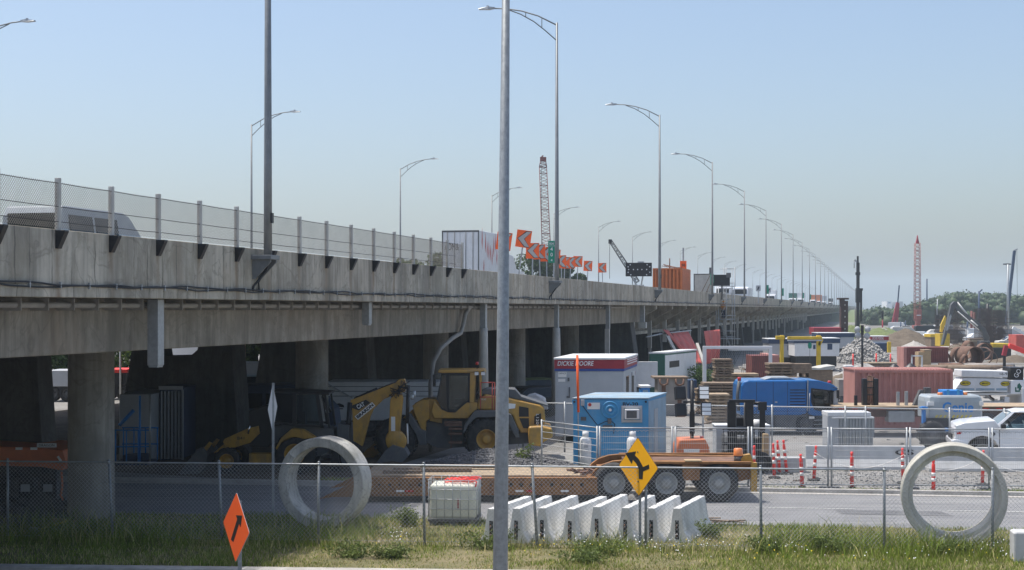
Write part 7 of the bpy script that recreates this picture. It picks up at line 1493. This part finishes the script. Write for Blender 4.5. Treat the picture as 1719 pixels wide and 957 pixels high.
# ------------------------------------------------------------------ beyond the overpass, seen through the gaps
def truckbox(label, pxl, pxr, pyt, D, m, txt=None, pyb=None, base=.9):
    k = D/F; px = (pxl+pxr)/2; t = thing('box_truck', label, 'truck', at(px, D), 0, 'vehicles beyond the overpass'); w_ = (pxr-pxl)*k/2; zt = LZ(pyt, D); b = MB(); b.box(-w_, w_, 0, 2.4, base, zt); b.build('box_body', m, t, bevel=.03)
    if txt: text(txt, .55, (-w_*.55, -.01, zt-1.0), 'ink', t, width=.5*w_)
    b = MB(); b.box(-w_+.1, w_-.1, .1, 2.3, .5, base-.002); b.build('chassis', 'black', t)
    for s in (-.6, .55): wheel(t, w_*s, .48, .05, .48, .4, .27, n=16)
    return t
truckbox('grey box truck beyond the overpass, seen between two pier walls', 386, 434, 609, 92, 'sitegrey', 'AIR')
truckbox('red and white bus-like truck beyond the overpass right of the first column', 176, 214, 620, 88, 'delin', None, base=1.6); truckbox('white trailer beyond the overpass whose roof shows over the notched pier wall', 250, 345, 582, 100, 'truckwhite')
truckbox('grey container truck beyond the overpass left of the first column', 78, 122, 622, 86, 'sitegrey')
car('parked_car', 'pale blue car beyond the overpass below the grey box truck', 'car', at(424, 88), R(8), 'palblue', 4.4)
t = thing('timber_pole', 'pale wooden pole beyond the overpass between the two pier walls', 'pole', at(408, 84)); b = MB(); b.tube((0, 0, 0), (0, 0, 7.5), .17, .13, n=10); b.build('pole', 'deckwood', t)
t = thing('fence_pole', 'thin white pole beyond the overpass right of the first column', 'pole', at(202, 88)); b = MB(); b.tube((0, 0, 0), (0, 0, 6), .06, n=8); b.build('pole', 'white', t)

# ------------------------------------------------------------------ cranes
def lattice(b, p0, p1, w0, w1, n, r=.05, m=0):
    p0, p1 = Vector(p0), Vector(p1); d = (p1-p0).normalized(); u = Vector((0, 1, 0)); u = (u-d*u.dot(d)).normalized(); v = d.cross(u)
    def cr(i, f): w_ = (w0+(w1-w0)*f)/2; sx, sy = ((-1, -1), (1, -1), (1, 1), (-1, 1))[i]; return p0.lerp(p1, f)+v*w_*sx+u*w_*sy
    for i in range(4): b.tube(cr(i, 0), cr(i, 1), r*1.5, r*1.2, n=5, m=m)
    for k in range(n):
        f0, f1 = k/n, (k+1)/n
        for i in range(4):
            j = (i+1) % 4; a, c = (cr(i, f0), cr(j, f1)) if k % 2 else (cr(j, f0), cr(i, f1)); b.tube(a, c, r*.8, n=4, m=m)
            if k % 4 == 0: b.tube(cr(i, f0), cr(j, f0), r*.7, n=4, m=m)
D = 235; t = thing('lattice_crane', 'red lattice boom crane behind the overpass beside the KM lamp post', 'crane', at(918, D)); q = BOXQ(918, D); zz = lambda py: LZ(py, D)
b = MB(); lattice(b, (q(923), 0, 2), (q(911.5), 0, zz(281)), 1.5, 1.15, 54, .042); lattice(b, (q(911.5), 0, zz(281)), (q(911.5), 0, zz(272)), 1.15, .9, 3, .05); b.build('boom', 'maroon', t); b = MB(); b.box(q(906.5), q(917), -.5, .5, zz(271), zz(264)); b.bar((q(909), 0, zz(264)), (q(912), 0, zz(261)), .2, .2); b.build('boom_head', 'maroon', t, bevel=.03); b = MB(); b.box(-2, 2.5, -2, 2, .6, 3.2); b.box(-2.6, 2.6, -2.4, -1.2, 0, 1); b.box(-2.6, 2.6, 1.2, 2.4, 0, 1); b.build('carriage', 'maroon', t)
b = MB(); b.tube((q(908.5), -.6, zz(270)), (q(909.5), -.6, 8), .03, n=4); b.build('hoist_rope', 'cable', t)
D = 300; t = thing('lattice_crane', 'tall red lattice crane standing upright in the far site', 'crane', at(1540, D)); q = BOXQ(1540, D); zz = lambda py: LZ(py, D)
b = MB(); lattice(b, (0, 0, 3), (q(1540), 0, zz(408)), 1.15, .95, 40, .04); b.build('boom', 'cranered', t); b = MB(); b.prism([(q(1537), zz(409)), (q(1538.8), zz(402)), (q(1540), zz(395)), (q(1541.2), zz(402)), (q(1543), zz(409))], -.3, .3); b.build('boom_head', 'red', t)
b = MB(); b.box(q(1536), q(1545), -1, 1, zz(536), zz(520)); b.box(q(1534), q(1546), -1.5, 1.5, zz(553), zz(546)); b.box(q(1537), q(1544), -.6, .6, zz(546), zz(536)); b.build('carriage', 'cranered', t, bevel=.05); b = MB(); b.box(q(1533), q(1549), -2, -1, 0, zz(556)); b.build('crawler_track', 'mgrey', t); b = MB(); b.box(q(1533), q(1549), 1, 2, 0, zz(556)); b.box(q(1546), q(1549), -1, 1, .5, zz(547)); b.build('crawler_track', 'mgrey', t); b = MB(); b.box(q(1536.5), q(1543.5), -1.1, -1.05, zz(530), zz(528.5)); b.build('walkway', 'white', t)
def mast(name, label, cat, px, D, pyt, w_, m, parts=()):
    t = thing(name, label, cat, at(px, D)); q = BOXQ(px, D); b = MB(); b.tube((0, 0, 0), (0, 0, LZ(pyt, D)), w_, w_*.85, n=8); b.build('mast', m, t)
    for (nm, m2, x0, y0, x1, y1, w2) in parts: b = MB(); b.bar((q(x0), 0, LZ(y0, D)), (q(x1), .01, LZ(y1, D)), w2, w2); b.build(nm, m2, t)
    return t
D = 205; q = BOXQ(1440, D); zz = lambda py: LZ(py, D); t = thing('drill_rig', 'black drill rig with thick mast beside the far overpass', 'drill rig', at(1440, D)); b = MB(); b.box(q(1437.8), q(1442.6), -.2, .2, zz(556), zz(441)); b.box(q(1436.5), q(1443.5), -.25, .25, zz(462), zz(457)); b.box(q(1438.6), q(1441.2), -.15, .15, zz(441), zz(430)); b.build('mast', 'black', t, bevel=.02); b = MB(); b.bar((q(1440), 0, zz(441)), (q(1434), 0, zz(436)), .25, .2); b.tube((q(1434), 0, zz(436)), (q(1434), 0, zz(450)), .06); b.build('mast_head', 'galv', t); b = MB(); b.box(q(1444), q(1447), -.15, .15, zz(540), zz(486)); b.box(q(1442), q(1448), -.2, .2, zz(488), zz(484)); b.box(q(1437), q(1445), -.3, .4, zz(508), zz(484)); b.build('rotary_drive', 'black', t); b = MB()
for px in (1437, 1443): b.tube((q(px), 0, 0), (q(px), .5, zz(518)), .09, n=6)
b.box(q(1434), q(1446), -1, 1, 0, 1.2); b.build('base', 'mgrey', t)
D = 190; q = BOXQ(1418, D); zz = lambda py: LZ(py, D); t = thing('steel_pier', 'rust-brown perforated steel column against the side of the overpass', 'steel column', at(1418, D)); b = MB(); b.box(q(1412), q(1418.5), 0, 1, 0, zz(503)); b.box(q(1418.6), q(1424), .05, 1.1, 0, zz(505)); b.box(q(1408), q(1425), -.05, 1.2, zz(503)+.002, zz(500)); b.build('column', 'rebar', t, bevel=.02); b = MB()
for i in range(6): z = zz(512+i*10); b.box(q(1417.4), q(1419.6), -.02, .049, z-.1, z+.1)
b.build('opening', 'pipe', t)
mast('drill_mast', 'thin dark mast with winch arm rising behind the grey excavator boom', 'mast', 1643.5, 420, 489, .35, 'navy', (('winch_arm', 'navy', 1643.5, 491, 1649, 486, .3),)); mast('steel_pile', 'rust red steel pile with black top near the far overpass', 'pile', 1481.5, 260, 535, .14, 'red', (('pile_top', 'black', 1481.5, 536, 1481.5, 522, .32),)); mast('drill_mast', 'tall slim dark mast right of the red lattice crane', 'mast', 1556, 520, 468, .3, 'navy'); mast('lamp_mast', 'slim grey mast with small cross top left of the dark excavator stick', 'mast', 1573.5, 300, 502, .13, 'galv', (('cross_arm', 'galv', 1571, 502.3, 1576, 502.3, .12), ('dark_base', 'black', 1573.5, 560, 1573.5, 529, .5)))
mast('drill_mast', 'grey telescopic mast with hook arm behind the right rebar cage', 'mast', 1692, 330, 444, .3, 'galv', (('hook_arm', 'mgrey', 1684, 443.5, 1697, 443.5, .3),)); mast('telescopic_crane', 'leaning dark telescopic boom crane above the right rebar cage', 'crane', 1688, 335, 560, .3, 'navy', (('boom', 'navy', 1689, 545, 1703, 421, .55), ('boom_tip', 'galv', 1702, 421, 1708, 418, .3), ('hoist_rope', 'cable', 1707, 419, 1708, 520, .05)))
mast('leaning_crane', 'slim leaning crane boom with red base in front of the wooded hill', 'crane', 1497, 380, 560, .3, 'red', (('boom', 'navy', 1504, 545, 1509.5, 479, .28), ('red_stay', 'red', 1498, 548, 1507, 508, .7), ('red_stay', 'red', 1505, 548, 1508, 510, .5)))
# small mobile crane boom on the overpass
D = 170; q = BOXQ(1048, D); zz = lambda py: LZ(py, D); t = thing('mobile_crane', 'small crane boom rising at a slant behind the arrow board', 'crane', W(1064, 0, D).xy.to_3d()+Vector((0, 0, ZD))); q = BOXQ(1064, D); zz = lambda py: LZ(py, D)-ZD
b = MB(); lattice(b, (q(1070), 0, zz(474)), (q(1025), 0, zz(405)), .5, .35, 26, .035); b.build('boom', 'mgrey', t); b = MB(); b.box(q(1021.5), q(1027), -.3, .3, zz(409), zz(402)); b.build('boom_head', 'black', t, bevel=.04); b = MB(); b.tube((q(1023), -.35, zz(406)), (q(1023), -.35, zz(468)), .025, n=4); b.build('hoist_rope', 'cable', t); b = MB(); b.box(q(1058), q(1080), -1, 1, 0, zz(478)); b.bar((q(1070), .3, .2), (q(1066), .3, zz(466)), .2, .2); b.build('crane_base', 'galv', t, bevel=.04)

# ------------------------------------------------------------------ far yard: excavator, rebar cages, pipe sections, containers
D = 158; q = BOXQ(1640, D); zz = lambda py: LZ(py, D); t = thing('excavator', 'yellow excavator with dark grey boom and stick folded over the rebar', 'excavator', at(1640, D))
def pz3(*p): return [(((1560+x/9.572)-1640)*D/F, H-((500+y/9.57)-HY)*D/F) for x, y in p]
b = MB(); b.prism(pz3((385, 125), (420, 150), (640, 290), (890, 490), (960, 640), (940, 720), (880, 660), (840, 545), (770, 480), (430, 215)), -.3, .3); b.build('boom', 'mgrey', t, bevel=.03); b = MB(); b.prism(pz3((340, 110), (385, 60), (440, 60), (445, 140), (390, 180), (225, 755), (190, 755), (300, 300)), -.28, .28); st_ = b.build('stick', 'mgrey', t, bevel=.03)
b = MB(); b.prism(pz3((305, 300), (335, 262), (345, 300), (285, 520), (255, 530), (270, 440)), -.30, -.285); b.build('stick_lettering', 'galv', st_)
b = MB(); b.tube((pz3((650, 360))[0][0], -.35, pz3((650, 360))[0][1]), (pz3((760, 450))[0][0], -.35, pz3((760, 450))[0][1]), .09); b.tube((pz3((440, 215))[0][0], -.34, pz3((440, 215))[0][1]), (pz3((780, 515))[0][0], -.34, pz3((780, 515))[0][1]), .06); b.tube((pz3((450, 75))[0][0], 0, pz3((450, 75))[0][1]), (pz3((610, 270))[0][0], 0, pz3((610, 270))[0][1]), .1); b.build('hydraulic_cylinder', 'reflect', t)
b = MB(); b.prism(pz3((960, 725), (1260, 730), (1260, 890), (960, 890)), -1.2, 1.2); b.build('engine_body', 'yellow', t, bevel=.08); b = MB(); b.prism(pz3((770, 690), (920, 690), (925, 860), (770, 860)), -1.2, .1); b.build('cab', 'mgrey', t, bevel=.05); b = MB(); b.prism(pz3((785, 710), (905, 710), (905, 800), (785, 800)), -1.215, -1.205); b.build('cab_window', 'dglass', t); b = MB(); b.box(q(1643), q(1690), -1.5, -.9, .0, 1.3); b.build('crawler_track', 'black', t, bevel=.1); b = MB(); b.box(q(1643), q(1690), .9, 1.5, .0, 1.3); b.build('crawler_track', 'black', t, bevel=.1); b = MB(); b.box(q(1646), q(1688), -.9, .9, .5, LZ(593, D)-.01); b.build('undercarriage', 'mgrey', t)
def cage(label, px0, px1, pyt, D, dep, n=9, sd=0):
    k = D/F; px = (px0+px1)/2; w_ = (px1-px0)*k/2; t = thing('rebar_cage', label, 'rebar cage', at(px, D), 0, 'rebar cages in the far yard'); zt = LZ(pyt, D); b = MB(); r0 = random.Random(sd)
    for y in (0, dep*.5, dep):
        for i in range(n*2+1): x = -w_+2*w_*i/(n*2); b.box(x-.035, x+.035, y-.035, y+.035, 0, zt+r0.uniform(-.1, .1)-(2.6 if not y else 0))
    b.build('upright_bars', 'rebar', t); b = MB()
    for z in np.arange(.5, zt-1.2, .55):
        for y in (0, dep): b.box(-w_, w_, y-.03, y+.03, z, z+.045)
        for x in (-w_, w_): b.box(x-.05, x+.05, 0, dep, z, z+.06)
    b.build('hoop_bars', 'rebar', t); return t
cage('dark rebar cage behind the excavator stick', 1583, 1622, 519, 215, 4, 9, 1); cage('dark rebar cage on the right, left half of the pair', 1650, 1674, 518, 220, 4, 7, 2); cage('dark rebar cage at the right with pale gaps', 1675, 1698, 521, 226, 4, 6, 3)
for i, (px, pyt, D, w_, m, lab) in enumerate(((1631, 522, 260, .25, 'maroon', 'dark red pile just right of the left rebar cage'), (1636, 524, 262, .22, 'maroon', 'second dark red pile right of the left rebar cage'), (1658, 510, 240, .3, 'black', 'black pipe pile sticking out of the right rebar cage'), (1624, 540, 300, .2, 'navy', 'slim dark pile between the rebar cages'), (1512, 540, 330, .16, 'navy', 'slim dark pile in front of the wood'), (1520, 538, 340, .14, 'navy', 'second slim dark pile in front of the wood'))): mast('steel_pile', lab, 'pile', px, D, pyt, w_, m)
def simplepipe(label, px, py, D, r, L, yaw, pitch=0, m='brown', th=.05):
    t = thing('steel_pipe', label, 'pipe section', at(px, D)+Vector((0, 0, LZ(py, D))), yaw, 'rusty steel pipe sections in a heap'); b = MB(); b.lathe([(r, 0), (r, L), (r-th, L), (r-th, 0)], (0, 0, 0), (0, 1, pitch), 28, closed=True); b.build('pipe_wall', m, t)
pipes = [(1638, 598, 118, .62, 2.6, .15, 0, 'large rusty pipe showing its open mouth at the front'), (1612, 598, 120, .60, .5, .5, .1, 'thin rusty ring left of the open-mouthed pipe'), (1598, 600, 121, .62, .4, -.5, -.1, 'tilted rusty ring at the left of the heap'), (1628, 588, 124, .62, .5, .7, .2, 'rusty ring on top of the heap'), (1650, 598, 121, .6, .35, -.6, .1, 'rusty ring right of the open-mouthed pipe'), (1586, 604, 119, .5, .35, .3, 0, 'small rusty ring at the left end of the heap'), (1660, 603, 118, .55, .4, -.3, 0, 'rusty ring lying low at the right end'), (1620, 606, 116, .4, .3, .9, .3, 'small orange-brown ring in front of the heap'), (1605, 592, 126, .6, .6, -.2, 0, 'rusty ring behind the heap on the left'), (1655, 590, 127, .6, .6, .2, 0, 'rusty ring behind the heap on the right')]
for px, py, D, r, L, yaw, pit, lab in pipes: simplepipe(lab, px, py, D*1.14, r*1.38, L, yaw, pit)
random.seed(21)
for i, (px, py, D, L) in enumerate(((1560, 610, 134, 4.5), (1590, 611, 133, 5), (1625, 612, 132, 5.2), (1660, 613, 131, 4.6), (1600, 616, 128, 6), (1645, 617, 127, 5.5))):
    t = thing('steel_tube', f'long dark pipe lying across in front of the rusty rings, {ORD[i]} in the pile', 'pipe', at(px, D)+Vector((0, 0, .3)), random.uniform(-.12, .12), 'long pipes lying before the rusty rings'); b = MB(); b.lathe([(.28, -L/2), (.28, L/2), (.22, L/2), (.22, -L/2)], (0, 0, 0), (1, 0, 0), 14, closed=True); b.build('tube_wall', random.choice(('brown', 'pipe', 'wood')), t)
def cont(label, pxl, pxr, pyt, D, dep, m, skew=0): return simplebox('container', label, 'container', pxl, pxr, pyt, 700, D, dep, m, 'containers in the far yard', skew=skew)
t, w_, zt = cont('dark red container behind the plywood box', 1522, 1592, 583, 133, 2.4, 'maroon'); b = MB(); ribs(b, -w_+.1, w_-.1, -.005, .2, zt-.15, 22, -.05); b.build('ribbed_wall', 'maroon', t)
b = MB(); b.box(-w_-.25, -w_-.002, .0, 2.4, 0, zt-.02); b.build('end_wall', 'salmon', t)
t, w_, zt = simplebox('plywood_box', 'plywood box in front of the dark red container', 'box', 1552, 1563, 589, 620, 128, 1.2, 'plywood', roof='deckwood'); b = MB(); b.box(-w_-.5, -w_-.002, .0, 1.2, 0, zt-.1); b.build('left_side', 'plywood', t)  # side block in the same plywood as the box
D = 127; q = BOXQ(1540, D); t = thing('white_rail', 'white rail frame before the dark red container', 'rail', at(1540, D)); b = MB(); b.box(q(1530), q(1532), 0, .1, 0, LZ(596, D)); b.box(q(1547), q(1549), 0, .1, 0, LZ(597, D)); b.box(q(1530), q(1549), 0, .1, LZ(598.5, D), LZ(596.5, D)); b.build('rail_frame', 'white', t)
cont('red container at the right edge behind the red boom', 1706, 1745, 562, 190, 3, 'tarp'); 
D = 125; t = thing('red_boom_lift', 'red folding boom at the right edge above the lumber truck', 'lift', at(1692, D)); q = BOXQ(1692, D); zz = lambda py: LZ(py, D); b = MB(); b.bar((q(1693), 0, zz(580)), (q(1725), 0, zz(592)), .4, .4); b.build('upper_boom', 'delin', t, bevel=.03); b = MB(); b.bar((q(1689), 0, zz(580)), (q(1685), 0, zz(597)), .32, .32); b.build('lower_boom', 'red', t); b = MB(); b.box(q(1684), q(1688), -.1, .1, 0, zz(597)); b.build('post', 'black', t)
D = 195; t = thing('yellow_excavator', 'small yellow excavator arm standing left of the dark stick', 'excavator', at(1582, D)); q = BOXQ(1582, D); zz = lambda py: LZ(py, D); b = MB(); b.prism([(q(1578), zz(557)), (q(1579), zz(545)), (q(1586), zz(530)), (q(1588), zz(533)), (q(1586), zz(545)), (q(1581), zz(558))], -.2, .2); b.build('arm', 'yellow', t); b = MB(); b.box(q(1574), q(1590), -1.2, 1.2, .5, zz(560)); b.build('body', 'yellow', t)
t, w_, zt = cont('yellow-roofed machine far behind, left of the dark stick', 1563, 1582, 566, 205, 3, 'wood'); b = MB(); b.box(-w_-.1, w_+.1, -.1, 3.1, zt+.002, zt+.4); b.build('roof', 'yellow', t)
b = MB(); b.bar(tuple(W(1612, 547, 240)), tuple(W(1645, 560, 240)), .3, .3); tag(b.build('white_boom', 'white'), 'thin white boom slanting down before the left rebar cage', 'boom'); b = MB(); b.bar(tuple(W(1656, 557, 241)), tuple(W(1676, 548, 241)), .25, .25); tag(b.build('white_boom', 'white'), 'thin white boom slanting up before the right rebar cage', 'boom'); b = MB(); b.bar(tuple(W(1700, 550, 180)), tuple(W(1722, 562, 180)), .3, .3); tag(b.build('white_boom', 'white'), 'thin white boom at the right edge above the red container', 'boom')
# parked cars, small sheds and heaps of the far site
random.seed(31); rows = [('white', 'white'), ('sitegrey', 'grey'), ('mgrey', 'dark grey'), ('truckwhite', 'bright white'), ('black', 'black'), ('sitegrey', 'light grey'), ('pvc', 'beige')]
spots = [(1505, 330), (1512, 360), (1519, 335), (1527, 300), (1556, 290), (1562, 310), (1570, 280), (1578, 300), (1608, 260), (1616, 275), (1646, 250), (1513, 262), (1507, 255), (1518, 268), (1565, 240), (1548, 255), (1600, 240), (1640, 235), (1668, 230), (1688, 240), (1703, 210)]
ref = ['near the far overpass', 'by the far pile', 'behind the earth heap', 'left of the red crane', 'right of the red crane', 'below the slim mast', 'by the slim grey mast', 'beside the yellow arm', 'behind the left rebar cage', 'between the cages', 'behind the yellow excavator', 'before the earth heap', 'left of the dark red container', 'behind the dark red container', 'behind the yellow-roofed machine', 'at the foot of the red crane', 'below the left rebar cage', 'under the white boom', 'below the right rebar cage', 'at the right cage', 'by the right edge']
proto = {}
for i, ((px, D), rf) in enumerate(zip(spots, ref)):
    m, nm = rows[i % 7]; van = i % 3 == 1; car('parked_van' if van else 'parked_car', f'tiny {nm} {"van" if van else "car"} {rf}', 'van' if van else 'car', at(px, D), random.choice((0, PI, .4, 2.6)), m, 5.2 if van else 4.5, 'vehicles parked in the far site', 2.1 if van else 1.5, 1.9, van)
cl = [(1575, 215, 'wood'), (1595, 200, 'pipe'), (1612, 190, 'dirt'), (1640, 205, 'wood'), (1535, 200, 'pipe'), (1560, 175, 'wood'), (1606, 170, 'rubble'), (1690, 175, 'pipe'), (1670, 165, 'wood'), (1515, 250, 'rubble'), (1705, 150, 'dirt'), (1582, 150, 'pipe'), (1545, 150, 'dirt'), (1697, 120, 'pipe'), (1550, 100, 'dirt'), (1450, 120, 'rubble'), (1420, 108, 'dirt'), (1480, 125, 'wood')]
cn = {'wood': 'timber heap', 'pipe': 'grey rubble heap', 'dirt': 'brown earth heap', 'rubble': 'pale stone heap'}
cref = ['under the left rebar cage', 'behind the pipe rings', 'behind the excavator cab', 'below the white boom', 'left of the red crane base', 'behind the plywood box', 'behind the rusty rings', 'below the right cage', 'right of the yellow excavator', 'by the far cars', 'below the red container at the edge', 'right of the dark red container', 'before the earth heap', 'under the red boom', 'before the white rail', 'before the big rubble heap', 'right of the yellow gantry', 'right of the black mast']
for i, ((px, D, m), cr_) in enumerate(zip(cl, cref)):
    if m == 'wood': stack(f'distant lumber pile {cr_}', px, D, random.uniform(1.5, 3), 1.5, random.uniform(.8, 1.5), 3, i+40, group='lumber stacks in the yard')
    else: heap('spoil_heap', f'low {cn[m]} {cr_}', px, D, random.uniform(1.5, 3.2), 2, random.uniform(.6, 1.3), m, 60+i, n=28, rough=.2)
# pale towers far off and vehicles on the far overpass
t = thing('distant_building', 'pale high building far off above the wood', 'building', at(1494, 1120)); k = 1120/F; b = MB(); b.box(-5.5*k, 4*k, 0, 15, 0, LZ(506, 1120)); b.build('walls', 'white', t); b = MB(); b.box(-3*k, 1*k, -.2, -.05, LZ(509.5, 1120), LZ(506.8, 1120)); b.build('sign_panel', 'palblue', t)
t = thing('distant_building', 'second pale building far off, wider and behind the leaning crane', 'building', at(1509, 1120)); b = MB(); b.box(-9*k, 1*k, 0, 15, 0, LZ(507, 1120)); b.box(1*k, 8*k, 2, 15, 0, LZ(506, 1120)); b.build('walls', 'sitegrey', t)
def bveh(px, lat, pyt, m, lab, w_=2.4, L=6.5, cat='truck', group='traffic on the overpass'):
    D = lat*F/(1470-px); t = thing('truck' if cat == 'truck' else 'trailer', lab, cat, Vector(((px-CX)*D/F, D, ZD)), BROT, group); zt = LZ(pyt, D)-ZD; b = MB(); b.box(1.6, L, -w_/2, w_/2, .9, zt); b.build('box_body', m, t, bevel=.04); b = MB(); b.prism([(0, .5), (0, 1.4), (.25, 2.4), (1.5, 2.6), (1.5, .5)], -w_/2+.1, w_/2-.1); b.build('cab', 'truckwhite', t, bevel=.05); b = MB(); b.box(-.02, .3, -w_/2+.3, w_/2-.3, 1.5, 2.2); b.build('windscreen', 'black', t)
    for x in (.9, L-1): wheel(t, x, .45, -w_/2, .45, .3, .25, n=14)
bveh(1243, 20, 483, 'white', 'white truck on the overpass right of the scaffold stairs'); bveh(1213, 22, 485, 'truckwhite', 'white truck seen through the scaffold top'); bveh(1293, 24, 487, 'white', 'white truck on the overpass beyond the second speed board'); bveh(1330, 26, 492, 'dkgreen', 'green-topped truck on the far overpass'); bveh(1344, 24, 491, 'white', 'white van-like truck behind the green one'); bveh(1365, 23, 495, 'ocont', 'orange truck body far along the overpass'); bveh(1374, 24, 495, 'ocont', 'second orange truck body far along the overpass'); bveh(1383, 24, 496.5, 'sitegrey', 'grey truck beyond the orange ones'); bveh(1394, 22, 501, 'black', 'dark low vehicle beyond the grey truck')
for px, pyc, D, lab in ((1273, 484, 180, 'white speed board on a post right of the scaffold'), (1291, 487, 215, 'second white speed board, behind a lamp post')): t = thing('road_sign', lab, 'sign', W(px, 0, D).xy.to_3d()+Vector((0, 0, ZD)), 0, 'white boards on the overpass'); z = LZ(pyc, D)-ZD; b = MB(); b.box(-.05, .05, .02, .1, 0, z); b.build('post', 'galv', t); b = MB(); b.box(-.28, .28, 0, .02, z-.35, z+.35); pl = b.build('sign_plate', 'sitegrey', t); b = MB(); b.obox((0, -.01, z), (.14, .01, .4), (0, .4, 0)); b.build('symbol', 'ink', pl)
